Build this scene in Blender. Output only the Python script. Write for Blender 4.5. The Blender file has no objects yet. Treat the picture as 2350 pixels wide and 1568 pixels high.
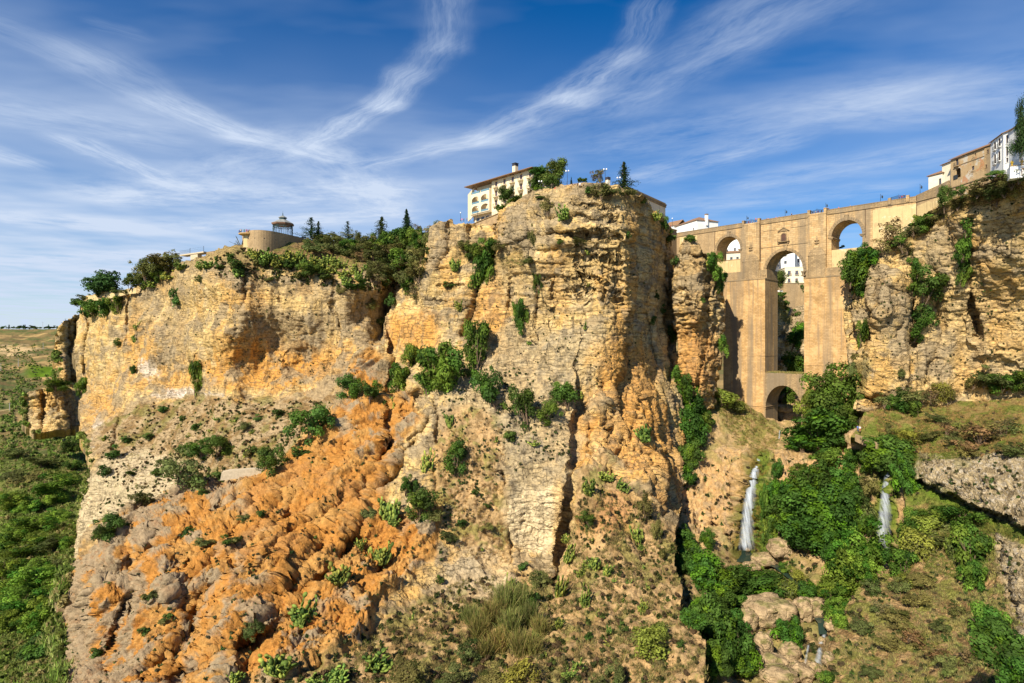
import bpy, bmesh, math, random
import numpy as np
from mathutils import Vector, Matrix
random.seed(7); RNG = np.random.default_rng(11)
scene = bpy.context.scene
COL = scene.collection
# ------------------------------------------------------------------ camera
cam_d = bpy.data.cameras.new('camera'); cam = bpy.data.objects.new('camera', cam_d); COL.objects.link(cam)
cam.location = (0, 0, 0); cam.rotation_euler = (math.pi/2, 0, 0)
cam_d.lens = 20; cam_d.sensor_width = 36; cam_d.clip_start = 0.5; cam_d.clip_end = 20000
scene.camera = cam
FP, CX, CY = 2350*20/36, 1175.0, 784.0           # pixel scale of the survey sketch
def P(px, py, d): return Vector(((px-CX)/FP*d, d, (CY-py)/FP*d))
# ------------------------------------------------------------------ light
SUN_EL = math.radians(39); SUN_AZ = math.atan2(-0.58, -0.81)      # azimuth from +Y towards +X
SUN = Vector((math.cos(SUN_EL)*math.sin(SUN_AZ), math.cos(SUN_EL)*math.cos(SUN_AZ), math.sin(SUN_EL)))
sl = bpy.data.lights.new('sun', 'SUN'); sl.energy = 5.0; sl.angle = math.radians(0.5); sl.color = (1.0, 0.91, 0.75)
so = bpy.data.objects.new('sun', sl); COL.objects.link(so); so.rotation_euler = (-SUN).to_track_quat('-Z', 'Y').to_euler()
vs = scene.view_settings; vs.view_transform = 'Standard'; vs.look = 'None'; vs.exposure = 0.70; vs.gamma = 1
world = bpy.data.worlds.new('World'); scene.world = world; world.use_nodes = True
class NT:
    """small helper to write node graphs"""
    def __init__(s, tree): s.t = tree; s.n = tree.nodes; s.l = tree.links
    def node(s, typ, **kw):
        n = s.n.new(typ)
        for k, v in kw.items(): setattr(n, k, v)
        return n
    def put(s, sock, v):
        if v is None: return
        if hasattr(v, 'is_output'): s.l.new(v, sock)
        else:
            if isinstance(v, (tuple, list)) and sock.type == 'RGBA' and len(v) == 3: v = tuple(v)+(1,)
            sock.default_value = v
    def math(s, op, a, b=None, c=None, clamp=False):
        n = s.node('ShaderNodeMath', operation=op); n.use_clamp = clamp
        for i, v in enumerate((a, b, c)): s.put(n.inputs[i], v)
        return n.outputs[0]
    def vec(s, op, a, b=None, scale=None):
        n = s.node('ShaderNodeVectorMath', operation=op); s.put(n.inputs[0], a); s.put(n.inputs[1], b)
        if scale is not None: s.put(n.inputs['Scale'], scale)
        return n.outputs['Value'] if op in ('DOT_PRODUCT', 'LENGTH', 'DISTANCE') else n.outputs[0]
    def rng(s, v, a, b, c=0.0, d=1.0, kind='LINEAR'):
        n = s.node('ShaderNodeMapRange', interpolation_type=kind); n.clamp = True
        for i, x in enumerate((v, a, b, c, d)): s.put(n.inputs[i], x)
        return n.outputs[0]
    def noise(s, vec, scale, detail=4, rough=.55, dist=0.0, col=False, dim='3D'):
        n = s.node('ShaderNodeTexNoise', noise_dimensions=dim); s.put(n.inputs['Vector'], vec)
        for k, v in (('Scale', scale), ('Detail', detail), ('Roughness', rough), ('Distortion', dist)): s.put(n.inputs[k], v)
        return n.outputs['Color'] if col else n.outputs[0]
    def mix(s, f, a, b, blend='MIX'):
        n = s.node('ShaderNodeMix', data_type='RGBA', blend_type=blend); s.put(n.inputs[0], f); s.put(n.inputs[6], a); s.put(n.inputs[7], b)
        return n.outputs[2]
    def comb(s, x, y, z):
        n = s.node('ShaderNodeCombineXYZ')
        for i, v in enumerate((x, y, z)): s.put(n.inputs[i], v)
        return n.outputs[0]
    def sep(s, v):
        n = s.node('ShaderNodeSeparateXYZ'); s.put(n.inputs[0], v); return n.outputs
    def mapping(s, v, loc=(0,0,0), rot=(0,0,0), sc=(1,1,1)):
        n = s.node('ShaderNodeMapping'); s.put(n.inputs[0], v)
        n.inputs[1].default_value = loc; n.inputs[2].default_value = rot; n.inputs[3].default_value = sc
        return n.outputs[0]
def make_sky():
    g = NT(world.node_tree); g.n.clear()
    out = g.node('ShaderNodeOutputWorld'); bg = g.node('ShaderNodeBackground')
    sky = g.node('ShaderNodeTexSky', sky_type='NISHITA'); sky.sun_disc = False
    sky.sun_elevation = SUN_EL; sky.sun_rotation = SUN_AZ % (2*math.pi); sky.altitude = 700; sky.air_density = 1.0; sky.dust_density = 0.25; sky.ozone_density = 2.5
    d = g.node('ShaderNodeTexCoord').outputs['Generated']
    x, y, z = g.sep(d)
    zc = g.math('MAXIMUM', z, 0.03)
    q0 = g.comb(g.math('DIVIDE', x, zc), g.math('DIVIDE', y, zc), 0.0)      # point on a cloud sheet overhead
    w1 = g.vec('SUBTRACT', g.noise(q0, 1.3, 2, .5, col=True, dim='2D'), (.5, .5, .5)); q = g.vec('ADD', q0, g.vec('SCALE', w1, scale=.15))
    w2 = g.vec('SUBTRACT', g.noise(q0, 6, 3, .6, col=True, dim='2D'), (.5, .5, .5)); q = g.vec('ADD', q, g.vec('SCALE', w2, scale=.05))
    def sp(px, py): return ((px-CX)/(CY-py), FP/(CY-py))
    total = None
    streaks = [  # (px, py, halfwidth px) start, end, strength, fibre
        (720,335,26, 880,235,34, .62), (880,235,34, 950,180,32, .70), (950,180,32, 1040,110,36, .36), (1040,110,36, 1040,-40,50, .34),
        (840,385,22, 1100,320,36, .5), (1100,320,36, 1290,235,38, .55), (1290,235,38, 1420,130,30, .6), (1420,130,30, 1470,20,34, .38),
        (1000,350,60, 1400,240,70, .25), (1420,230,70, 1700,60,90, .36), (1700,60,90, 2000,-60,110, .34), (1420,330,80, 2000,230,110, .30), (2000,230,110, 2350,200,120, .34),
        (-60,40,40, 200,140,50, .24), (200,140,70, 380,235,46, .30), (380,235,46, 560,315,40, .58), (560,315,40, 740,360,50, .55), (740,360,60, 880,480,70, .5),
        (180,330,30, 420,430,34, .6), (420,430,60, 700,330,70, .42), (220,60,24, 290,80,24, .12), (-80,330,50, 40,370,30, .5), (-100,240,90, 300,300,90, .35),
        (-100,490,70, 250,520,60, .5), (-100,600,60, 350,590,60, .5), (300,450,80, 860,440,90, .62), (450,520,50, 900,490,50, .5),
        (1500,400,60, 1750,330,50, .48), (1750,420,60, 2200,340,80, .36), (1500,480,50, 2000,440,60, .3), (1900,250,70, 2150,260,60, .3)]
    for k, (ax, ay, aw, bx, by, bw, st) in enumerate(streaks):
        a = sp(ax, ay); b = sp(bx, by); w = .5*(aw*1.25/(CY-ay)+bw*1.25/(CY-by)) * (0.5+0.5*math.hypot(.5*(a[0]+b[0]), .5*(a[1]+b[1]))**.15)
        ba = (b[0]-a[0], b[1]-a[1], 0); L2 = ba[0]**2+ba[1]**2; L = math.sqrt(L2)
        pa = g.vec('SUBTRACT', q, (a[0], a[1], 0))
        h = g.math('DIVIDE', g.vec('DOT_PRODUCT', pa, ba), L2, clamp=True)
        dist = g.vec('DISTANCE', pa, g.vec('SCALE', ba, scale=h))
        al = g.math('DIVIDE', g.vec('DOT_PRODUCT', pa, ba), L)
        ac = g.math('DIVIDE', g.vec('DOT_PRODUCT', pa, (-ba[1], ba[0], 0)), L)
        fib = g.noise(g.comb(g.math('ADD', g.math('MULTIPLY', al, 1.6), k*9.7), g.math('MULTIPLY', ac, .9/w), 0), 1.6, 4, .72, dim='2D')
        den = g.math('MULTIPLY', g.rng(dist, w*1.9, 0, 0, 1, 'SMOOTHERSTEP'), g.rng(fib, .30, .70, .2, 1.1))
        den = g.math('MULTIPLY', den, st*.72)
        total = den if total is None else g.math('ADD', total, g.math('MULTIPLY', den, g.math('SUBTRACT', 1, g.math('MULTIPLY', total, .55))))
    veil = g.math('MULTIPLY', g.rng(g.noise(g.mapping(q0, rot=(0,0,.5), sc=(.45,1.0,1)), 1.5, 4, .58, dim='2D'), .44, .80), g.rng(x, -.55, .7,  .20, .20))
    lowl = g.math('MULTIPLY', g.rng(z, .55, .02, 0, 1.05, 'SMOOTHSTEP'), g.rng(g.noise(q0, .7, 3, .6, dim='2D'), .3, .7, .5, 1.0))
    lowl = g.math('MULTIPLY', lowl, g.rng(x, .3, -.5, .50, 1.0))
    total = g.math('ADD', total, g.math('ADD', veil, lowl), clamp=True)
    hs = g.node('ShaderNodeHueSaturation'); hs.inputs['Hue'].default_value = .508; hs.inputs['Saturation'].default_value = 1.72; hs.inputs['Value'].default_value = 1.12; g.put(hs.inputs['Color'], sky.outputs[0])
    cloud = g.mix(total, hs.outputs[0], (5.9, 6.9, 8.6))
    g.put(bg.inputs[0], cloud); bg.inputs[1].default_value = 0.066
    g.l.new(bg.outputs[0], out.inputs[0])
make_sky()
world.cycles.sampling_method = 'MANUAL'; world.cycles.sample_map_resolution = 256
scene.cycles.max_bounces = 4; scene.cycles.diffuse_bounces = 2; scene.cycles.glossy_bounces = 2
# ------------------------------------------------------------------ numpy noise
G16 = np.array([(1,1,0),(-1,1,0),(1,-1,0),(-1,-1,0),(1,0,1),(-1,0,1),(1,0,-1),(-1,0,-1),(0,1,1),(0,-1,1),(0,1,-1),(0,-1,-1),(1,1,0),(-1,1,0),(0,-1,1),(0,-1,-1)], np.float32)
def _hash(x, y, z, s):
    h = (x.astype(np.uint32)*np.uint32(374761393)) ^ (y.astype(np.uint32)*np.uint32(668265263)) ^ (z.astype(np.uint32)*np.uint32(2147483647 & 0x9E3779B1)) ^ np.uint32((s*2654435761) & 0xffffffff)
    h = (h ^ (h >> np.uint32(13)))*np.uint32(1274126177); h = (h ^ (h >> np.uint32(16)))*np.uint32(2246822519)
    return h ^ (h >> np.uint32(15))
def perlin(p, seed=0):
    p = np.asarray(p, np.float32); i = np.floor(p).astype(np.int64); f = (p-i).astype(np.float32); u = f*f*f*(f*(f*6-15)+10)
    r = np.zeros(len(p), np.float32)
    for dx in (0, 1):
        for dy in (0, 1):
            for dz in (0, 1):
                gr = G16[_hash(i[:,0]+dx, i[:,1]+dy, i[:,2]+dz, seed) & 15]
                dt = gr[:,0]*(f[:,0]-dx)+gr[:,1]*(f[:,1]-dy)+gr[:,2]*(f[:,2]-dz)
                r += dt*(u[:,0] if dx else 1-u[:,0])*(u[:,1] if dy else 1-u[:,1])*(u[:,2] if dz else 1-u[:,2])
    return r
def fbm(p, oc=4, seed=0, gain=.5):
    r = 0; a = 1; q = np.asarray(p, np.float32)
    for k in range(oc): r = r+a*perlin(q, seed+k*17); q = q*2.03+13.7; a *= gain
    return r
def ridged(p, oc=4, seed=0, gain=.5):
    r = 0; a = 1; q = np.asarray(p, np.float32)
    for k in range(oc): r = r+a*(1-2.2*np.abs(perlin(q, seed+k*17))); q = q*2.07+7.1; a *= gain
    return r
def worley(p, seed=0):
    p = np.asarray(p, np.float32); i = np.floor(p).astype(np.int64); f1 = np.full(len(p), 9., np.float32); f2 = f1.copy(); idv = np.zeros(len(p), np.float32)
    for dx in (-1, 0, 1):
        for dy in (-1, 0, 1):
            for dz in (-1, 0, 1):
                cx, cy, cz = i[:,0]+dx, i[:,1]+dy, i[:,2]+dz
                h = _hash(cx, cy, cz, seed)
                d = np.sqrt((cx+(h & 255)/255-p[:,0])**2+(cy+((h >> 8) & 255)/255-p[:,1])**2+(cz+((h >> 16) & 255)/255-p[:,2])**2)
                m = d < f1
                f2 = np.where(m, f1, np.minimum(f2, d)); idv = np.where(m, (h >> 24)/255., idv); f1 = np.where(m, d, f1)
    return f1, f2, idv
def facet(p, seed=0):
    """broken-rock facets: every cell is a small tilted plane"""
    p = np.asarray(p, np.float32); i = np.floor(p).astype(np.int64); f1 = np.full(len(p), 9., np.float32); out = np.zeros(len(p), np.float32)
    for dx in (-1, 0, 1):
        for dy in (-1, 0, 1):
            for dz in (-1, 0, 1):
                cx, cy, cz = i[:,0]+dx, i[:,1]+dy, i[:,2]+dz; h = _hash(cx, cy, cz, seed); h2 = _hash(cx, cy, cz, seed+77)
                ox = p[:,0]-cx-(h & 255)/255; oy = p[:,1]-cy-((h >> 8) & 255)/255; oz = p[:,2]-cz-((h >> 16) & 255)/255; d = ox*ox+oy*oy+oz*oz; m = d < f1
                v = ox*((h2 & 255)/127.5-1)+oy*(((h2 >> 8) & 255)/127.5-1)+oz*(((h2 >> 16) & 255)/127.5-1.25)+.35*((h >> 24)/127.5-1); out = np.where(m, v, out); f1 = np.where(m, d, f1)
    return out
def sstep(x, a, b):
    t = np.clip((x-a)/(b-a), 0, 1); return t*t*(3-2*t)
# ------------------------------------------------------------------ mesh helpers
def pip(x, y, poly):
    ins = np.zeros(x.shape, bool); n = len(poly)
    for k in range(n):
        (x1, y1), (x2, y2) = poly[k], poly[(k+1) % n]
        if y1 == y2: continue
        c = ((y1 > y) != (y2 > y)) & (x < (x2-x1)*(y-y1)/(y2-y1)+x1); ins ^= c
    return ins
def seg_near(x, y, poly, closed=True):
    """nearest point on a polyline: distance, point, signed side"""
    best = np.full(x.shape, 1e18); bx = np.zeros(x.shape); by = np.zeros(x.shape); sd = np.zeros(x.shape)
    n = len(poly)
    for k in range(n if closed else n-1):
        (x1, y1), (x2, y2) = poly[k], poly[(k+1) % n]; dx, dy = x2-x1, y2-y1
        t = np.clip(((x-x1)*dx+(y-y1)*dy)/(dx*dx+dy*dy+1e-9), 0, 1); qx, qy = x1+t*dx, y1+t*dy
        d = (x-qx)**2+(y-qy)**2; m = d < best
        best = np.where(m, d, best); bx = np.where(m, qx, bx); by = np.where(m, qy, by)
        sd = np.where(m, np.sign((x-x1)*dy-(y-y1)*dx), sd)     # >0 : to the right when walking up the picture
    return np.sqrt(best), bx, by, sd
def mesh_np(name, V, F, mat=None, color=None, smooth=True, parent=None, link=True):
    V = np.ascontiguousarray(V, np.float32); me = bpy.data.meshes.new(name)
    if not isinstance(F, list): F = [F]
    F = [np.asarray(f, np.int32) for f in F if len(f)]
    me.vertices.add(len(V)); me.vertices.foreach_set('co', V.ravel())
    nl = sum(f.size for f in F); me.loops.add(nl); me.loops.foreach_set('vertex_index', np.concatenate([f.ravel() for f in F]))
    np_ = sum(len(f) for f in F); st = []; o = 0
    for f in F: st.append(np.arange(len(f))*f.shape[1]+o); o += f.size
    me.polygons.add(np_); me.polygons.foreach_set('loop_start', np.concatenate(st).astype(np.int32))
    if smooth: me.polygons.foreach_set('use_smooth', np.ones(np_, bool))
    me.update(calc_edges=True)
    if color is not None:
        a = me.color_attributes.new('Col', 'FLOAT_COLOR', 'POINT'); c = np.ones((len(V), 4), np.float32); c[:,:color.shape[1]] = np.clip(color, 0, 1); a.data.foreach_set('color', c.ravel())
    if mat: me.materials.append(mat)
    if not link: return me
    o = bpy.data.objects.new(name, me); COL.objects.link(o)
    if parent: o.parent = parent
    return o
def tag(o, label, cat, group=None):
    o['label'] = label; o['category'] = cat
    if group: o['group'] = group
    return o
def struct(o, kind='structure'): o['kind'] = kind; return o
def thing(name, label, cat, loc=(0,0,0), rotz=0, group=None):
    o = bpy.data.objects.new(name, None); COL.objects.link(o); o.location = loc; o.rotation_euler = (0,0,rotz); o.empty_display_size = .3
    return tag(o, label, cat, group)
# ------------------------------------------------------------------ depth record of everything solid, to stand things on it
ZW, ZH = 1200, 840
ZB = np.full((ZH, ZW), 1e9, np.float32)
def zsplat(V):
    d = V[:,1]; ok = d > 5; ix = ((V[ok,0]/d[ok]*FP+CX)/2).astype(int); iy = ((CY-V[ok,2]/d[ok]*FP)/2).astype(int)
    m = (ix >= 0) & (ix < ZW) & (iy >= 0) & (iy < ZH); np.minimum.at(ZB, (iy[m], ix[m]), d[ok][m])
def hit(px, py, r=3):
    x, y = int(px/2), int(py/2); w = ZB[max(y-r,0):y+r+1, max(x-r,0):x+r+1]; w = w[w < 1e8]
    return float(np.median(w)) if len(w) else None
# ------------------------------------------------------------------ materials
def mat_new(name):
    m = bpy.data.materials.new(name); m.use_nodes = True; g = NT(m.node_tree); b = g.n['Principled BSDF']; b.inputs['Specular IOR Level'].default_value = .15
    return m, g, b
def rock_mat(name, scale=1.0, pebble=.5, bump=.6, contrast=.5, beds=1.0):
    m, g, b = mat_new(name); pos = g.node('ShaderNodeNewGeometry').outputs['Position']
    a = g.node('ShaderNodeAttribute'); a.attribute_name = 'Col'
    n1 = g.noise(pos, .9*scale, 8, .68); n2 = g.noise(pos, 3.1*scale, 5, .7)
    v = g.node('ShaderNodeTexVoronoi'); v.feature = 'F1'; g.put(v.inputs['Vector'], g.vec('ADD', pos, g.vec('SCALE', g.noise(pos, 1.2, 2, col=True), scale=.8))); v.inputs['Scale'].default_value = 1.15*scale
    vc = g.node('ShaderNodeTexVoronoi'); vc.feature = 'DISTANCE_TO_EDGE'; vc.inputs['Scale'].default_value = 1.0; g.put(vc.inputs['Vector'], g.vec('ADD', g.mapping(pos, sc=(.34*scale,.34*scale,.085*scale)), g.vec('SCALE', g.noise(pos, .55, 4, .65, col=True), scale=.5)))
    crk = g.math('MULTIPLY', g.rng(vc.outputs['Distance'], .012, .06, 1, 0), g.math('MULTIPLY', g.rng(g.noise(pos, .16, 4, .6), .45, .60, 0, 1), beds)); crk = g.math('MULTIPLY', crk, a.outputs[3])
    k = g.math('ADD', g.rng(n1, .28, .72, 1-contrast, 1+contrast*.75), g.rng(n2, .3, .7, -.18, .18))
    c = g.mix(1.0, a.outputs[0], g.comb(k, k, k), 'MULTIPLY')
    zc = g.math('ADD', g.math('MULTIPLY', g.sep(pos)[2], 1.0), g.math('MULTIPLY', g.noise(g.mapping(pos, sc=(.12,.12,.25)), 1.0, 4, .6), 6.0)); sm = g.noise(g.mapping(pos, sc=(.35,.35,1.6)), 1.0, 5, .7); ln = g.math('ABSOLUTE', g.math('SUBTRACT', g.math('FRACT', g.math('MULTIPLY', zc, .8)), .5)); ln = g.math('MULTIPLY', g.rng(ln, .10, .02, 0, 1), g.rng(g.noise(g.mapping(pos, sc=(.07,.07,.5)), 1.0, 4, .65), .44, .53, 0, 1.0)); seam = g.math('MULTIPLY', g.math('MULTIPLY', g.math('MAXIMUM', g.rng(sm, .60, .68, 0, 1), ln), beds), a.outputs[3])
    pits = g.rng(g.noise(pos, 1.7*scale, 3, .5), .64, .72, 0, 1)
    c = g.mix(g.math('MULTIPLY', pits, .45), c, (.10, .075, .04))
    c = g.mix(g.math('MULTIPLY', crk, .5), c, (.12,.085,.045)); c = g.mix(g.math('MULTIPLY', seam, .72), c, (.13,.095,.05))
    g.put(b.inputs['Base Color'], c); b.inputs['Roughness'].default_value = .95; b.inputs['Specular IOR Level'].default_value = .05
    hgt = g.math('ADD', g.math('ADD', g.math('MULTIPLY', n1, .9), g.math('ADD', g.math('MULTIPLY', seam, -.7), g.math('MULTIPLY', crk, -.8))), g.math('ADD', g.math('MULTIPLY', n2, .35), g.math('MULTIPLY', v.outputs['Distance'], -pebble*.5)))
    bp = g.node('ShaderNodeBump'); bp.inputs['Strength'].default_value = bump; bp.inputs['Distance'].default_value = 1.0; g.put(bp.inputs['Height'], hgt)
    g.l.new(bp.outputs[0], b.inputs['Normal']); return m
ROCK = rock_mat('weathered_rock', 1.0, .5, .7, .40); CONG = rock_mat('conglomerate_rock', 1.6, 1.0, .85, .5, 0.0); EARTH = rock_mat('earth_slope', 1.2, .4, .6, .45, 0.0)
# ------------------------------------------------------------------ relief builder
def rbf(ctrl, c=45.0):
    A = np.array([(a[0], a[1]) for a in ctrl], float); y = np.log(np.array([a[2] for a in ctrl], float)); n = len(A)
    R = np.sqrt(((A[:,None]-A[None])**2).sum(2)+c*c); M = np.zeros((n+3, n+3)); M[:n,:n] = R-np.eye(n)*2.0; M[:n,n] = 1; M[:n,n+1:] = A/500; M[n,:n] = 1; M[n+1:,:n] = (A/500).T
    s = np.linalg.solve(M, np.concatenate([y, np.zeros(3)]))
    def ev(px, py):
        sh = px.shape; x = px.ravel(); yv = py.ravel(); r = s[n]+s[n+1]*x/500+s[n+2]*yv/500
        for k in range(n): r = r+s[k]*np.sqrt((x-A[k,0])**2+(yv-A[k,1])**2+c*c)
        return np.exp(r).reshape(sh)
    return ev
def feats_apply(d, px, py, feats):
    wx = 9*fbm(np.stack([px/45, py/45, 0*px], -1).reshape(-1,3), 4, 91).reshape(px.shape); wy = 9*fbm(np.stack([px/45, py/45, 0*px+9], -1).reshape(-1,3), 4, 92).reshape(px.shape)
    x, y = px+wx, py+wy
    for f in feats:
        if f[0] == 'crack':
            ds = seg_near(x, y, f[1], False)[0]; d = d+f[3]*np.exp(-(ds/f[2])**2)
        elif f[0] == 'bulge':
            r = ((x-f[1])/f[3])**2+((y-f[2])/f[4])**2; d = d-f[5]*np.clip(1-r, 0, 1)**1.2
        elif f[0] == 'step':    # right side of the line goes back by amp, fading over rng
            ds, _, _, s = seg_near(x, y, f[1], False); s = s*ds
            along = 1.0; d = d+f[3]*sstep(s, -f[2], f[2])*np.exp(-np.clip(s, 0, None)/f[4])
    return d
def relief(name, poly, ctrl, feats, step, disp, colf, mat, jit=2.5, back=25, c=45.0, smooth=False):
    poly = [(float(a), float(b)) for a, b in poly]; xs = [p[0] for p in poly]; ys = [p[1] for p in poly]
    gx = np.arange(min(xs)-2*step, max(xs)+3*step, step); gy = np.arange(min(ys)-2*step, max(ys)+3*step, step)
    px, py = np.meshgrid(gx, gy); ins = pip(px, py, poly); H, W = px.shape
    cell = ins[:-1,:-1] | ins[1:,:-1] | ins[:-1,1:] | ins[1:,1:]
    used = np.zeros((H, W), bool); used[:-1,:-1] |= cell; used[1:,:-1] |= cell; used[:-1,1:] |= cell; used[1:,1:] |= cell
    out = used & ~ins
    _, qx, qy, _ = seg_near(px[out], py[out], poly)
    jn = jit*fbm(np.stack([qx/14, qy/14, 0*qx], -1), 3, 5); jm = jit*fbm(np.stack([qx/14, qy/14, 0*qx+5], -1), 3, 6)
    px = px.copy(); py = py.copy(); px[out] = qx+jn; py[out] = qy+jm
    ev = rbf(ctrl, c); d = feats_apply(ev(px, py), px, py, feats)
    pos = np.stack([(px-CX)/FP*d, d, (CY-py)/FP*d], -1)
    gu = np.gradient(pos, axis=1); gv = np.gradient(pos, axis=0); n = np.cross(gu, gv); n /= np.linalg.norm(n, axis=2, keepdims=True)+1e-9
    n *= np.where((n*pos).sum(2, keepdims=True) > 0, -1, 1)
    idx = np.full((H, W), -1); idx[used] = np.arange(used.sum())
    V = pos[used]; N = n[used]; PX = px[used]; PY = py[used]
    dv = disp(V, PX, PY, N); V = V+N*dv[:,None]
    colr = colf(V, PX, PY, N, dv)
    jj, ii = np.nonzero(cell); a, b, c2, e = idx[jj, ii], idx[jj, ii+1], idx[jj+1, ii+1], idx[jj+1, ii]
    F = np.stack([a, e, c2, b], 1)
    E = np.concatenate([F[:,[0,1]], F[:,[1,2]], F[:,[2,3]], F[:,[3,0]]]); key = np.minimum(E[:,0], E[:,1]).astype(np.int64)*len(V)+np.maximum(E[:,0], E[:,1])
    u, inv, cnt = np.unique(key, return_inverse=True, return_counts=True); B = E[cnt[inv] == 1]
    bv = np.unique(B); mp = np.full(len(V), -1); 
    VV = [V]; CC = [colr]; FF = [F]; base = bv; off = len(V); mp[bv] = np.arange(len(bv))
    for st_, L in enumerate((back*.25, back)):
        vb = V[bv].copy(); hd = np.linalg.norm(vb[:,:2], axis=1); t = 1+L/hd
        z2 = np.minimum(vb[:,2], vb[:,2]*t)-.12*L; vb[:,0] *= t; vb[:,1] *= t; vb[:,2] = z2
        VV.append(vb); CC.append(colr[bv]); nb = np.arange(len(bv))+off
        prev = (lambda q: q) if st_ == 0 else None
        A0 = B[:,0] if st_ == 0 else mp[B[:,0]]+offp; A1 = B[:,1] if st_ == 0 else mp[B[:,1]]+offp
        FF.append(np.stack([A1, A0, mp[B[:,0]]+off, mp[B[:,1]]+off], 1)); offp = off; off += len(bv)
    zsplat(V)
    o = mesh_np(name, np.concatenate(VV), np.concatenate(FF), mat, np.concatenate(CC), smooth)
    return struct(o)
# ---- rock shapes
def beds(V, h, seed, sharp=12):
    z = V[:,2]+1.6*fbm(V/np.array([34,34,60]), 3, seed)+.03*V[:,0]; t = z/h; fr = t-np.floor(t); lay = np.floor(t)
    ph = np.stack([lay*7.3, V[:,0]/22, V[:,1]/22], 1); am = .6+.8*perlin(ph, seed+3)
    return (1-np.abs(2*fr-1)**sharp)*np.clip(am, .1, 1.4)
def rockdisp(big=3., strata=.8, col=1.4, rough=.5, block=.5, seed=0):
    def f(V, px, py, N, smask=None):
        sm = 1.0 if smask is None else smask
        d = big*fbm(V/np.array([24,24,34]), 3, seed)
        if col: d = d+col*(ridged(V/np.array([10,10,55]), 2, seed+5)-.4)
        if strata: d = d+strata*sm*(beds(V, 3.6, seed+1)+.4*beds(V, 1.6, seed+2)-.8)
        if block:
            w = V/np.array([8,8,5])+.35*np.stack([perlin(V/3, seed+20), perlin(V/3, seed+21), perlin(V/3, seed+22)], 1); f1, f2, i = worley(w, seed+6)
            d = d+block*((i-.5)*1.2-1.1*np.exp(-((f2-f1)/.06)**2))
        d = d+rough*(.5*fbm(V/2.6, 3, seed+7, .5)+.3*(np.abs(perlin(V/1.1, seed+8))-.2))
        wv = np.stack([perlin(V/2, seed+40), perlin(V/2, seed+41), perlin(V/2, seed+42)], 1)*.5; d = d+rough*(2.3*facet(V/np.array([4.2,4.2,2.4])+wv, seed+43)+1.25*facet(V/np.array([1.5,1.5,1.0])+wv, seed+44))
        hol = fbm(V/np.array([5,5,4]), 2, seed+12); d = d-1.6*rough*2*sstep(hol, .38, .6)
        return d
    return f
CREAM = np.array((.585,.405,.165)); OCHRE = np.array((.58,.355,.12)); ORANGE = np.array((.48,.205,.05)); GREY = np.array((.31,.24,.145)); DGREY = np.array((.15,.12,.08)); PALE = np.array((.60,.45,.235))
BROWN = np.array((.22,.14,.06)); STRAW = np.array((.36,.25,.095)); GREEN = np.array((.085,.125,.025)); MOSS = np.array((.16,.16,.035)); TAN = np.array((.38,.275,.15))
def lerp(a, b, w): return a*(1-w[:,None])+b*w[:,None]
def blob(px, py, cx, cy, rx, ry, nz, soft=.5): 
    r = np.sqrt(((px-cx)/rx)**2+((py-cy)/ry)**2)+nz*.55; return 1-sstep(r, 1-soft, 1+soft*.4)
def polyw(px, py, poly, soft, nz):
    d = seg_near(px, py, poly)[0]; s = np.where(pip(px, py, poly), d, -d)+nz*soft*1.5; return sstep(s, -soft, soft)
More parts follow.
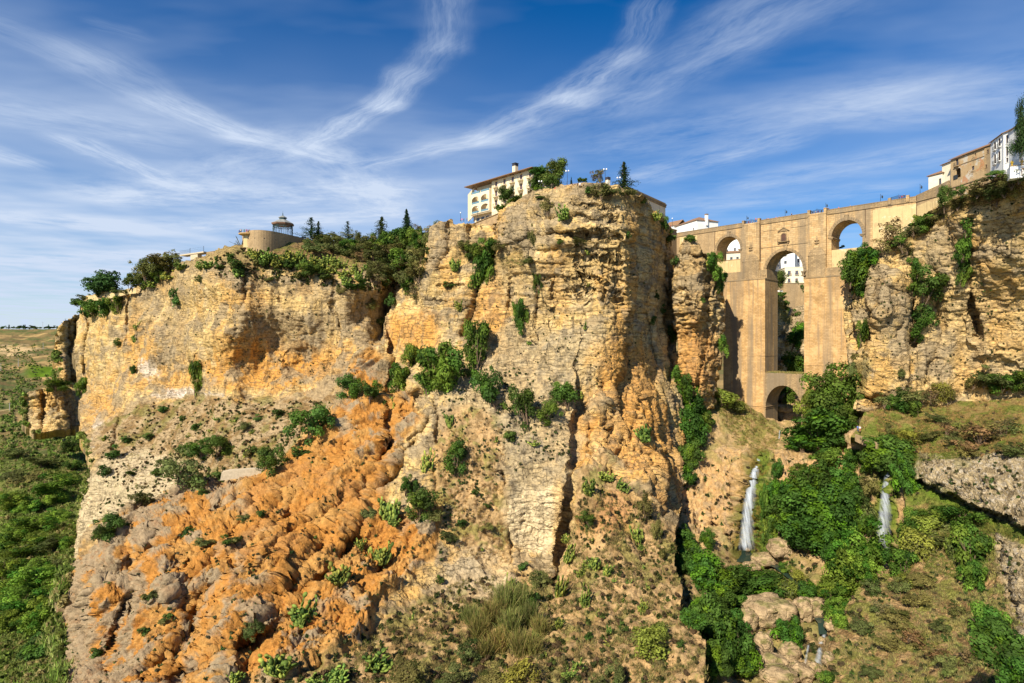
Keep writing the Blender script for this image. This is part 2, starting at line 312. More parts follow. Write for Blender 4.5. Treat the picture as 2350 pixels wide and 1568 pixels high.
# ================================================================== TERRAIN
# ---- valley ground, one sheet to the horizon
def build_ground():
    r = np.concatenate([np.linspace(20, 140, 8), np.geomspace(150, 3000, 420), np.geomspace(3100, 12000, 20)])
    th = np.concatenate([np.linspace(-88, -50, 14), np.linspace(-49, -34, 330), np.linspace(-33.5, 88, 50)])*math.pi/180
    T, R = np.meshgrid(th, r); X = R*np.sin(T); Y = R*np.cos(T)
    d = np.where(T < -.3, Y, R*.78)
    z = np.interp(d, [0,150,300,500,650,800,1000,1300,1700,2200,2300,3500,12000], [-96,-96,-93,-86,-73,-63,-51,-33,-7,46,49,50,46])
    P3 = np.stack([X, Y, 0*X], -1).reshape(-1, 3); sh = X.shape
    n1 = fbm(P3/120, 4, 40).reshape(sh); n2 = fbm(P3/26, 4, 41).reshape(sh)
    amp = np.interp(d, [0,150,600,2000,2300], [4,6,10,16,3]); z = z+amp*n1*.9+np.interp(d, [0,150,900,2200], [2.5,2.5,3,2])*n2
    terr = np.floor(d/90+n1*1.5); z = z+1.2*perlin(np.stack([terr.ravel(), 0*terr.ravel(), 0*terr.ravel()+.3], 1)*3.3, 4).reshape(sh)
    z = z-np.exp(-((d-330-80*n1)/26)**2)*3
    PXs = CX+X/np.maximum(Y, 1)*FP; PYs = CY-z/np.maximum(Y, 1)*FP
    col = np.zeros(sh+(3,)); a = fbm(P3/45, 4, 50).reshape(sh); b = fbm(P3/14, 4, 51).reshape(sh); c = fbm(P3/200, 3, 52).reshape(sh)
    col[:] = (.20,.145,.06)
    w = sstep(a+.4*b, -.1, .28)[...,None]; col = col*(1-w)+np.array((.11,.125,.04))*w
    w = (sstep(c+.5*a, .22, .4)*sstep(d, 420, 600))[...,None]; col = col*(1-w)+np.array((.40,.27,.11))*w
    near = sstep(d, 470, 250)[...,None]; g = np.where((a+b*.6 > -.22)[...,None], np.array((.16,.21,.04)), np.array((.28,.23,.09))); col = col*(1-near)+g*near
    fld = (sstep(np.abs(d-985), 75, 55)*sstep(PXs, 45, 80)*sstep(PXs, 160, 150))[...,None]; col = col*(1-fld)+np.array((.10,.17,.012))*fld
    och = (sstep(np.hypot((PXs-20)/60, (d-1480)/170)+.6*a, 1.05, .75))[...,None]; col = col*(1-och)+np.array((.50,.36,.18))*och
    trk = np.exp(-((d-640-60*n1)/5)**2)[...,None]; col = col*(1-trk)+np.array((.42,.30,.15))*trk
    j, i = np.meshgrid(np.arange(len(r)-1), np.arange(len(th)-1), indexing='ij'); n = len(th); q = (j*n+i).ravel()
    V = np.stack([X, Y, z], -1).reshape(-1, 3); zsplat(V)
    return struct(mesh_np('ground', V, np.stack([q, q+1, q+n+1, q+n], 1), EARTH, col.reshape(-1, 3)))
build_ground()
def base_col(V, seed=0):
    a = fbm(V/np.array([16,16,22]), 4, seed+60); b = fbm(V/5, 3, seed+61); s = fbm(V/np.array([5,5,60]), 3, seed+62)
    c = lerp(np.tile(CREAM, (len(V),1)), OCHRE, sstep(a+.5*s, -.12, .45)); c = lerp(c, PALE, .7*sstep(b-.4*a, .12, .5)); return c, a, b, s
def lichen(c, V, N, dv, seed, amt=1.0):
    a = fbm(V/np.array([9,9,7]), 4, seed+70); b = ridged(V/np.array([2.2,2.2,12]), 2, seed+71)
    w = np.clip(sstep(a+.22*b+.12*np.clip(dv, -2, 2)+.25*N[:,2]-.06+amt*.12-.18, .16, .42), 0, 1)*.8
    return lerp(c, GREY, w)
def wet(c, V, px, py, seed):     # dark mineral streaks under ledges
    s = fbm(V/np.array([2.2,2.2,30]), 3, seed+80); return lerp(c, DGREY, .5*sstep(s, .26, .5))
# ---- left cliff (under the promenade)
L_poly = [(178,702),(190,684),(235,676),(290,668),(330,648),(385,612),(430,600),(470,590),(520,576),(560,562),(610,560),(700,556),(760,560),(850,550),(930,542),(1000,530),(1060,545),(1060,800),(960,960),(700,1120),(420,1180),(230,1335),(168,1325),(169,1250),(172,1195),(200,1120),(215,1062),(203,1035),(188,1010),(182,975),(190,930),(188,900),(180,870),(176,800),(174,740)]
L_ctrl = [(178,700,345),(235,680,330),(290,668,318),(400,605,300),(470,592,268),(560,562,256),(650,560,258),(760,562,275),(850,550,290),(930,545,285),(1000,535,262),(1060,545,255),
 (180,850,340),(240,800,322),(330,760,300),(400,720,288),(450,720,272),(200,930,325),(300,880,292),(400,880,275),(455,870,262),
 (485,640,243),(480,760,240),(490,890,238),(600,640,241),(600,760,243),(600,895,236),(720,660,239),(740,780,240),(740,880,229),(820,660,238),(840,760,236),(800,870,224),(870,650,244),(890,720,256),(950,640,262),(870,800,230),(960,800,215),(1060,800,215),
 (240,990,268),(320,960,266),(420,940,252),(500,940,230),(650,930,218),(500,1050,207),(620,1060,192),(760,960,197),(350,1050,240),(260,1060,240),(420,1120,212),(960,960,180),(700,1120,175),
 (215,1060,243),(180,1200,238),(170,1310,233),(260,1180,228),(230,1320,220),(320,1140,222),(420,1180,200)]
L_feat = [('step', [(470,908),(464,850),(466,700),(471,600),(480,560)], 6, 13, 60), ('crack', [(905,640),(890,700),(868,780)], 14, 12), ('bulge', 705,842,60,52,-6), ('bulge', 560,830,55,60,-2.5), ('bulge', 640,720,120,60,2),
 ('crack', [(300,680),(296,760),(300,820)], 6, 3), ('crack', [(205,720),(200,800),(198,900)], 5, 4), ('crack', [(405,640),(400,700)], 9, 4), ('bulge', 345,790,55,90,4), ('bulge', 250,800,40,100,4), ('crack', [(270,960),(262,1030)], 5, 4),
 ('crack', [(770,640),(765,700),(790,760)], 5, 2.5), ('crack', [(560,640),(556,720)], 4, 2), ('crack', [(640,650),(650,720)], 4, 2), ('crack', [(700,1000),(400,1030)], 6, -.8)]
_rl = rockdisp(2.6, .6, 1.6, .2, .24, 100)
def L_scree(px, py, V): return polyw(px, py, [(200,1000),(300,930),(470,905),(560,918),(700,908),(800,890),(900,900),(960,1000),(700,1150),(420,1200),(280,1180),(205,1120),(225,1055)], 10, fbm(V/6, 3, 9))
def L_disp(V, px, py, N):
    scr = L_scree(px, py, V); top = sstep(py, 650, 610)*sstep(px, 540, 600)
    d = _rl(V, px, py, N, .35+1.3*sstep(py, 740, 660)*sstep(px, 470, 500)); soft = .9*fbm(V/4, 4, 33)+.25*perlin(V/1.0, 34)
    k = np.clip(scr+top, 0, 1); return d*(1-k)+soft*k
def L_col(V, px, py, N, dv):
    c, a, b, s = base_col(V, 100); nz = fbm(V/7, 4, 12); n2 = fbm(V/2.2, 3, 13)
    for cx, cy, rx, ry, w in ((600,840,150,75,.9),(760,830,110,60,.6),(560,690,60,55,.5),(330,780,60,60,.5),(360,860,120,50,.45),(710,850,60,40,.95),(230,930,60,60,.6),(520,620,60,40,.2)): c = lerp(c, OCHRE*np.array((.98,.80,.55)), w*blob(px, py, cx, cy, rx, ry, nz))
    for cx, cy, rx, ry, w in ((630,745,110,40,.85),(760,740,60,40,.7),(400,770,55,70,.65),(690,790,80,26,.7),(330,700,40,60,.5),(880,720,60,90,.75),(480,620,70,30,.6),(830,690,70,40,.5),(780,860,80,30,.5),(400,660,60,40,.6),(560,640,90,26,.6),(720,660,110,26,.6)): c = lerp(c, GREY*np.array((1.05,1.0,.9)), w*blob(px, py, cx, cy, rx, ry, nz+.5*n2))
    for cx, cy, rx, ry in ((345,850,25,22),(385,905,50,8),(420,898,60,7),(230,980,16,26),(215,1015,16,20),(470,905,40,6)): c = lerp(c, np.array((.66,.60,.52)), .7*blob(px, py, cx, cy, rx, ry, nz+n2))
    c = lichen(c, V, N, dv, 100, .4); c = wet(c, V, px, py, 100)
    k = fbm(V/1.1, 2, 77); c = lerp(c, DGREY, .5*sstep(k, .36, .5))
    scr = L_scree(px, py, V); sc = lerp(np.tile(TAN, (len(V),1)), BROWN*1.15, sstep(nz+.6*n2, -.05, .3)); sc = lerp(sc, MOSS, .6*sstep(fbm(V/9, 3, 14), .12, .35)); c = lerp(c, sc, scr)
    c = lerp(c, np.array((.52,.42,.26)), .8*polyw(px, py, [(160,1330),(170,1190),(230,1060),(330,1030),(420,1060),(400,1120),(240,1330)], 12, nz))
    top = sstep(py+18*nz, 645, 600)*sstep(px, 500, 560)*sstep(px+30*nz, 1000, 940); c = lerp(c, lerp(np.tile(BROWN, (len(V),1)), MOSS*.8, sstep(n2+nz, -.1, .2)), .9*top)
    rim = sstep(py, 626, 596)*sstep(px, 400, 450)*sstep(px, 620, 560); return lerp(c, np.array((.27,.20,.085)), .7*rim)
relief('rock_cliff', L_poly, L_ctrl, L_feat, 2.2, L_disp, L_col, ROCK, 2.5, 55)
# ---- two far towers of the same wall
def T_col(V, px, py, N, dv):
    c, a, b, s = base_col(V, 140); c = lichen(c, V, N, dv, 140, 1.2); nz = fbm(V/7, 3, 3); c = lerp(c, OCHRE*.95, .75*blob(px, py, 165, 850, 30, 35, nz)); c = lerp(c, PALE*.9, .7*blob(px, py, 92, 965, 22, 26, nz)); return c
relief('rock_cliff', [(127,772),(134,750),(150,738),(163,730),(170,720),(186,722),(196,800),(200,900),(128,880),(126,830)], [(127,765,396),(150,742,390),(150,860,386),(182,800,408),(127,860,398),(198,890,412),(184,735,404)], [('step', [(150,742),(153,880)], 6, 16, 60), ('crack', [(172,735),(176,775)], 3, 6)], 2.2, rockdisp(1.5, .4, 1.3, .6, .3, 145), T_col, ROCK, 1.5, 40, 20)
relief('rock_cliff', [(53,975),(57,908),(68,898),(95,893),(125,880),(200,880),(205,960),(172,985),(110,992),(82,994)], [(53,940,378),(75,900,372),(95,940,372),(130,900,380),(130,980,368),(75,985,368),(200,900,398),(200,970,382)], [('crack', [(98,890),(97,985)], 3.5, 7), ('step', [(140,885),(152,985)], 5, 8, 60)], 2.2, rockdisp(1.5, .3, 1.4, .6, .3, 146), T_col, ROCK, 1.5, 40, 20)
# ---- central promontory with the orange spur below it
M_poly = [(985,522),(1010,512),(1045,508),(1075,512),(1110,520),(1140,512),(1150,490),(1165,472),(1200,462),(1215,452),(1250,443),(1290,437),(1330,432),(1370,424),(1400,426),(1430,432),(1460,440),(1480,450),(1495,470),(1505,485),(1520,500),(1535,522),(1545,548),(1550,600),(1552,700),(1556,800),(1556,900),(1556,1000),(1558,1100),(1560,1160),(1548,1240),(1545,1290),(1565,1350),(1560,1420),(1600,1440),(1620,1480),(1615,1568),(1630,1650),(130,1650),(150,1568),(140,1500),(138,1420),(150,1370),(175,1310),(205,1240),(240,1200),(290,1172),(330,1150),(380,1130),(450,1106),(530,1100),(590,1100),(640,1085),(655,1040),(690,1000),(740,950),(785,905),(797,850),(800,825),(815,800),(850,788),(878,795),(882,770),(880,740),(900,690),(925,660),(950,630),(975,580),(985,550)]
M_ctrl = [(985,522,214),(1045,508,214),(1110,520,212),(1150,490,205),(1215,452,198),(1290,437,191),(1330,432,188),(1400,426,186),(1460,440,190),(1500,480,200),(1540,540,224),
 (1000,600,206),(900,700,218),(950,650,207),(1050,640,201),(1130,600,201),(1200,600,193),(1180,520,196),(950,760,201),(890,790,206),(1050,760,196),(1020,560,204),
 (1300,520,184),(1400,520,181),(1470,470,192),(1455,560,186),(1450,640,184),(1430,760,180),(1410,860,177),(1300,620,184),(1380,620,180),(1200,700,190),(1300,760,180),(1120,760,190),
 (1505,560,208),(1548,560,232),(1503,680,207),(1550,700,228),(1480,760,197),(1550,800,222),(1455,860,185),(1505,860,198),(1554,900,214),(1430,950,172),(1500,960,184),(1554,1000,203),(1440,1060,163),(1500,1060,172),(1554,1080,192),(1480,1150,152),(1555,1160,176),
 (850,790,204),(800,850,203),(880,870,196),(850,900,193),(930,880,187),(1000,860,186),(1070,860,183),(1200,880,176),(1300,880,174),(800,940,183),(900,960,176),(1000,960,174),(1100,960,170),(1200,1000,165),(1300,1000,163),(1370,960,169),(1370,1100,152),
 (655,1050,171),(690,1010,177),(640,1090,165),(530,1105,169),(380,1135,170),(290,1175,163),(175,1315,150),(140,1420,140),(140,1500,130),(150,1568,118),(130,1650,108),
 (700,1150,152),(800,1100,158),(900,1100,160),(1000,1100,157),(1100,1120,155),(1200,1150,153),(1270,1290,146),(1180,1290,146),(1290,1200,149),(1330,1150,143),(500,1200,146),(400,1250,142),(300,1300,139),(250,1420,126),(300,1500,118),(400,1568,105),
 (700,1250,138),(850,1220,147),(1000,1250,145),(1100,1250,147),(600,1350,125),(500,1450,114),(600,1568,101),(750,1400,120),(900,1350,132),(1000,1400,127),(1100,1380,132),(800,1568,99),(1000,1568,97),(1200,1430,118),(1200,1568,96),(1320,1320,134),(1400,1250,139),(1400,1400,121),(1400,1568,96),(1480,1250,142),(1540,1290,138),(1560,1420,117),(1610,1500,102),(1615,1568,93),(1000,1650,88),(1600,1650,85),(600,1650,92),(1540,1220,146)]
M_feat = [('step', [(1484,452),(1454,560),(1457,640),(1437,770),(1408,880),(1400,940)], 4, 8, 60), ('crack', [(478,1400),(440,1480),(405,1600)], 44, 8), ('crack', [(330,1180),(300,1240),(285,1330)], 22, 4), ('crack', [(600,1470),(560,1560),(540,1640)], 26, 4), ('crack', [(985,960),(900,1100),(800,1260),(690,1390)], 7, 4), ('crack', [(900,1010),(820,1150),(700,1300),(590,1430)], 9, 5), ('crack', [(800,1010),(740,1130),(640,1270)], 6, 4), ('crack', [(700,1060),(640,1160),(530,1300)], 7, 4), ('crack', [(860,1130),(770,1290),(640,1450)], 6, 3.5), ('crack', [(620,1110),(560,1200),(450,1320)], 8, 4), ('crack', [(540,1330),(440,1440),(330,1560)], 9, 4.5), ('crack', [(740,1220),(620,1370)], 5, 3), ('crack', [(940,1200),(860,1330),(780,1420)], 7, 3.5), ('crack', [(480,1180),(400,1260)], 7, 4), ('crack', [(680,1150),(600,1260),(520,1370)], 5, 3), ('crack', [(360,1230),(280,1400),(240,1540)], 8, 4), ('crack', [(220,1330),(200,1480)], 6, 4), ('crack', [(780,1150),(700,1260)], 5, 3), ('crack', [(1128,590),(1100,650),(1088,715),(1066,770)], 9, 9), ('crack', [(1222,445),(1216,520),(1222,590)], 5, 4), ('crack', [(1140,520),(1146,560)], 6, 4), ('bulge', 1182,530,36,52,5),
 ('crack', [(1272,600),(1268,690)], 2.5, 2), ('crack', [(1391,575),(1388,690)], 2.5, 2), ('crack', [(1322,555),(1326,690)], 2.5, 1.6), ('crack', [(1236,610),(1232,690),(1240,760)], 5, 4), ('crack', [(1175,640),(1170,730)], 5, 3),
 ('crack', [(1518,510),(1528,640),(1543,760),(1538,870)], 5, 6), ('crack', [(1480,720),(1500,800),(1505,880)], 4, 3), ('crack', [(1080,515),(1075,580)], 5, 5), ('crack', [(1030,515),(1030,580),(1010,620)], 5, 4), ('crack', [(1110,525),(1118,560)], 5, 3),
 ('step', [(1322,915),(1316,1000),(1306,1080),(1298,1150),(1280,1230),(1272,1310)], 5, 6.5, 45), ('crack', [(1152,1090),(1168,1180),(1175,1290)], 4, 2.5), ('crack', [(1100,1060),(1150,1090)], 6, 1.5),
 ('crack', [(1428,990),(1405,1090)], 7, 5), ('crack', [(1350,930),(1356,1060)], 5, 4), ('crack', [(1488,1000),(1478,1160)], 7, 6), ('crack', [(1522,1040),(1516,1180)], 8, 6), ('crack', [(1385,890),(1390,1010)], 5, 3), ('crack', [(1460,900),(1450,1010)], 6, 4),
 ('crack', [(1235,542),(1300,536),(1380,546),(1425,545)], 2.6, 3), ('crack', [(1225,586),(1320,590),(1400,596),(1462,606)], 2.4, 2), ('crack', [(1240,642),(1340,637),(1448,650)], 2, 1.5), ('crack', [(1250,502),(1330,497),(1425,506)], 2.2, 1.8), ('crack', [(1262,668),(1350,664),(1445,676)], 2, 1.4), ('crack', [(1150,548),(1216,552)], 2.2, 1.6), ('crack', [(1290,470),(1420,474)], 2, 1.5), ('crack', [(1000,655),(1070,660)], 2.2, 1.5), ('crack', [(970,690),(1040,694)], 2.2, 1.3), ('bulge', 1330,522,120,16,2.5), ('bulge', 1330,556,130,14,2), ('bulge', 1290,480,60,20,2.2), ('bulge', 1430,520,30,60,2.5), ('bulge', 1230,705,40,16,-2.2), ('bulge', 1420,690,9,7,-2.5), ('bulge', 1432,702,6,6,-2), ('bulge', 1440,640,18,120,2),
 ('step', [(880,960),(888,900),(893,850),(890,800)][::-1], 4, 7, 24), ('crack', [(838,800),(835,860)], 3, 2.5), ('bulge', 955,918,42,26,-6), ('crack', [(800,950),(796,1060)], 7, 4), ('crack', [(930,870),(925,960)], 5, 3), ('crack', [(892,1000),(886,1080),(870,1140)], 6, 4), ('crack', [(1000,930),(1006,1010)], 5, 3),
 ('crack', [(990,1080),(1008,1180)], 6, 3), ('bulge', 640,1308,22,13,-4.5), ('crack', [(432,1290),(420,1400),(455,1450)], 9, 5), ('crack', [(300,1270),(303,1420)], 5, 4), ('crack', [(690,1400),(560,1485),(440,1575)], 13, 5), ('crack', [(570,1150),(430,1200)], 9, 4),
 ('crack', [(250,1200),(400,1150)], 6, 2), ('crack', [(720,1330),(640,1400)], 8, 3.5), ('bulge', 600,1240,60,80,3), ('bulge', 230,1360,50,50,4), ('bulge', 370,1330,40,60,4), ('crack', [(730,1520),(640,1568)], 8, 3), ('bulge', 640,1450,50,30,2.5), ('crack', [(980,1060),(940,1010),(985,960)], 4, 2), ('bulge', 420,1120,60,30,2.5),
 ('step', [(1560,1310),(1480,1285),(1400,1180)][::-1], 8, 3, 40)]
_rm = rockdisp(2.6, 1.15, 1.4, .17, .22, 200); _rs = rockdisp(2.4, .0, .4, .0, .0, 210)
E1 = np.array((.72,.12,.68)); E2 = np.array((-.62,.35,.70)); E3 = np.cross(E1, E2)
def M_spur(px, py, nz): return polyw(px, py, [(640,1085),(655,1040),(690,1005),(790,920),(800,850),(850,800),(885,830),(890,900),(935,900),(970,960),(925,1010),(900,1090),(890,1180),(1010,1180),(1000,1270),(860,1400),(830,1480),(600,1560),(420,1640),(100,1640),(120,1400),(170,1300),(280,1190),(400,1120)], 12, nz)
def M_slope(px, py, nz): return np.clip(polyw(px, py, [(1310,1230),(1330,1090),(1380,1060),(1440,1120),(1480,1170),(1560,1240),(1700,1500),(1700,1700),(560,1700),(640,1550),(850,1480),(900,1400),(1050,1320),(1200,1330),(1280,1310)], 14, nz)+polyw(px, py, [(1010,960),(1100,930),(1160,1000),(1150,1090),(1160,1180),(1170,1290),(1050,1270),(1000,1130)], 14, nz), 0, 1)
def M_disp(V, px, py, N):
    nz = fbm(V/9, 3, 21); sp_ = M_spur(px, py, nz); sl_ = M_slope(px, py, nz)*(1-sp_)
    up = sstep(py+25*nz, 820, 700)*sstep(px, 940, 1010); shade = sstep(px, 1470, 1500)
    d = _rm(V, px, py, N, np.clip(.22+1.1*up-.5*shade, .1, 1.3))
    wv = 1.5*np.stack([fbm(V/9, 2, 231), fbm(V/9, 2, 232), fbm(V/9, 2, 233)], 1); U = V+wv; e = np.stack([U@E1/24, U@E2/4.2, U@E3/7], 1); ds = _rs(V, px, py, N)+2.3*(ridged(np.stack([U@E1/60, U@E2/8, U@E3/14], 1), 2, 236)-.4)+.6*(ridged(np.stack([V@E1/24, V@E2/3.4, V@E3/6], 1), 2, 215, .5)-.5)+.75*(ridged(np.stack([V@E1/5.5, V@E2/1.25, V@E3/1.7], 1), 3, 238, .6)-.5)+.5*facet(np.stack([V@E1/5, V@E2/2.2, V@E3/3], 1), 234)+.4*facet(V/1.1, 237)+.3*fbm(V/.8, 2, 239)
    dl = 1.3*fbm(V/7, 4, 216)+.5*(ridged(np.stack([V@E1/7, V@E2/3, V@E3/3], 1), 3, 217)-.5)+.45*fbm(V/1.5, 3, 218, .6)
    flute = sstep(px, 1330, 1370)*sstep(py, 860, 930)*sstep(py, 1200, 1120)*(1-sl_); d = d+flute*2.0*(ridged(V/np.array([4.5,4.5,50]), 3, 219)-.4)
    return d*(1-sp_)*(1-sl_)+ds*sp_+dl*sl_
def M_col(V, px, py, N, dv):
    c, a, b, s = base_col(V, 200); nz = fbm(V/8, 4, 22); n2 = fbm(V/2.2, 3, 23); n3 = fbm(V/.9, 2, 24)
    zz = V[:,2]+1.6*fbm(V/np.array([34,34,60]), 3, 201)+.03*V[:,0]; st = perlin(np.stack([zz/1.1, V[:,0]/26, V[:,1]/26], 1), 25)
    up = sstep(py, 800, 720); c = c*(1+.30*(st*up)[:,None]*np.array((1,1.02,1.05)))
    c = lerp(c, GREY, .45*sstep(perlin(np.stack([zz/3.1, V[:,0]/14, V[:,1]/14], 1), 26)+.4*nz, .16, .42)*up)
    c = lichen(c, V, N, dv, 200, .5)
    for cx, cy, rx, ry, w in ((1182,540,38,44,.85),(1280,460,110,30,.4),(1030,545,50,40,.45),(1380,450,110,22,.4),(1160,650,60,60,.35),(1260,650,60,60,.25)): c = lerp(c, GREY, w*blob(px, py, cx, cy, rx, ry, nz+n2))
    for cx, cy, rx, ry, w in ((950,770,80,50,.8),(1130,730,40,70,.6),(1420,1000,90,90,.5),(1440,900,80,120,.7),(1500,1050,60,120,.6),(1400,820,60,90,.4),(1330,1010,40,60,.5)): c = lerp(c, OCHRE*np.array((1.05,.85,.6)), w*blob(px, py, cx, cy, rx, ry, nz))
    lowp = polyw(px, py, [(1080,790),(1260,750),(1360,760),(1330,900),(1325,1050),(1290,1200),(1180,1200),(1150,1050),(1020,940),(1080,880)], 26, nz); c = lerp(c, lerp(np.tile(np.array((.44,.345,.20)), (len(V),1)), np.array((.30,.245,.155)), sstep(n2+.5*n3, -.1, .3)), .75*lowp)
    c = lerp(c, np.array((.66,.53,.32)), .85*blob(px, py, 1215, 1195, 70, 100, nz)); c = lerp(c, OCHRE, .5*blob(px, py, 1285, 1180, 22, 110, nz))
    c = wet(c, V, px, py, 200); c = lerp(c, DGREY, .55*sstep(fbm(V/1.0, 2, 27), .37, .5)*(1-up*.5))
    sp_ = M_spur(px, py, nz); og = lerp(np.tile(np.array((.44,.20,.046)), (len(V),1)), np.array((.46,.245,.072)), sstep(nz+.5*n2, -.1, .35))
    gsp = sstep(fbm(V/np.array([6,6,7]), 4, 28)+.6*sstep(px, 480, 240)+.25*(blob(px, py, 480, 1130, 180, 40, nz)+blob(px, py, 830, 830, 60, 50, nz)*1.2)+.10*dv-.09, .22, .40); og = lerp(og, np.array((.29,.245,.165)), .8*gsp*(1-.85*blob(px, py, 720, 1200, 210, 230, nz)))
    og = lerp(og, np.array((.30,.13,.045)), .4*sstep(n2+n3*.4, .25, .5)); c = lerp(c, og, sp_)
    sl_ = M_slope(px, py, nz)*(1-sp_); eb = lerp(np.tile(np.array((.40,.265,.125)), (len(V),1)), np.array((.26,.165,.07)), sstep(n2+.7*nz, -.12, .25)); eb = lerp(eb, np.array((.22,.20,.055)), .75*sstep(fbm(V/5, 4, 29), .08, .3)); eb = lerp(eb, np.array((.52,.33,.15)), .8*sstep(fbm(V/6.5, 3, 30), .2, .36)); c = lerp(c, eb, .92*sl_)
    c = lerp(c, np.array((.46,.225,.085)), .6*blob(px, py, 1395, 1190, 70, 60, nz)); c = lerp(c, np.array((.50,.40,.25)), .6*blob(px, py, 1090, 1330, 90, 70, nz))
    rim = polyw(px, py, [(1090,560),(1140,580),(1200,580),(1215,610),(1150,625),(1080,600),(1030,600)], 8, nz)+polyw(px, py, [(1340,430),(1480,445),(1490,480),(1440,462),(1350,452)], 6, nz); c = lerp(c, STRAW*.8, .7*np.clip(rim, 0, 1)); return np.concatenate([c, np.clip(1-sp_-sl_, 0, 1)[:,None]], 1)
relief('rock_cliff', M_poly, M_ctrl, M_feat, 2.0, M_disp, M_col, ROCK, 2.5, 25, 42)
# ---- free-standing pillar before the bridge
def K_col(V, px, py, N, dv):
    c, a, b, s = base_col(V, 240); nz = fbm(V/7, 4, 31); c = lichen(c, V, N, dv, 240, 1.3); zz = V[:,2]; c = lerp(c, GREY*.95, .55*blob(px, py, 1600, 640, 60, 110, nz)); c = lerp(c, ORANGE*np.array((1,1.15,1.3)), .75*blob(px, py, 1600, 830, 60, 100, nz)); return wet(c, V, px, py, 240)
relief('rock_cliff', [(1543,660),(1549,610),(1560,575),(1568,552),(1585,542),(1602,552),(1612,578),(1640,600),(1655,625),(1663,680),(1661,760),(1652,850),(1642,930),(1600,945),(1560,930),(1560,850),(1555,760),(1545,710)], [(1585,545,216),(1555,610,218),(1610,600,212),(1655,640,222),(1600,700,207),(1660,720,222),(1552,720,217),(1600,880,205),(1648,880,218),(1565,880,214)],
 [('crack', [(1556,588),(1585,582),(1615,590)], 4, 3), ('crack', [(1630,640),(1625,760),(1600,900)], 4, 3), ('crack', [(1575,620),(1580,720)], 3, 2), ('crack', [(1640,650),(1640,800)], 3, 2), ('bulge', 1600,840,30,60,2)], 2.0, rockdisp(1.8, 1.1, .8, .4, .5, 241), K_col, ROCK, 2.5, 14)
# ---- right cliff
R_poly = [(1985,622),(2000,588),(2030,575),(2070,560),(2110,505),(2140,482),(2180,462),(2250,436),(2290,412),(2350,385),(2440,355),(2440,985),(2340,940),(2250,945),(2180,950),(2090,955),(2020,955),(1962,940),(1966,870),(1950,850),(1942,790),(1934,720),(1935,690),(1960,660)]
R_ctrl = [(1970,900,194),(2100,930,189),(2180,910,189),(2350,910,179),(1950,780,201),(2040,700,188),(2120,700,193),(2200,700,184),(2300,700,176),(2350,600,166),(2430,600,160),(2000,590,197),(2070,565,191),(2140,490,188),(2180,465,179),(2250,440,168),(2290,412,161),(2350,388,150),(2430,362,144),(2200,560,179),(2300,520,166),(2430,960,172),(1940,700,206),(2020,850,188),(2160,830,190),(2280,830,180),(2300,450,162),(1965,945,192)]
R_feat = [('crack', [(2085,585),(2090,680),(2097,790)], 8, 6), ('crack', [(2232,500),(2224,640),(2240,770)], 6, 6), ('crack', [(2012,650),(2003,720),(1988,800)], 7, 5), ('crack', [(2062,720),(2042,860)], 4, 2.5), ('bulge', 2025,690,42,95,5), ('bulge', 2005,915,50,16,-6), ('bulge', 2280,850,60,36,-2), ('bulge', 2300,620,60,90,2), ('crack', [(2150,620),(2160,760),(2120,880)], 8, 4), ('bulge', 2060,640,30,30,3), ('crack', [(2060,560),(2065,640)], 4, 3), ('step', [(1975,870),(1970,780),(1960,700)], 5, 6, 30)]
_rr = rockdisp(2.6, .48, 1.9, .16, .17, 300)
def R_grass(px, py, nz): return polyw(px, py, [(2060,560),(2110,500),(2150,470),(2300,380),(2450,320),(2450,500),(2350,440),(2260,480),(2180,490),(2130,540)], 10, nz)
def R_disp(V, px, py, N):
    g = R_grass(px, py, fbm(V/8, 3, 41)); return _rr(V, px, py, N, .25+1.1*sstep(py, 800, 700))*(1-g)+(fbm(V/4, 3, 42)*.9)*g
def R_col(V, px, py, N, dv):
    c, a, b, s = base_col(V, 300); nz = fbm(V/8, 4, 43); n2 = fbm(V/2.2, 3, 44)
    c = lerp(c, PALE*np.array((.98,.92,.88)), .3*blob(px, py, 2250, 800, 160, 150, nz)); c = lichen(c, V, N, dv, 300, .5)
    for cx, cy, rx, ry, w in ((2030,700,50,90,.6),(2170,560,90,60,.65),(2060,790,30,80,.6),(2150,820,60,60,.5),(2240,800,20,90,.5),(2300,560,70,70,.4)): c = lerp(c, GREY, w*blob(px, py, cx, cy, rx, ry, nz+n2))
    for cx, cy, rx, ry in ((2010,790,14,70),(2300,690,60,90),(2200,830,12,80)): c = lerp(c, OCHRE, .5*blob(px, py, cx, cy, rx, ry, nz))
    c = lerp(c, DGREY, .5*sstep(fbm(V/.9, 2, 45), .36, .5))
    g = R_grass(px, py, nz); gc = lerp(np.tile(np.array((.36,.235,.10)), (len(V),1)), np.array((.17,.17,.045)), sstep(nz+.6*n2, 0, .25)); c = lerp(c, gc, .9*g)
    return lerp(c, np.array((.17,.16,.05)), .6*polyw(px, py, [(1950,870),(1985,800),(2000,830),(1985,900),(1960,930)], 8, nz))
relief('rock_cliff', R_poly, R_ctrl, R_feat, 2.0, R_disp, R_col, ROCK, 2.5, 20)
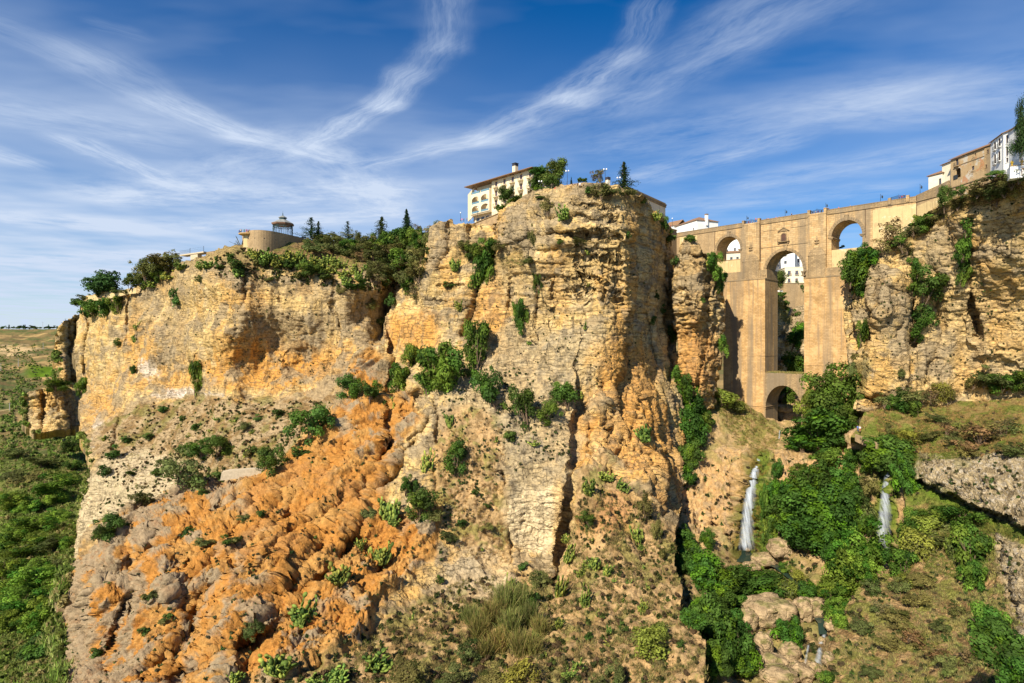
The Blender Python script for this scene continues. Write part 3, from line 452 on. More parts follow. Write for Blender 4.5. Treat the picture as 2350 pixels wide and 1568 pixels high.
# ---- right-hand slope with the conglomerate ledge
S_poly = [(1952,1005),(1970,978),(1985,948),(2015,936),(2090,938),(2180,928),(2250,920),(2340,910),(2450,905),(2450,1650),(1880,1650),(1895,1568),(1900,1500),(1915,1440),(1950,1380),(1990,1330),(2040,1290),(2065,1240),(2085,1180),(2060,1060),(2015,1012)]
S_ctrl = [(1955,1005,172),(1985,950,186),(2090,938,188),(2180,926,189),(2340,908,178),(2440,905,170),(2020,1010,170),(2060,1060,162),(2085,1180,146),(2150,1040,150),(2250,1000,152),(2350,1050,131),(2440,1060,120),(2110,1105,149),(2200,1100,138),(2250,1150,127),(2350,1205,112),(2440,1255,102),(2150,1180,138),(2250,1220,123),(2350,1280,107),(2440,1320,98),(2050,1290,134),(1990,1330,126),(2100,1280,128),(2200,1280,122),(2300,1400,101),(2350,1420,93),(2000,1400,115),(1915,1440,114),(1900,1500,106),(1895,1568,97),(2100,1400,112),(2200,1420,104),(2100,1568,90),(2250,1568,80),(2350,1568,68),(2440,1568,60),(1900,1650,86),(2440,1650,50),(2200,1650,70)]
S_feat = [('step', [(2450,1262),(2350,1211),(2250,1168),(2150,1122),(2100,1100)], 3.5, 7, 26), ('crack', [(2280,1180),(2295,1300),(2350,1440)], 6, 2), ('bulge', 2250,1090,140,40,2), ('crack', [(1990,960),(1975,1000)], 5, 2)]
def S_cong(px, py, nz): return np.clip(polyw(px, py, [(2098,1090),(2110,1040),(2200,1055),(2290,1035),(2470,1010),(2470,1285),(2350,1216),(2250,1172),(2150,1127)], 9, nz)+polyw(px, py, [(2275,1215),(2470,1300),(2470,1480),(2340,1470),(2290,1330)], 9, nz), 0, 1)
def S_disp(V, px, py, N):
    cg = S_cong(px, py, fbm(V/6, 3, 51)); d = .9*fbm(V/7, 4, 52)+.3*fbm(V/1.4, 3, 53, .6)
    f1, f2, i = worley(V/.55, 54); dc = .9*fbm(V/6, 3, 55)+.3*fbm(V/1.3, 3, 56)-.32*f1+.3*(i-.5)+.6*facet(V/np.array([2.6,2.6,1.5]), 57)+.5*(beds(V, 2.2, 58)-.5); return d*(1-cg)+dc*cg
def S_col(V, px, py, N, dv):
    nz = fbm(V/8, 4, 57); n2 = fbm(V/2.0, 4, 58); n3 = fbm(V/.7, 2, 59)
    gr = lerp(np.tile(np.array((.205,.215,.048)), (len(V),1)), np.array((.31,.22,.08)), sstep(nz+.6*n2+.25*sstep(py, 1010, 950), 0, .32)); gr = lerp(gr, np.array((.14,.18,.028)), .8*sstep(.08+fbm(V/6, 3, 60)+.25*blob(px, py, 2080, 990, 90, 40, nz), .12, .4))
    lo = lerp(np.tile(np.array((.42,.275,.125)), (len(V),1)), np.array((.25,.155,.065)), sstep(n2+.8*nz, -.1, .25)); lo = lerp(lo, np.array((.19,.20,.042)), .85*sstep(fbm(V/5, 3, 61), -.08, .22))
    c = lerp(gr, lo, sstep(py+60*nz, 1180, 1260)); cg = S_cong(px, py, nz)
    k = lerp(np.tile(np.array((.45,.35,.20)), (len(V),1)), np.array((.27,.205,.115)), sstep(n2+.6*n3, -.1, .3)); k = lerp(k, np.array((.56,.50,.41)), .6*sstep(n3-n2*.4, .16, .4)); k = lerp(k, np.array((.24,.21,.09)), .6*sstep(nz+n2*.5-.003*(py-1080), .12, .36)); c = lerp(c, k, cg)
    led = np.exp(-(seg_near(px, py, [(2450,1283),(2350,1228),(2250,1183),(2150,1140),(2098,1112)], False)[0]/7)**2)*sstep(seg_near(px, py, [(2450,1262),(2350,1211),(2250,1168),(2150,1122),(2100,1100)], False)[3], -1, 1); c = lerp(c, np.array((.12,.19,.02)), .8*led)
    return c
relief('earth_slope', S_poly, S_ctrl, S_feat, 2.0, S_disp, S_col, CONG, 2.0, 20)
# ---- gorge floor, fall wall and the terrace at the bridge foot
G_poly = [(1540,870),(1600,880),(1660,888),(1700,930),(1760,958),(1850,975),(1900,990),(1975,985),(2070,1040),(2120,1090),(2120,1300),(2010,1450),(1930,1568),(1920,1660),(1530,1660),(1530,1200),(1535,1000)]
G_ctrl = [(1640,892,229),(1700,955,222),(1770,985,223),(1770,1010,214),(1850,985,222),(1900,1000,205),(1970,992,186),(1560,900,226),(1620,1000,206),(1600,1100,192),(1600,1230,174),(1560,1160,184),(1690,1040,199),(1735,1050,190),(1790,1030,203),(1735,1100,181),(1715,1258,173),(1715,1285,168),(1680,1150,181),(1660,1240,173),(1790,1080,188),(1850,1080,184),(1850,1200,170),(1780,1200,172),(1790,1275,164),(1950,1060,187),(2035,1062,168),(2035,1110,162),(2030,1268,155),(2000,1200,161),(2080,1060,166),(2090,1150,156),(2070,1250,150),(1800,1350,152),(1750,1420,140),(1880,1400,139),(1880,1480,128),(1830,1568,113),(1650,1350,146),(1650,1450,129),(1650,1568,107),(1580,1450,122),(1580,1568,103),(1550,1400,130),(1545,1300,150),(1950,1300,147),(1950,1400,134),(1920,1480,126),(1920,1568,112),(1750,1568,112),(1740,1650,98),(1570,1330,144),(1560,1640,96),(1920,1650,98),(1920,1130,178)]
G_feat = [('crack', [(1738,1056),(1716,1180),(1713,1256)], 16, 5), ('crack', [(2038,1066),(2030,1262)], 12, 4), ('bulge', 1830,1060,60,28,3), ('crack', [(1690,1080),(1672,1230)], 5, 3), ('crack', [(1630,1180),(1640,1240)], 7, 4), ('crack', [(1745,1290),(1800,1300),(1870,1400),(1895,1450),(1880,1570)], 16, 2.2)]
_rg = rockdisp(1.2, .3, .7, .4, .5, 410)
def G_disp(V, px, py, N):
    st = sstep(1-N[:,2], .25, .6); e = np.stack([V@np.array((.9,.1,.4))/6, V@np.array((-.4,.2,.9))/4, V[:,1]/4], 1)
    wall_ = polyw(px, py, [(1550,1090),(1640,1030),(1740,1045),(1760,1060),(1780,1270),(1690,1260),(1660,1240),(1640,1260),(1560,1250)], 14, fbm(V/5, 3, 404))+polyw(px, py, [(1760,1040),(1900,1050),(1960,1080),(1940,1200),(1780,1140)], 14, 0*px)+polyw(px, py, [(1990,1080),(2060,1060),(2080,1270),(2000,1270)], 12, 0*px); wall_ = np.clip(wall_, 0, 1); rd = _rg(V, px, py, N)+1.2*(ridged(np.stack([V[:,0]/4+V[:,2]/14, V[:,1]/4, V[:,2]/22], 1), 4, 405)-.5)
    pool = blob(px, py, 1718, 1272, 60, 20, 0*px); return (wall_*rd+1.5*fbm(V/7, 4, 400)+st*(1.1*(ridged(e, 4, 401)-.5)+.5*fbm(V/1.6, 3, 402, .6))+.3*fbm(V/2, 3, 403))*(1-.9*pool)-.8*pool
def G_col(V, px, py, N, dv):
    nz = fbm(V/8, 4, 63); n2 = fbm(V/2.2, 3, 64); n3 = fbm(V/.8, 2, 65)
    c = lerp(np.tile(np.array((.44,.28,.125)), (len(V),1)), np.array((.30,.215,.125)), sstep(nz+.5*n2, -.05, .35)); c = lerp(c, np.array((.24,.145,.06)), .6*sstep(n2+.5*n3, .12, .4))
    c = lerp(c, np.array((.50,.34,.18)), .6*sstep(dv, .6, 1.8)); fl = sstep(N[:,2], .45, .8); c = lerp(c, lerp(np.tile(np.array((.25,.19,.07)), (len(V),1)), np.array((.42,.29,.14)), sstep(n2, -.15, .2)), .75*fl)
    wl = np.clip(polyw(px, py, [(1550,1090),(1640,1030),(1740,1045),(1760,1060),(1780,1270),(1690,1260),(1560,1250)], 14, nz)+polyw(px, py, [(1760,1040),(1900,1050),(1960,1080),(1940,1200),(1780,1140)], 14, nz), 0, 1); c = lerp(c, lerp(np.tile(np.array((.52,.325,.145)), (len(V),1)), np.array((.38,.26,.14)), sstep(n2+.6*nz, -.05, .3)), .85*wl)
    gt = polyw(px, py, [(1600,870),(1680,880),(1790,1000),(1760,1030),(1700,1010),(1640,930)], 10, nz); c = lerp(c, lerp(np.tile(np.array((.24,.205,.06)), (len(V),1)), np.array((.34,.235,.10)), sstep(n2, -.1, .3)), .9*gt)
    for pts, w in (([(1742,1056),(1722,1180),(1716,1258)], 30), ([(2040,1070),(2028,1262)], 26), ([(1770,1130),(1765,1250)], 20)): c = lerp(c, lerp(np.tile(np.array((.12,.095,.018)), (len(V),1)), np.array((.10,.15,.015)), sstep(n2+.02*(px-1735), 0, .4)), .93*sstep(seg_near(px, py, pts, False)[0]+10*n2-.05*(py-1150), w*1.45, w*.75))
    bed = np.exp(-(seg_near(px, py, [(1745,1290),(1810,1310),(1870,1400),(1895,1450),(1880,1600)], False)[0]/26)**2); c = lerp(c, np.array((.12,.10,.05)), .6*bed)
    return lerp(c, np.array((.14,.16,.04)), .45*sstep(fbm(V/6, 3, 66)-.08-.15*gt+.2*sstep(py, 1280, 1400), .14, .36))
relief('gorge_slope', G_poly, G_ctrl, G_feat, 2.0, G_disp, G_col, EARTH, 1.5, 15)
# ---- gorge beyond the bridge, seen through its arches
def B_col(V, px, py, N, dv):
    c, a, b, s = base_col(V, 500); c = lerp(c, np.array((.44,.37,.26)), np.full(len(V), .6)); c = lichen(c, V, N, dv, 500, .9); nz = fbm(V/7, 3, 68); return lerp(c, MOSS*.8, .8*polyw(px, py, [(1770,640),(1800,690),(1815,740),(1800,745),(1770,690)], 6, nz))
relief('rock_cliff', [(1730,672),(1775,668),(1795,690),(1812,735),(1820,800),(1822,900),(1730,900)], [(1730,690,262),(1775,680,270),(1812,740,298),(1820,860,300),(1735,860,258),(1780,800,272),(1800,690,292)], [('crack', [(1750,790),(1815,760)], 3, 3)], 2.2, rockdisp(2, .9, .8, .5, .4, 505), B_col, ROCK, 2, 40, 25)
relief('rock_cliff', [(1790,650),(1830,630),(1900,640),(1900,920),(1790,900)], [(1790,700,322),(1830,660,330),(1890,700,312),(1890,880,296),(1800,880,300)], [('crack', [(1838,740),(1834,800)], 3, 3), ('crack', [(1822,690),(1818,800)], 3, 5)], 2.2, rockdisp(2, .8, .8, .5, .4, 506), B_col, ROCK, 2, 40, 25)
relief('gorge_slope', [(1720,850),(1800,862),(1900,850),(1900,1000),(1720,1000)], [(1720,860,285),(1900,860,285),(1720,990,238),(1900,990,236),(1800,930,258)], [('bulge', 1815,925,22,18,5), ('bulge', 1790,960,20,18,4), ('crack', [(1790,930),(1793,990)], 3, 4)], 2.2, rockdisp(1.5, 0, 0, .5, .8, 507), G_col, EARTH, 1, 10, 25)
# ---- flat ground of the town behind the promontory edge
def plateau(pts, z):
    n = len(pts); bm = bmesh.new(); bm.faces.new([bm.verts.new((x, y, z+.4*math.sin(k))) for k, (x, y) in enumerate(pts)]); bmesh.ops.triangulate(bm, faces=bm.faces[:]); me = bpy.data.meshes.new('plateau'); bm.to_mesh(me); bm.free(); a = me.color_attributes.new('Col', 'FLOAT_COLOR', 'POINT')
    for q in a.data: q.color = (.3,.24,.13,1)
    me.materials.append(EARTH); o = bpy.data.objects.new('plateau', me); COL.objects.link(o); return struct(o)
plateau([(-30,250),(-6,226),(16,216),(34,214),(46,224),(58,246),(78,275),(110,320),(60,380),(-60,360)], 46)
plateau([(160,215),(168,200),(185,192),(230,185),(260,230),(180,290)], 44)
# ================================================================== BUILT THINGS
def plain(name, col, rough=.9, var=.12, scale=1.5, metal=0, bump=0):
    m, g, b = mat_new(name); pos = g.node('ShaderNodeTexCoord').outputs['Object']
    n = g.rng(g.noise(pos, scale, 6, .65), .3, .7, 1-var, 1+var); c = g.mix(1.0, tuple(col)+(1,), g.comb(n, n, n), 'MULTIPLY'); g.put(b.inputs['Base Color'], c)
    b.inputs['Roughness'].default_value = rough; b.inputs['Metallic'].default_value = metal
    if bump:
        bp = g.node('ShaderNodeBump'); bp.inputs['Strength'].default_value = bump; g.put(bp.inputs['Height'], g.noise(pos, scale*6, 5)); g.l.new(bp.outputs[0], b.inputs['Normal'])
    return m
def masonry(name, c1, c2, mortar, bw, bh, stain=(.20,.15,.09), st=.5, warm=None):
    m, g, b = mat_new(name); o = g.node('ShaderNodeTexCoord').outputs['Object']; x, y, z = g.sep(o)
    u = g.comb(g.math('ADD', x, y), z, 0.0); br = g.node('ShaderNodeTexBrick'); g.put(br.inputs['Vector'], g.vec('ADD', u, g.vec('SCALE', g.noise(o, .8, 2, col=True), scale=.12)))
    for k, v in (('Color1', tuple(c1)+(1,)), ('Color2', tuple(c2)+(1,)), ('Mortar', tuple(mortar)+(1,)), ('Scale', 1.0), ('Mortar Size', .05), ('Mortar Smooth', .4), ('Bias', 0.0), ('Brick Width', bw), ('Row Height', bh)): br.inputs[k].default_value = v
    n1 = g.noise(o, .22, 6, .65); n2 = g.noise(g.mapping(o, sc=(.75,.75,.045)), 1.0, 5, .65); n3 = g.noise(o, 1.6, 5, .7)
    k = g.math('ADD', g.rng(n1, .3, .7, .72, 1.2), g.rng(n3, .3, .7, -.14, .14)); c = g.mix(1.0, br.outputs[0], g.comb(k, k, k), 'MULTIPLY')
    if warm: c = g.mix(g.rng(n1, .52, .68, 0, .75), c, tuple(warm)+(1,))
    n4 = g.noise(g.mapping(o, sc=(.22,.22,.012)), 1.0, 4, .6); c = g.mix(g.rng(n4, .50, .60, 0, min(1, st)), c, (.21,.165,.11,1)); c = g.mix(g.rng(n2, .50, .64, 0, st), c, tuple(stain)+(1,)); c = g.mix(g.rng(g.noise(o, 2.4, 3), .68, .76, 0, .6), c, (.13,.10,.06,1))
    g.put(b.inputs['Base Color'], c); b.inputs['Roughness'].default_value = .95; bp = g.node('ShaderNodeBump'); bp.inputs['Strength'].default_value = .5
    g.put(bp.inputs['Height'], g.math('ADD', g.math('MULTIPLY', br.outputs['Fac'], -.3), g.math('MULTIPLY', n3, .5))); g.l.new(bp.outputs[0], b.inputs['Normal']); return m
def plaster(name, col, dirt=(.30,.24,.15), amt=.35, patches=()):
    m, g, b = mat_new(name); o = g.node('ShaderNodeTexCoord').outputs['Object']
    n = g.rng(g.noise(o, .6, 6, .65), .3, .7, .9, 1.08); c = g.mix(1.0, tuple(col)+(1,), g.comb(n, n, n), 'MULTIPLY')
    c = g.mix(g.rng(g.noise(g.mapping(o, sc=(1.4,1.4,.12)), 1.0, 5, .65), .52, .72, 0, amt), c, tuple(dirt)+(1,))
    for k, (pc, sc, th) in enumerate(patches): c = g.mix(g.rng(g.noise(g.vec('ADD', o, (k*7.7, 3.1*k, k*5.3)), sc, 5, .6), th, th+.05, 0, .85), c, tuple(pc)+(1,))
    g.put(b.inputs['Base Color'], c); b.inputs['Roughness'].default_value = .9; return m
def tiles(name, c1, c2):
    m, g, b = mat_new(name); o = g.node('ShaderNodeTexCoord').outputs['Object']; x, y, z = g.sep(o)
    w = g.math('SINE', g.math('MULTIPLY', g.math('ADD', x, g.math('MULTIPLY', y, .0)), 22.0)); c = g.mix(g.rng(g.noise(o, 3.0, 5, .7), .3, .7), tuple(c1)+(1,), tuple(c2)+(1,)); c = g.mix(g.rng(w, -1, -.3, .55, 0), c, (.06,.04,.025,1))
    g.put(b.inputs['Base Color'], c); bp = g.node('ShaderNodeBump'); bp.inputs['Strength'].default_value = .6; g.put(bp.inputs['Height'], w); g.l.new(bp.outputs[0], b.inputs['Normal']); return m
STONE = masonry('bridge_masonry', (.58,.40,.20), (.42,.275,.125), (.25,.17,.09), 1.7, .75, warm=(.55,.32,.125), st=.65); STONED = masonry('weathered_masonry', (.40,.28,.145), (.29,.20,.105), (.17,.125,.07), 1.2, .5, st=.75); RUBBLE = masonry('rubble_masonry', (.47,.325,.17), (.36,.245,.125), (.30,.215,.12), .55, .3, st=.35)
BRICK = masonry('pier_brick', (.58,.365,.165), (.45,.27,.105), (.33,.215,.10), 1.3, .6, warm=(.58,.39,.185), st=.8, stain=(.27,.19,.11))
CREAMP = plaster('cream_render', (.56,.425,.21), (.31,.225,.12), .75, [((.44,.31,.16), .3, .56), ((.62,.52,.33), .5, .60)]); HOTELP = plaster('hotel_plaster', (.74,.62,.42), amt=.22); WHITE = plaster('whitewash', (.80,.79,.75), (.55,.5,.42), .18); OLDP = plaster('old_ochre_plaster', (.44,.31,.165), (.18,.135,.08), .8, [((.50,.46,.38), .28, .54), ((.42,.20,.09), .35, .58), ((.26,.21,.13), .5, .60)]); PALEP = plaster('pale_plaster', (.76,.68,.50), amt=.15)
TILE = tiles('roof_tiles', (.36,.20,.10), (.24,.15,.085)); WOOD = plain('orange_wood', (.42,.15,.035), .6); DWOOD = plain('dark_wood', (.09,.05,.03), .7); IRON = plain('dark_iron', (.035,.04,.045), .6); RUST = plain('brown_louvre', (.13,.07,.05), .8); LEAD = plain('chimney_cowl', (.04,.04,.05), .6); GREENI = plain('green_iron', (.045,.085,.085), .55); ZINC = plain('zinc_roof', (.24,.25,.235), .6, .25); DARKIN = plain('dark_interior', (.05,.04,.032)); CONC = plain('concrete', (.50,.41,.28), .95, .2); GLOBE = plain('white_globe', (.85,.85,.85), .3)
GLASS, _g, _b = mat_new('window_glass'); _b.inputs['Base Color'].default_value = (.06,.09,.13,1); _b.inputs['Roughness'].default_value = .06; _b.inputs['Specular IOR Level'].default_value = .8
GLASSB, _g, _b = mat_new('balcony_glass'); _b.inputs['Base Color'].default_value = (.12,.22,.27,1); _b.inputs['Roughness'].default_value = .08; _b.inputs['Specular IOR Level'].default_value = .8
class MB:
    def __init__(s): s.V = []; s.F = []
    def add(s, V, F): o = len(s.V); s.V += [tuple(v) for v in V]; s.F += [tuple(i+o for i in f) for f in F]; return s
    def box(s, x0, x1, y0, y1, z0, z1): return s.add([(x0,y0,z0),(x1,y0,z0),(x1,y1,z0),(x0,y1,z0),(x0,y0,z1),(x1,y0,z1),(x1,y1,z1),(x0,y1,z1)], [(0,3,2,1),(4,5,6,7),(0,1,5,4),(1,2,6,5),(2,3,7,6),(3,0,4,7)])
    def rod(s, a, b, r0, r1=None, n=6):
        a = Vector(a); b = Vector(b); d = (b-a); L = d.length
        if L < 1e-6: return s
        q = d.to_track_quat('Z', 'Y'); r1 = r0 if r1 is None else r1; V = []
        for k in range(n): c = Vector((math.cos(2*math.pi*k/n), math.sin(2*math.pi*k/n), 0)); V += [a+q@(c*r0), b+q@(c*r1)]
        return s.add(V, [(2*k, 2*((k+1) % n), 2*((k+1) % n)+1, 2*k+1) for k in range(n)]+[tuple(2*k for k in range(n))[::-1], tuple(2*k+1 for k in range(n))])
    def lathe(s, prof, n=8, c=(0,0,0), a0=0, a1=2*math.pi, sx=1, sy=1):
        full = abs(a1-a0-2*math.pi) < 1e-6; m = n if full else n+1; V = []
        for r, z in prof:
            for k in range(m): a = a0+(a1-a0)*k/n; V.append((c[0]+r*sx*math.cos(a), c[1]+r*sy*math.sin(a), c[2]+z))
        F = []
        for j in range(len(prof)-1):
            for k in range(n): k2 = (k+1) % m; F.append((j*m+k, j*m+k2, (j+1)*m+k2, (j+1)*m+k))
        F.append(tuple(range(m))[::-1]); F.append(tuple((len(prof)-1)*m+k for k in range(m))); return s.add(V, F)
    def prism(s, pts, z0, z1):     # pts in plan, counter-clockwise
        n = len(pts); V = [(x,y,z0) for x, y in pts]+[(x,y,z1) for x, y in pts]; return s.add(V, [tuple(range(n))[::-1], tuple(range(n, 2*n))]+[(k, (k+1) % n, (k+1) % n+n, k+n) for k in range(n)])
    def poly_y(s, pts, y0, y1):    # elevation outline extruded in y
        n = len(pts); V = [(x,y0,z) for x, z in pts]+[(x,y1,z) for x, z in pts]; return s.add(V, [tuple(range(n)), tuple(range(n, 2*n))[::-1]]+[(k, k+n, (k+1) % n+n, (k+1) % n) for k in range(n)])
    def gable(s, x0, x1, y0, y1, z, h, ov=.4, t=.18):   # ridge along x
        ym = (y0+y1)/2
        for a, b in ((y0-ov, ym), (y1+ov, ym)):
            zz = z-ov*h/(ym-y0); s.add([(x0-ov,a,zz),(x1+ov,a,zz),(x1+ov,b,z+h),(x0-ov,b,z+h),(x0-ov,a,zz+t),(x1+ov,a,zz+t),(x1+ov,b,z+h+t),(x0-ov,b,z+h+t)], [(0,3,2,1),(4,5,6,7),(0,1,5,4),(1,2,6,5),(2,3,7,6),(3,0,4,7)])
        return s
    def hip(s, x0, x1, y0, y1, z, h, ov=.4, r=None):
        r = (y1-y0)/2 if r is None else r; r = min(r, (x1-x0)/2-.05); ym = (y0+y1)/2; X0, X1, Y0, Y1 = x0-ov, x1+ov, y0-ov, y1+ov
        return s.add([(X0,Y0,z),(X1,Y0,z),(X1,Y1,z),(X0,Y1,z),(x0+r,ym,z+h),(x1-r,ym,z+h),(X0,Y0,z-.15),(X1,Y0,z-.15),(X1,Y1,z-.15),(X0,Y1,z-.15)], [(0,1,5,4),(1,2,5),(2,3,4,5),(3,0,4),(6,9,8,7),(6,7,1,0),(7,8,2,1),(8,9,3,2),(9,6,0,3)])
    def arch_bay(s, x0, x1, z0, zs, zc, zt, X0, X1, y0, y1, n=20, faces=True):   # wall X0..X1 up to zt with an arched hole x0..x1
        m = (x0+x1)/2; h = (x1-x0)/2; arc = [(m-h*math.cos(math.pi*k/n), zs+(zc-zs)*math.sin(math.pi*k/n)) for k in range(n+1)]
        for y, fl in ((y0, 0), (y1, 1)):
            for k in range(n):
                (a, za), (b, zb) = arc[k], arc[k+1]; q = [(a,y,za),(b,y,zb),(b,y,zt),(a,y,zt)]; s.add(q if not fl else q[::-1], [(0,1,2,3)])
            for a, b in ((X0, x0), (x1, X1)):
                if b-a > 1e-4:
                    zz = [z0, zs, zt]
                    for u in range(2): q = [(a,y,zz[u]),(b,y,zz[u]),(b,y,zz[u+1]),(a,y,zz[u+1])]; s.add(q if not fl else q[::-1], [(0,1,2,3)])
        pr = [(x0, z0)]+arc+[(x1, z0)]
        for k in range(len(pr)-1): (a, za), (b, zb) = pr[k], pr[k+1]; s.add([(a,y0,za),(a,y1,za),(b,y1,zb),(b,y0,zb)], [(0,1,2,3)])
        s.add([(X0,y0,zt),(X1,y0,zt),(X1,y1,zt),(X0,y1,zt)], [(0,1,2,3)]); s.add([(X0,y0,z0),(X0,y1,z0),(X0,y1,zt),(X0,y0,zt)], [(0,3,2,1)]); s.add([(X1,y0,z0),(X1,y1,z0),(X1,y1,zt),(X1,y0,zt)], [(0,1,2,3)]); return s
    def ring(s, x0, x1, zs, zc, w, y0, y1, n=22, gap=.08):                        # voussoirs round an arch
        m = (x0+x1)/2; h = (x1-x0)/2; v = zc-zs
        for k in range(n):
            a, b = math.pi*(k+gap/2)/n, math.pi*(k+1-gap/2)/n; P4 = [(m-h*math.cos(a), zs+v*math.sin(a)), (m-h*math.cos(b), zs+v*math.sin(b)), (m-(h+w)*math.cos(b), zs+(v+w)*math.sin(b)), (m-(h+w)*math.cos(a), zs+(v+w)*math.sin(a))]; s.poly_y(P4, y0, y1)
        return s
    def wall(s, x0, x1, z0, z1, y, holes, dep=.3):   # front sheet with rectangular holes and their reveals
        xs = sorted({x0, x1} | {h[0] for h in holes} | {h[1] for h in holes}); zs = sorted({z0, z1} | {h[2] for h in holes} | {h[3] for h in holes})
        for i in range(len(xs)-1):
            for j in range(len(zs)-1):
                mx, mz = (xs[i]+xs[i+1])/2, (zs[j]+zs[j+1])/2
                if not any(h[0] < mx < h[1] and h[2] < mz < h[3] for h in holes): s.add([(xs[i],y,zs[j]),(xs[i+1],y,zs[j]),(xs[i+1],y,zs[j+1]),(xs[i],y,zs[j+1])], [(0,1,2,3)])
        for a, b, c, d in [h[:4] for h in holes]: s.add([(a,y,c),(b,y,c),(b,y,d),(a,y,d),(a,y+dep,c),(b,y+dep,c),(b,y+dep,d),(a,y+dep,d)], [(0,4,5,1),(1,5,6,2),(2,6,7,3),(3,7,4,0)])
        return s
    def shell(s, x0, x1, y0, y1, z0, z1): return s.add([(x0,y0,z0),(x1,y0,z0),(x1,y1,z0),(x0,y1,z0),(x0,y0,z1),(x1,y0,z1),(x1,y1,z1),(x0,y1,z1)], [(4,5,6,7),(1,2,6,5),(2,3,7,6),(3,0,4,7)])
    def build(s, name, mat, parent=None, smooth=False):
        me = bpy.data.meshes.new(name); me.from_pydata(s.V, [], s.F); me.update(); me.materials.append(mat)
        if smooth: me.polygons.foreach_set('use_smooth', [True]*len(me.polygons))
        o = bpy.data.objects.new(name, me); COL.objects.link(o)
        if parent: o.parent = parent
        return o
class Line:
    """a facade plane: plan points A, B; local x runs A to B, local y away from the viewer"""
    def __init__(s, A, B): s.A = Vector(A); s.d = (Vector(B)-Vector(A)).normalized(); s.L = (Vector(B)-Vector(A)).length; s.rot = math.atan2(s.d.y, s.d.x)
    def s_(s, px): t = (px-CX)/FP; return (t*s.A.y-s.A.x)/(s.d.x-t*s.d.y)
    def z_(s, px, py): return (CY-py)/FP*(s.A.y+s.d.y*s.s_(px))
    def root(s, name, label, cat, group=None): return thing(name, label, cat, (s.A.x, s.A.y, 0), s.rot, group)
    def w(s, x, y, z): return Vector((s.A.x+s.d.x*x-s.d.y*y, s.A.y+s.d.y*x+s.d.x*y, z))
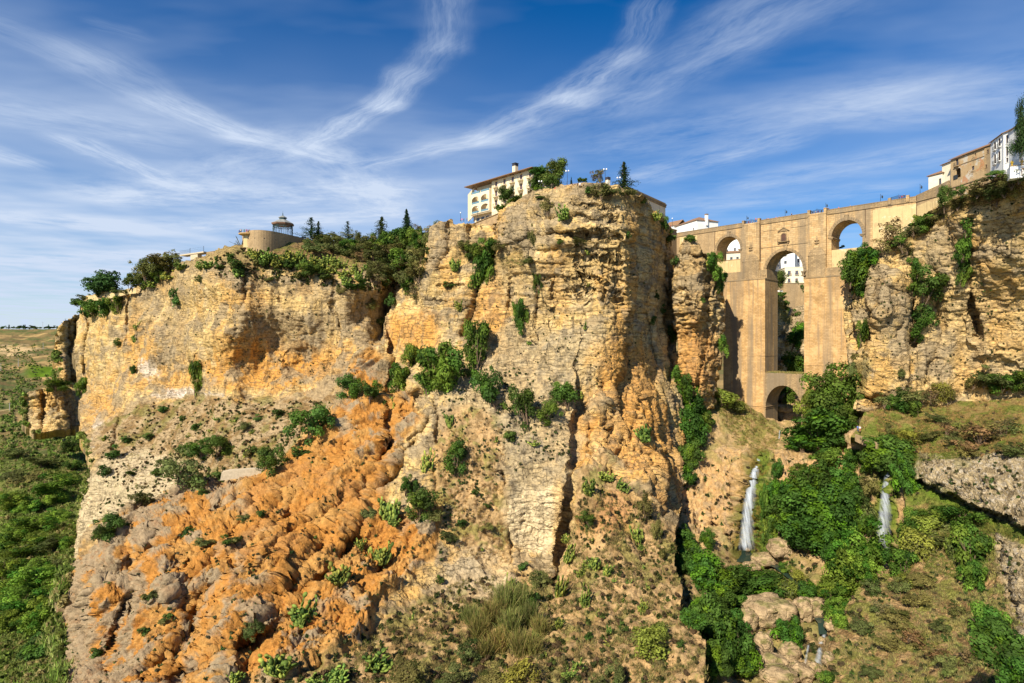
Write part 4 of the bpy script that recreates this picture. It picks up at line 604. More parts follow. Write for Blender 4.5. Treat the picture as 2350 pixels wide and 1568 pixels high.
# ------------------------------------------------------------------ THE BRIDGE
BL = Line((87.2, 250.0), (139.5, 195.0)); S = BL.s_; Z = BL.z_
_q = BL.w(0, -2.9, 0); BL2 = Line(_q.xy, (_q.x+BL.d.x, _q.y+BL.d.y)); S2 = BL2.s_; Z2 = BL2.z_
BR = BL.root('stone_bridge', 'tall honey stone bridge of arches spanning the gorge between the cliffs', 'bridge')
def build_bridge():
    T = 9.0; zt = 48.4; zp = 50.0
    m = MB(); m.box(S(1536), S(1641), 0, T, 8, zt); m.build('abutment', RUBBLE, BR)
    m = MB(); m.box(S(1560), S(1600), -.06, 0, 30, zt-.6); m.build('render_patch', CREAMP, BR)
    def bay(a, b, o0, o1, psill, ps, pc, zbot, name, mid):
        zs, zc, z0 = Z(o0, ps), Z(mid, pc), zbot
        m = MB(); m.arch_bay(S(o0), S(o1), z0, zs, zc, zt, S(a), S(b), 0, T); m.build(name, STONE, BR)
        m = MB(); m.ring(S(o0), S(o1), zs, zc, 1.15, -.16, .02, 22); m.build('arch_ring', STONED, BR); return zs, zc
    z1 = Z(1680, 640); bay(1641, 1706, 1645, 1699, 595, 578, 543, z1, 'side_arch', 1673)
    m = MB(); m.box(S(1645)-.01, S(1699)+.01, .25, T-.3, z1, Z(1690, 597)); m.build('sill_wall', CREAMP, BR)
    m = MB(); m.box(S(1645), S(1699), T-.6, T-.3, Z(1690, 597), Z(1690, 588)); m.build('terrace_parapet', STONED, BR)
    zs, zc = bay(1745, 1856, 1757, 1844, 640, 632, 575, Z(1757, 652), 'central_arch', 1805); z2 = Z(1940, 640)
    bay(1898, 1987, 1908, 1979, 572, 547, 505, z2, 'side_arch', 1946)
    m = MB(); m.box(S(1908)-.01, S(1979)+.01, .25, T-.3, z2, Z(1940, 571)); m.build('sill_wall', CREAMP, BR)
    # pylons with rounded buttresses and domes
    for a, b, pd in ((1706, 1745, 584), (1856, 1898, 570)):
        m = MB(); m.box(S(a), S(b), -1.0, T+1, Z(a, 640), zt+.05); m.build('pylon', STONE, BR)
        cx = (S(a)+S(b))/2; hw = (S(b)-S(a))/2*.96; zd = Z((a+b)/2, pd+17); z0 = min(Z2(1660, 648), Z2(1846, 640))-.2
        m = MB(); m.lathe([(hw, z0), (hw, zd-.1)], 16, (cx, -1.0, 0), math.pi, 2*math.pi, 1, .28); m.build('buttress', STONED, BR)
        m = MB(); m.lathe([(hw+.15, zd-.1), (hw+.15, zd+.25), (hw*.97, zd+.5), (hw*.86, zd+1.4), (hw*.66, zd+2.3), (hw*.4, zd+2.9), (.12, zd+3.2)], 16, (cx, -1.0, 0), math.pi, 2*math.pi, 1, .28); m.build('dome_cap', STONED, BR)
        m = MB(); zf = zd+4.2; m.lathe([(.25, 0), (.85, .35), (.9, .5), (.35, .7), (.5, 1.1), (.95, 1.45), (.95, 1.6), (.3, 1.75), (.42, 2.6), (.3, 3.2), (.05, 3.8)], 10, (cx, -1.0, zf), math.pi, 2*math.pi, 1, .6); m.build('finial', STONED, BR)
    # piers
    zg = -44
    for a, b, c in ((1660, 1755.5, 648), (1845.5, 1948, 640)):
        m = MB(); zt1 = Z2(a, c); m.box(S2(a), S2(b), -2.9, T+.9, zg, zt1-.02); m.build('pier', BRICK, BR)
        m = MB(); m.box(S2(a)-.1, S2(b)+.15, -3.05, T+1.1, zt1, zt1+.5); m.box(S2(a)+.2, S2(b)-.1, -.95, T+.8, zt1+.5, Z(a, c-20)); m.build('belt_course', STONED, BR)
        m = MB(); zz = Z2(a, 814) if a < 1700 else Z2(1900, 838); m.box(S2(a)-.1, S2(b)+.06, -3.0, T+1, zz-.35, zz); m.build('string_course', BRICK, BR)
    m = MB()
    for x, yy in ((S(1757)-.55, -1.1), (S(1844)-.25, -1.1)):
        for k, (h0, h1, o) in enumerate(((-.1,.35,.25),(-.5,-.1,.1),(-1.6,-1.25,.3),(-1.25,-.5,.0))): m.box(x-o, x+.85+o, -1.1-o, T+.6+o, zs+h0, zs+h1)
    m.build('impost', STONED, BR)
    for px, py in ((1641, 580), (1699, 572), (1908, 545), (1979, 537)):
        m = MB(); z = Z(px, py); x = S(px); m.box(x-.9, x+.7, -.35, T*.9, z-.3, z+.1); m.box(x-.7, x+.5, -.2, T*.9, z-.75, z-.3); m.build('impost', STONED, BR)
    # lower arch
    zd = Z2(1800, 857); x0, x1 = S2(1755.5)+.02, S2(1845.5)-.02; zs2 = Z2(1757, 934); zc2 = Z2(1797, 885)
    m = MB(); m.arch_bay(S2(1757), S2(1839), zg, zs2, zc2, zd, x0, x1, -2.75, T); m.build('lower_arch', STONED, BR)
    m = MB(); m.ring(S2(1757), S2(1839), zs2, zc2, .9, -2.87, -2.73, 18); m.build('arch_ring', STONED, BR)
    m = MB(); m.box(S2(1660), S2(1757)+.25, -3.15, T, zs2-.1, zs2+.25); m.box(S2(1660), S2(1757)+.12, -3.02, T, zs2-.8, zs2-.6); m.build('impost', BRICK, BR)
    # keystones, cornice, parapet
    for px, py in ((1673, 536), (1804, 566), (1943, 498)):
        m = MB(); z = Z(px, py); x = S(px); m.poly_y([(x-.35,z-1.4),(x+.35,z-1.4),(x+.6,z+.5),(x-.6,z+.5)], -.42, -.12); m.box(x-.7, x+.7, -.5, -.1, z+.5, z+.75); m.build('keystone', STONED, BR)
    x0, x1 = S(1536), S(2104)
    m = MB(); m.box(x0, x1, -.28, 0, zt-.30, zt-.02); m.build('cornice', STONED, BR)
    m = MB(); gaps = []
    for a, b in ((1706, 1745), (1856, 1898)): gaps.append((S(a), S(b)))
    segs = [(x0, gaps[0][0]), (gaps[0][1], gaps[1][0]), (gaps[1][1], x1)]
    for a, b in segs:
        n = max(1, int((b-a)/3)); w = (b-a)/n
        for k in range(n): m.box(a+k*w, a+(k+1)*w-.03, -.1, .4, zt, zp-.22)
        m.box(a, b, -.2, .5, zp-.22, zp)
    m.build('parapet', STONED, BR); m = MB(); m.box(x0, x1, .5, T-.4, zt-.15, zt+.02); m.box(x0, x1, .5, 2.2, zt+.02, zt+.35); m.build('deck', CONC, BR); m = MB(); m.box(x0, x1, T-.4, T+.1, zt+.02, zp-.1); m.build('rear_parapet', STONED, BR)
    for a, b in gaps:
        m = MB(); m.box(a+.8, b-.8, -1.1, -.6, zt+.05, zt+.75); m.build('parapet', STONE, BR)
        for c in (a-.1, b-.8): m = MB(); m.box(c, c+.9, -1.15, .6, zt+.06, zp+.45); m.box(c-.1, c+1.0, -1.25, .7, zp+.45, zp+.65); m.build('parapet_post', STONE, BR)
        railing(a+.9, b-.9, -.85, zt+.75, 1.6)
    # window above the central arch
    a, b = S(1793.5), S(1804); z0, z1, zc = Z(1798, 554), Z(1798, 541), Z(1798, 536.5); cx = (a+b)/2
    fr = MB(); fr.ring(a, b, z1, zc, .3, -.22, -.02, 10, 0); fr.box(a-.3, a, -.22, -.02, z0, z1); fr.box(b, b+.3, -.22, -.02, z0, z1); W = fr.build('window', STONED, BR)
    lv = MB(); n = 12; arc = [((a+b)/2-(b-a)/2*math.cos(math.pi*k/n), z1+(zc-z1)*math.sin(math.pi*k/n)) for k in range(n+1)]; lv.poly_y([(a, z0)]+arc+[(b, z0)], -.06, -.03)
    for k in range(9): zz = z0+.12+k*(zc-z0)/9.6; lv.box(a+.06, b-.06, -.12, -.06, zz, zz+.09)
    lv.build('louvre', RUST, W)
    m = MB(); zz = Z(1798, 531); m.poly_y([(cx-2.1,zz),(cx+2.1,zz),(cx+2.1,zz+.2),(cx,zz+1.35),(cx-2.1,zz+.2)], -.32, -.02); m.poly_y([(cx-2.35,zz+.15),(cx-2.1,zz+.0),(cx,zz+1.25),(cx+2.1,zz),(cx+2.35,zz+.15),(cx,zz+1.6)], -.55, -.3); m.build('pediment', STONED, BR)
    m = MB(); m.box(cx-2.3, cx+2.3, -.95, 0, z0-.3, z0-.05); m.box(cx-2, cx-1.6, -.6, 0, z0-.9, z0-.3); m.box(cx+1.6, cx+2, -.6, 0, z0-.9, z0-.3); bal = m.build('balcony', STONED, BR)
    m = MB(); [m.rod((cx-2.2+k*.22, -.88, z0-.05), (cx-2.2+k*.22, -.88, z0+.95), .018, n=4) for k in range(21)]; m.rod((cx-2.2,-.88,z0+.95), (cx+2.2,-.88,z0+.95), .03, n=4); [m.rod((x,-.88,z0-.05), (x,-.88,z0+1.35), .04, n=4) for x in (cx-2.2, cx+2.2)]; m.build('railing', IRON, bal)
    m = MB(); zc_ = Z(1800, 563.5); m.box(S(1745), S(1856), -.15, 0, zc_-.12, zc_+.12); zz = zt-3.3; m.build('string_course', STONED, BR); [MB().box(u, v, -.12, 0, zz, zz+.14).build('string_course', STONED, BR) for u, v in ((S(1752), cx-2.7), (cx+2.7, S(1850)))]
    for px, p0, p1, y in ((1640.6, 528, 577, -.1), (1745.6, 508, 600, -.1), (1986, 482, 545, -.1)):
        m = MB(); x = S(px); m.rod((x, y, zt-.3), (x, y, Z(px, p1)), .11, n=5); m.build('drain_pipe', DWOOD, BR)
def railing(a, b, y, z, h, parent=None):
    m = MB(); n = max(6, int((b-a)/.18)); c = (a+b)/2
    for k in range(n+1):
        x = a+(b-a)*k/n; t = 1-abs(x-c)/((b-a)/2); zz = z+h*(.62+.3*t*t+.08*math.sin(k*2.2)); m.rod((x,y,z), (x,y,zz), .03, n=4)
        if k: m.rod((xp,y,zq), (x,y,zz), .035, n=4)
        xp, zq = x, zz
    m.rod((a,y,z+.25*h), (b,y,z+.25*h), .03, n=4); m.rod((a,y,z+.55*h), (b,y,z+.55*h), .03, n=4); m.rod((c,y,z+h*.9), (c,y,z+h*1.3), .05, .01, n=5)
    return m.build('iron_railing', IRON, parent or BR)
build_bridge()
def build_approach():     # the roadside wall that climbs from the bridge to the houses
    x0, x1 = S(1987), S(2104); T = 9; m = MB(); m.box(x0, x1, 0, T, 16, 48.4); m.build('abutment', STONE, BR)
    m = MB(); m.box(S(2003), S(2104), -.07, 0, 18, 47.3); m.build('render_patch', CREAMP, BR)
    a = S(2045); b = S(2080); [MB().box(c, c+.9, -.5, .6, 48.4, 50.7).build('parapet_post', STONE, BR) for c in (a-.9, b)]; railing(a, b, -.3, 50, 1.3)
    A = BL.w(S(2104)-.2, 0, 0); ln = Line((A.x, A.y), (141.6, 184.3)); r = ln.root('retaining_wall', 'ochre roadside retaining wall climbing from the bridge to the old house', 'wall')
    def q(m, z0, za, zb, y0, y1): m.add([(0,y0,z0),(ln.L,y0,z0),(ln.L,y1,z0),(0,y1,z0),(0,y0,za),(ln.L,y0,zb),(ln.L,y1,zb),(0,y1,za)], [(0,3,2,1),(4,5,6,7),(0,1,5,4),(1,2,6,5),(2,3,7,6),(3,0,4,7)])
    m = MB(); q(m, 20, 48.6, 50.4, 0, 5); m.build('wall', RUBBLE, r); m = MB(); q(m, 48.3, 50.2, 52.2, -.12, .4); m.build('parapet', STONED, r); m = MB(); q(m, 47.9, 48.2, 50.0, -.25, -.005); m.build('cornice', STONED, r)
    m = MB(); q(m, 34, 46.4, 48.4, -.06, -.005); m.build('render_patch', CREAMP, r); m = MB(); m.rod((.3,-.12,50), (.3,-.12,36), .12, n=5); m.build('drain_pipe', DWOOD, r)
build_approach()
# ------------------------------------------------------------------ window and balcony kit
def window(root, x0, x1, z0, z1, y, fmat=WOOD, bars=1, sill=None, dep=.28):
    m = MB(); t = .09
    m.box(x0, x0+t, y+dep-.1, y+dep, z0, z1); m.box(x1-t, x1, y+dep-.1, y+dep, z0, z1); m.box(x0+t, x1-t, y+dep-.1, y+dep, z1-t, z1); m.box(x0+t, x1-t, y+dep-.1, y+dep, z0, z0+t)
    for k in range(bars): c = x0+(x1-x0)*(k+1)/(bars+1); m.box(c-t/2, c+t/2, y+dep-.12, y+dep-.02, z0+t, z1-t)
    w = m.build('window', fmat, root); g = MB(); g.box(x0+t, x1-t, y+dep-.05, y+dep-.03, z0+t, z1-t); g.build('pane', GLASS, w)
    if sill: s_ = MB(); s_.box(x0-.12, x1+.12, y-.12, y, z0-.12, z0-.01); s_.build('sill', sill, w)
    return w
def balcony(root, x0, x1, z, y, d=.9, mat=HOTELP, h=1.0):
    m = MB(); m.box(x0, x1, y-d, y-.005, z-.16, z); m.box(x0+.15, x1-.15, y-d*.75, y-.005, z-.32, z-.16); b = m.build('balcony', mat, root)
    m = MB(); n = max(4, int((x1-x0)/.16))
    for k in range(n+1): x = x0+.05+(x1-x0-.1)*k/n; m.rod((x, y-d+.05, z), (x, y-d+.05, z+h), .014, n=3)
    for k in range(5): yy = y-d+.05+d*k/5; m.rod((x0+.05, yy, z), (x0+.05, yy, z+h), .014, n=3); m.rod((x1-.05, yy, z), (x1-.05, yy, z+h), .014, n=3)
    m.rod((x0+.05,y-d+.05,z+h), (x1-.05,y-d+.05,z+h), .025, n=4); m.rod((x0+.05,y-d+.05,z+h), (x0+.05,y,z+h), .025, n=4); m.rod((x1-.05,y-d+.05,z+h), (x1-.05,y,z+h), .025, n=4); m.build('railing', IRON, b); return b
# ------------------------------------------------------------------ THE HOTEL
def build_hotel():
    H = Line((-16.0, 231.6), (8.9, 206.3)); s, z = H.s_, H.z_; r = H.root('hotel_building', 'cream four storey hotel with arched loggias and balconies on the cliff top', 'building')
    ze = 63.0; xl = s(1128.5); xr = s(1226); D = 11; rows = (60.0, 56.3, 52.6)
    cols = [s((1820+c/4.7)*.5737) for c in (775, 930, 1085, 1243, 1412)]
    holes = [(c-.65, c+.65, rz+.02, rz+2.35) for c in cols for rz in rows]
    m = MB(); m.wall(xl, xr, 46, ze, 0, holes, .3); m.shell(xl, xr, 0, D, 46, ze); m.build('wall', HOTELP, r)
    for i, c in enumerate(cols):
        for j, rz in enumerate(rows):
            window(r, c-.65, c+.65, rz+.02, rz+2.35, 0, WOOD); balcony(r, c-1.25, c+1.25, rz, 0, 1.0)
            m = MB(); m.add([(c-.95,-.01,rz+2.75),(c+.95,-.01,rz+2.75),(c+.95,-.75,rz+2.5),(c-.95,-.75,rz+2.5),(c-.95,-.01,rz+2.8),(c+.95,-.01,rz+2.8),(c+.95,-.75,rz+2.55),(c-.95,-.75,rz+2.55)], [(0,1,2,3),(4,7,6,5),(2,3,7,6),(0,3,7,4),(1,2,6,5)])
            m.build('awning', HOTELP, r)
    # loggia block, standing forward
    x0, x1 = s(1086), xl; y = -1.3; m = MB(); w = (x1-x0)/2; zb = 51.3
    for k in range(2):
        a, b = x0+k*w, x0+(k+1)*w
        for fz in (zb, zb+3.7): m.arch_bay(a+.55, b-.45, fz+.2, fz+1.7, fz+3.15, fz+3.7, a, b, y, y+.35, 14); m.box(a, b, y, y+.35, fz, fz+.2)
        m.box(a, b, y, y+.3, zb+7.4, zb+8.0)
    m.box(x0, x1, y+.36, D, zb-.4, zb-.01); m.box(x0, x1, y+.36, 0, zb+3.55, zb+3.7); m.box(x0, x1, y+.36, 0, zb+7.3, zb+7.4); m.box(x0+.02, x1, 2.2, D, zb, ze); m.box(x1-.3, x1-.02, y+.36, 2.2, zb, zb+8.9); m.box(x0+w-.25, x0+w+.05, y+.36, 2.2, zb, zb+8.9); m.box(x0, x0+.3, y+.36, 2.2, zb, zb+8.0); m.build('loggia', HOTELP, r)
    for k in range(2):
        for fz in (zb, zb+3.7): MB().box(x0+k*w+.56, x0+(k+1)*w-.46, y+.12, y+.16, fz+.2, fz+1.05).build('balustrade', GLASSB, r)
        MB().box(x0+k*w+.5, x0+(k+1)*w-.4, y+.12, y+.16, zb+8.0, zb+8.9).build('balustrade', GLASSB, r)
    for k in range(2):
        for fz in (zb+.2, zb+3.9, zb+7.6): window(r, x0+k*w+1.1, x0+(k+1)*w-1.1, fz, fz+2.2, 1.85, WOOD)
    # end wall with three arches, turned to the left
    ew = Line((-18.9, 243.5), (-15.75, 232.6)); e = MB(); L = ew.L; o = H.A; base = Matrix.Rotation(-H.rot, 4, 'Z')@Matrix.Translation((-H.A.x, -H.A.y, 0))@Matrix.Translation((ew.A.x, ew.A.y, 0))@Matrix.Rotation(ew.rot, 4, 'Z')
    for k in range(3): fz = zb+k*3.85; e.arch_bay(L-4.6, L-1.2, fz+.2, fz+1.7, fz+3.0, fz+3.8, 0, L, 0, .4, 14); e.box(0, L, 0, .4, fz, fz+.2)
    e.box(0, L, .4, 2.5, zb+3.6, zb+3.7); e.box(0, L, 2.5, 2.7, zb, ze); e.V = [tuple(base@Vector(v)) for v in e.V]; e.build('end_wall', HOTELP, r)
    m = MB(); xa = s(1074)-.4; m.hip(xa+1.0, xr+.1, -1.5, D, ze+.05, 2.1, .6, 3); m.build('roof', TILE, r)
    m = MB(); n = int((xr-xa)/.45)
    for k in range(n): x = xa+.6+k*.45; m.rod((x,-2.15,ze+.02), (x,-1.0,ze+.42), .11, n=5)
    m.build('eave_tiles', TILE, r)
    c = s((1820+1000/4.7)*.5737); m = MB(); m.box(c-.8, c+.8, 3, 4.6, ze, ze+4.6); ch = m.build('chimney', HOTELP, r); m = MB(); m.box(c-.85, c+.85, 2.95, 4.65, ze+4.6, ze+5.5); m.box(c-1.0, c+1.0, 2.8, 4.8, ze+5.5, ze+5.7); m.build('cowl', LEAD, ch)
    m = MB(); bx1 = s(1128); hb = [(x0+.8+k*2.9, x0+2.8+k*2.9, 48.6, 50.2) for k in range(3)]; m.wall(x0-.2, bx1, 46, zb-.4, 1.0, hb, .3); m.build('basement', HOTELP, r)
    for a, b, c0, d0 in hb: window(r, a, b, c0, d0, 1.0, DWOOD)
    # terrace in front with stone wall below
    t = Line(P(1052,512,242).xy, P(1150,486,209).xy); tr = t.root('terrace_wall', 'stone terrace wall with railing below the hotel loggias', 'wall'); L = t.L
    m = MB(); m.wall(0, L, 38, 47.3, 0, [(t.s_(1085), t.s_(1091), 44.4, 46)], .5); m.shell(0, L, 0, 3, 38, 47.3); m.build('wall', RUBBLE, tr); m = MB(); m.box(t.s_(1085), t.s_(1091), .45, .5, 44.4, 46); m.build('opening', DARKIN, tr)
    m = MB(); m.box(-.1, L, -.25, 3.2, 47.31, 47.6); m.build('coping', STONED, tr); m = MB()
    for k in range(int(L/1.6)): m.rod((k*1.6,-.05,47.6), (k*1.6,-.05,48.7), .03, n=4)
    m.rod((0,-.05,48.7), (L,-.05,48.7), .035, n=4); m.rod((0,-.05,48.2), (L,-.05,48.2), .02, n=4); m.build('railing', IRON, tr)
    return H, r
HOTEL, HROOT = build_hotel()
def build_mirador_wall():
    pts = [(1229,446,200),(1262,437,194.5),(1300,427,190.5),(1340,421,189),(1380,424,190),(1420,433,193.5),(1450,444,197)]; W = [P(*p) for p in pts]
    r = thing('mirador_wall', 'curved cream parapet wall along the cliff top beside the hotel', 'wall', W[0]); m = MB(); q = []
    for k in range(len(W)-1):
        for i in range(4): q.append(W[k].lerp(W[k+1], i/4))
    q.append(W[-1]); n = len(q); V = []
    for p in q:
        b = Vector((p.x, p.y, 0)).normalized()*.5; V += [p+Vector((0,0,-3))-W[0], p+Vector((0,0,.35))-W[0], p+b+Vector((0,0,.35))-W[0], p+b+Vector((0,0,-3))-W[0]]
    m.add(V, [(4*k+i, 4*k+4+i, 4*k+4+(i+1) % 4, 4*k+(i+1) % 4) for k in range(n-1) for i in range(4)]); m.build('wall', RUBBLE, r)
    m = MB(); [m.rod(V[4*k+1], Vector(V[4*k+1])+Vector((0,0,1.1)), .03, n=4) for k in range(0, 10)]; [m.rod(Vector(V[4*k+1])+Vector((0,0,h)), Vector(V[4*k+5])+Vector((0,0,h)), .025, n=4) for k in range(0, 9) for h in (.55, 1.1)]; m.build('railing', IRON, r)
    a = P(1250,432,203); b = P(1333,416,202); ln = Line(a.xy, b.xy); t = ln.root('garden_wall', 'pale low garden wall behind the cliff top parapet', 'wall'); m = MB(); m.box(0, ln.L, 0, .4, 50, 55.3); m.build('wall', PALEP, t); m = MB(); m.box(-.05, ln.L+.05, -.06, .46, 55.3, 55.45); m.build('coping', STONED, t)
build_mirador_wall()
def build_hall():
    H = Line(P(1440,431,213).xy, P(1527,468,239.5).xy); s, z = H.s_, H.z_; r = H.root('town_hall', 'long cream hall with cornice receding behind the cliff edge', 'building'); zt = 57.2; L = H.L
    wn = [(s(p)-.7, s(p)+.7, 50.2-k*0, 52.9) for k, p in enumerate((1465, 1480, 1494, 1507, 1519))]; m = MB(); m.wall(0, L, 42, zt, 0, wn, .3); m.shell(0, L, 0, 12, 42, zt); m.build('wall', HOTELP, r)
    for w in wn: window(r, w[0], w[1], w[2], w[3], 0, DWOOD, 1, HOTELP); balcony(r, w[0]-.5, w[1]+.5, w[2]-.05, 0, .6)
    m = MB(); m.box(-.4, L+.4, -.5, 12.3, zt+.01, zt+.4); m.box(-.25, L+.25, -.3, -.005, zt-.9, zt-.02); m.build('cornice', STONED, r); m = MB(); m.box(-.1, L+.1, -.1, 12, zt+.4, zt+1.0); m.build('attic', RUBBLE, r)
    m = MB(); [m.box(s(p)-.25, s(p)+.25, -.14, -.005, 43, zt-.9) for p in (1458, 1472.5, 1487.5, 1501, 1513.5, 1525)]; m.build('pilaster', HOTELP, r)
    G = P(1425,425,212); t = thing('tiled_house', 'low pale house with chimney and tiled roof behind the dark fir', 'house', (0,0,0)); a = Line(P(1352,430,206).xy, P(1440,428,217).xy); m = MB(); m.box(0, a.L, 0, 8, 48, 57); t.location = (a.A.x, a.A.y, 0); t.rotation_euler.z = a.rot; m.build('wall', PALEP, t); m = MB(); m.hip(0, a.L, 0, 8, 57, 2.0, .4); m.build('roof', TILE, t); c = a.s_(1402); m = MB(); m.box(c-.6, c+.6, 1, 2.2, 57.2, 60.6); ch = m.build('chimney', PALEP, t); m = MB(); m.box(c-.7, c+.7, .9, 2.3, 60.6, 61.6); m.build('cowl', LEAD, ch)
build_hall()
# ------------------------------------------------------------------ small houses
def house(name, label, A, B, z0, ze, depth, wallm, wins, roof='hip', rh=2.0, fm=DWOOD, rails=False, cat='house', group=None, arched=()):
    H = Line(A, B); r = H.root(name, label, cat, group); L = H.L; ho = [(a, a+w, z, z+h) for a, w, z, h in wins]
    m = MB(); m.wall(0, L, z0, ze, 0, ho, .28); m.shell(0, L, 0, depth, z0, ze); m.build('wall', wallm, r)
    for h in ho:
        window(r, *h, 0, fm, 1, wallm)
        if rails: balcony(r, h[0]-.3, h[1]+.3, h[2]-.02, 0, .55, wallm)
    for a, w, z, h in arched:
        m = MB(); m.arch_bay(a, a+w, z, z+h-w/2, z+h, z+h+.35, a-.35, a+w+.35, -.1, -.005, 12); m.build('arch_surround', wallm, r); m = MB(); m.poly_y([(a,z),(a+w,z),(a+w,z+h-w/2)]+[(a+w/2+w/2*math.cos(math.pi*k/8), z+h-w/2+w/2*math.sin(math.pi*k/8)) for k in range(1, 8)]+[(a,z+h-w/2)], -.03, -.004); wn = m.build('window', DWOOD, r); balcony(r, a-.3, a+w+.3, z-.02, 0, .5, wallm)
    m = MB()
    if roof == 'hip': m.hip(0, L, 0, depth, ze, rh, .45)
    elif roof == 'gable': m.gable(0, L, 0, depth, ze, rh, .4)
    else: m.box(-.15, L+.15, -.15, depth+.15, ze+.01, ze+.35)
    m.build('roof', TILE if roof != 'flat' else wallm, r); return H, r
def lines_house(name, label, pa, da, pb, db, *a, **k): return house(name, label, P(pa, 700, da).xy, P(pb, 700, db).xy, *a, **k)
# beyond the left end of the bridge
H, r = lines_house('white_house', 'white house with brown hipped roof behind the left end of the bridge', 1548, 300, 1599, 283, 46, 60.5, 13, WHITE, [(7.5,1.5,52.4,3.2),(12.6,1.6,52.4,3.4),(15.2,.9,54,3)], 'hip', 3.2)
m = MB(); m.box(H.L+.02, H.L+.35, 0, 6.5, 46, 59.3); m.build('wing', WHITE, r); m = MB(); m.box(H.L-.2, H.L+.9, 5, 6.2, 58, 63.3); ch = m.build('chimney', WHITE, r); m = MB(); m.box(H.L-.3, H.L+1, 4.9, 6.3, 63.3, 63.8); m.build('cap', TILE, ch)
lines_house('white_house', 'low white house right of the hipped one beyond the bridge parapet', 1600, 292, 1630, 300, 46, 58.5, 8, WHITE, [(2.5,1,54.5,1.6),(5.2,1,54,1.8)], 'hip', 1.2)
lines_house('white_house', 'plain white gable showing between hall and hipped house', 1527, 325, 1556, 318, 46, 65.5, 8, WHITE, [], 'gable', 3.0)
lines_house('brown_house', 'dull brown roof low behind the bridge parapet', 1628, 300, 1642, 296, 46, 55.6, 8, RUBBLE, [], 'hip', .9)
# seen through the left arch
lines_house('white_house', 'tall white block seen through the left side arch', 1655, 330, 1712, 318, 36, 62, 10, WHITE, [(3.2,1.2,50,2.8),(2.8,1.0,45,2.2),(8.0,1.2,51,2.2)], 'flat')
lines_house('terrace_house', 'cream terrace house with awning below the white block in left arch', 1650, 300, 1706, 296, 34, 46.5, 6, PALEP, [(5.5,1.2,42,2.2),(8.5,1.2,42,2.2)], 'hip', 1.4)
# seen through the central arch
lines_house('apartment_block', 'grey apartment block with balconies left in the central arch', 1764, 318, 1790, 352, 30, 62, 10, plaster('grey_plaster', (.50,.47,.42)), [(5+6.5*i, 1.5, 35+5.2*j, 2.8) for i in range(5) for j in range(5)], 'flat', rails=True)
lines_house('white_house', 'tall white house in the middle of the central arch', 1788, 350, 1824, 345, 28, 58, 10, WHITE, [(2.8,1.5,52,2.2),(2.8,1.5,47.5,1.8),(2.8,1.4,43,2)], 'flat')
lines_house('white_house', 'white stepped house at the right edge of the central arch', 1820, 362, 1852, 356, 34, 57, 10, WHITE, [(2.5,1.3,50,2.2),(5.5,1.3,47,2)], 'flat')
lines_house('cream_house', 'cream house with two balconied floors low in the central arch', 1801, 322, 1852, 320, 32, 41.7, 10, PALEP, [(1.6,1.6,37.6,2.4),(5.6,1.6,37.6,2.4),(1.6,1.4,33.2,2.4),(5.6,1.4,33.2,2.4)], 'flat', rails=True, fm=WOOD)
H = Line(P(1788,600,318).xy, P(1860,600,316).xy); r = H.root('retaining_wall', 'tan retaining wall under the cream house beyond the central arch', 'wall'); m = MB(); m.box(0, H.L, 0, 8, 18, 32.4); m.build('wall', RUBBLE, r); m = MB(); m.box(-.1, H.L, -.15, 8, 32.4, 32.7); m.build('coping', STONED, r)
a = P(1771,661,300); b = P(1785,630,300); r = thing('white_stairway', 'white walled stairway climbing beside the tree beyond the central arch', 'stairs', a); m = MB(); d = b-a; m.add([Vector((0,0,-1.2)), d+Vector((0,0,-1.2)), d, (0,0,0), Vector((0,.5,-1.2)), d+Vector((0,.5,-1.2)), d+Vector((0,.5,0)), (0,.5,0)], [(0,1,2,3),(4,7,6,5),(3,2,6,7),(0,4,5,1),(1,5,6,2),(0,3,7,4)]); m.build('wall', WHITE, r); m = MB(); m.box(-.5, 6, .2, 1.0, -2.0, -1.25); m.build('landing', WHITE, r)
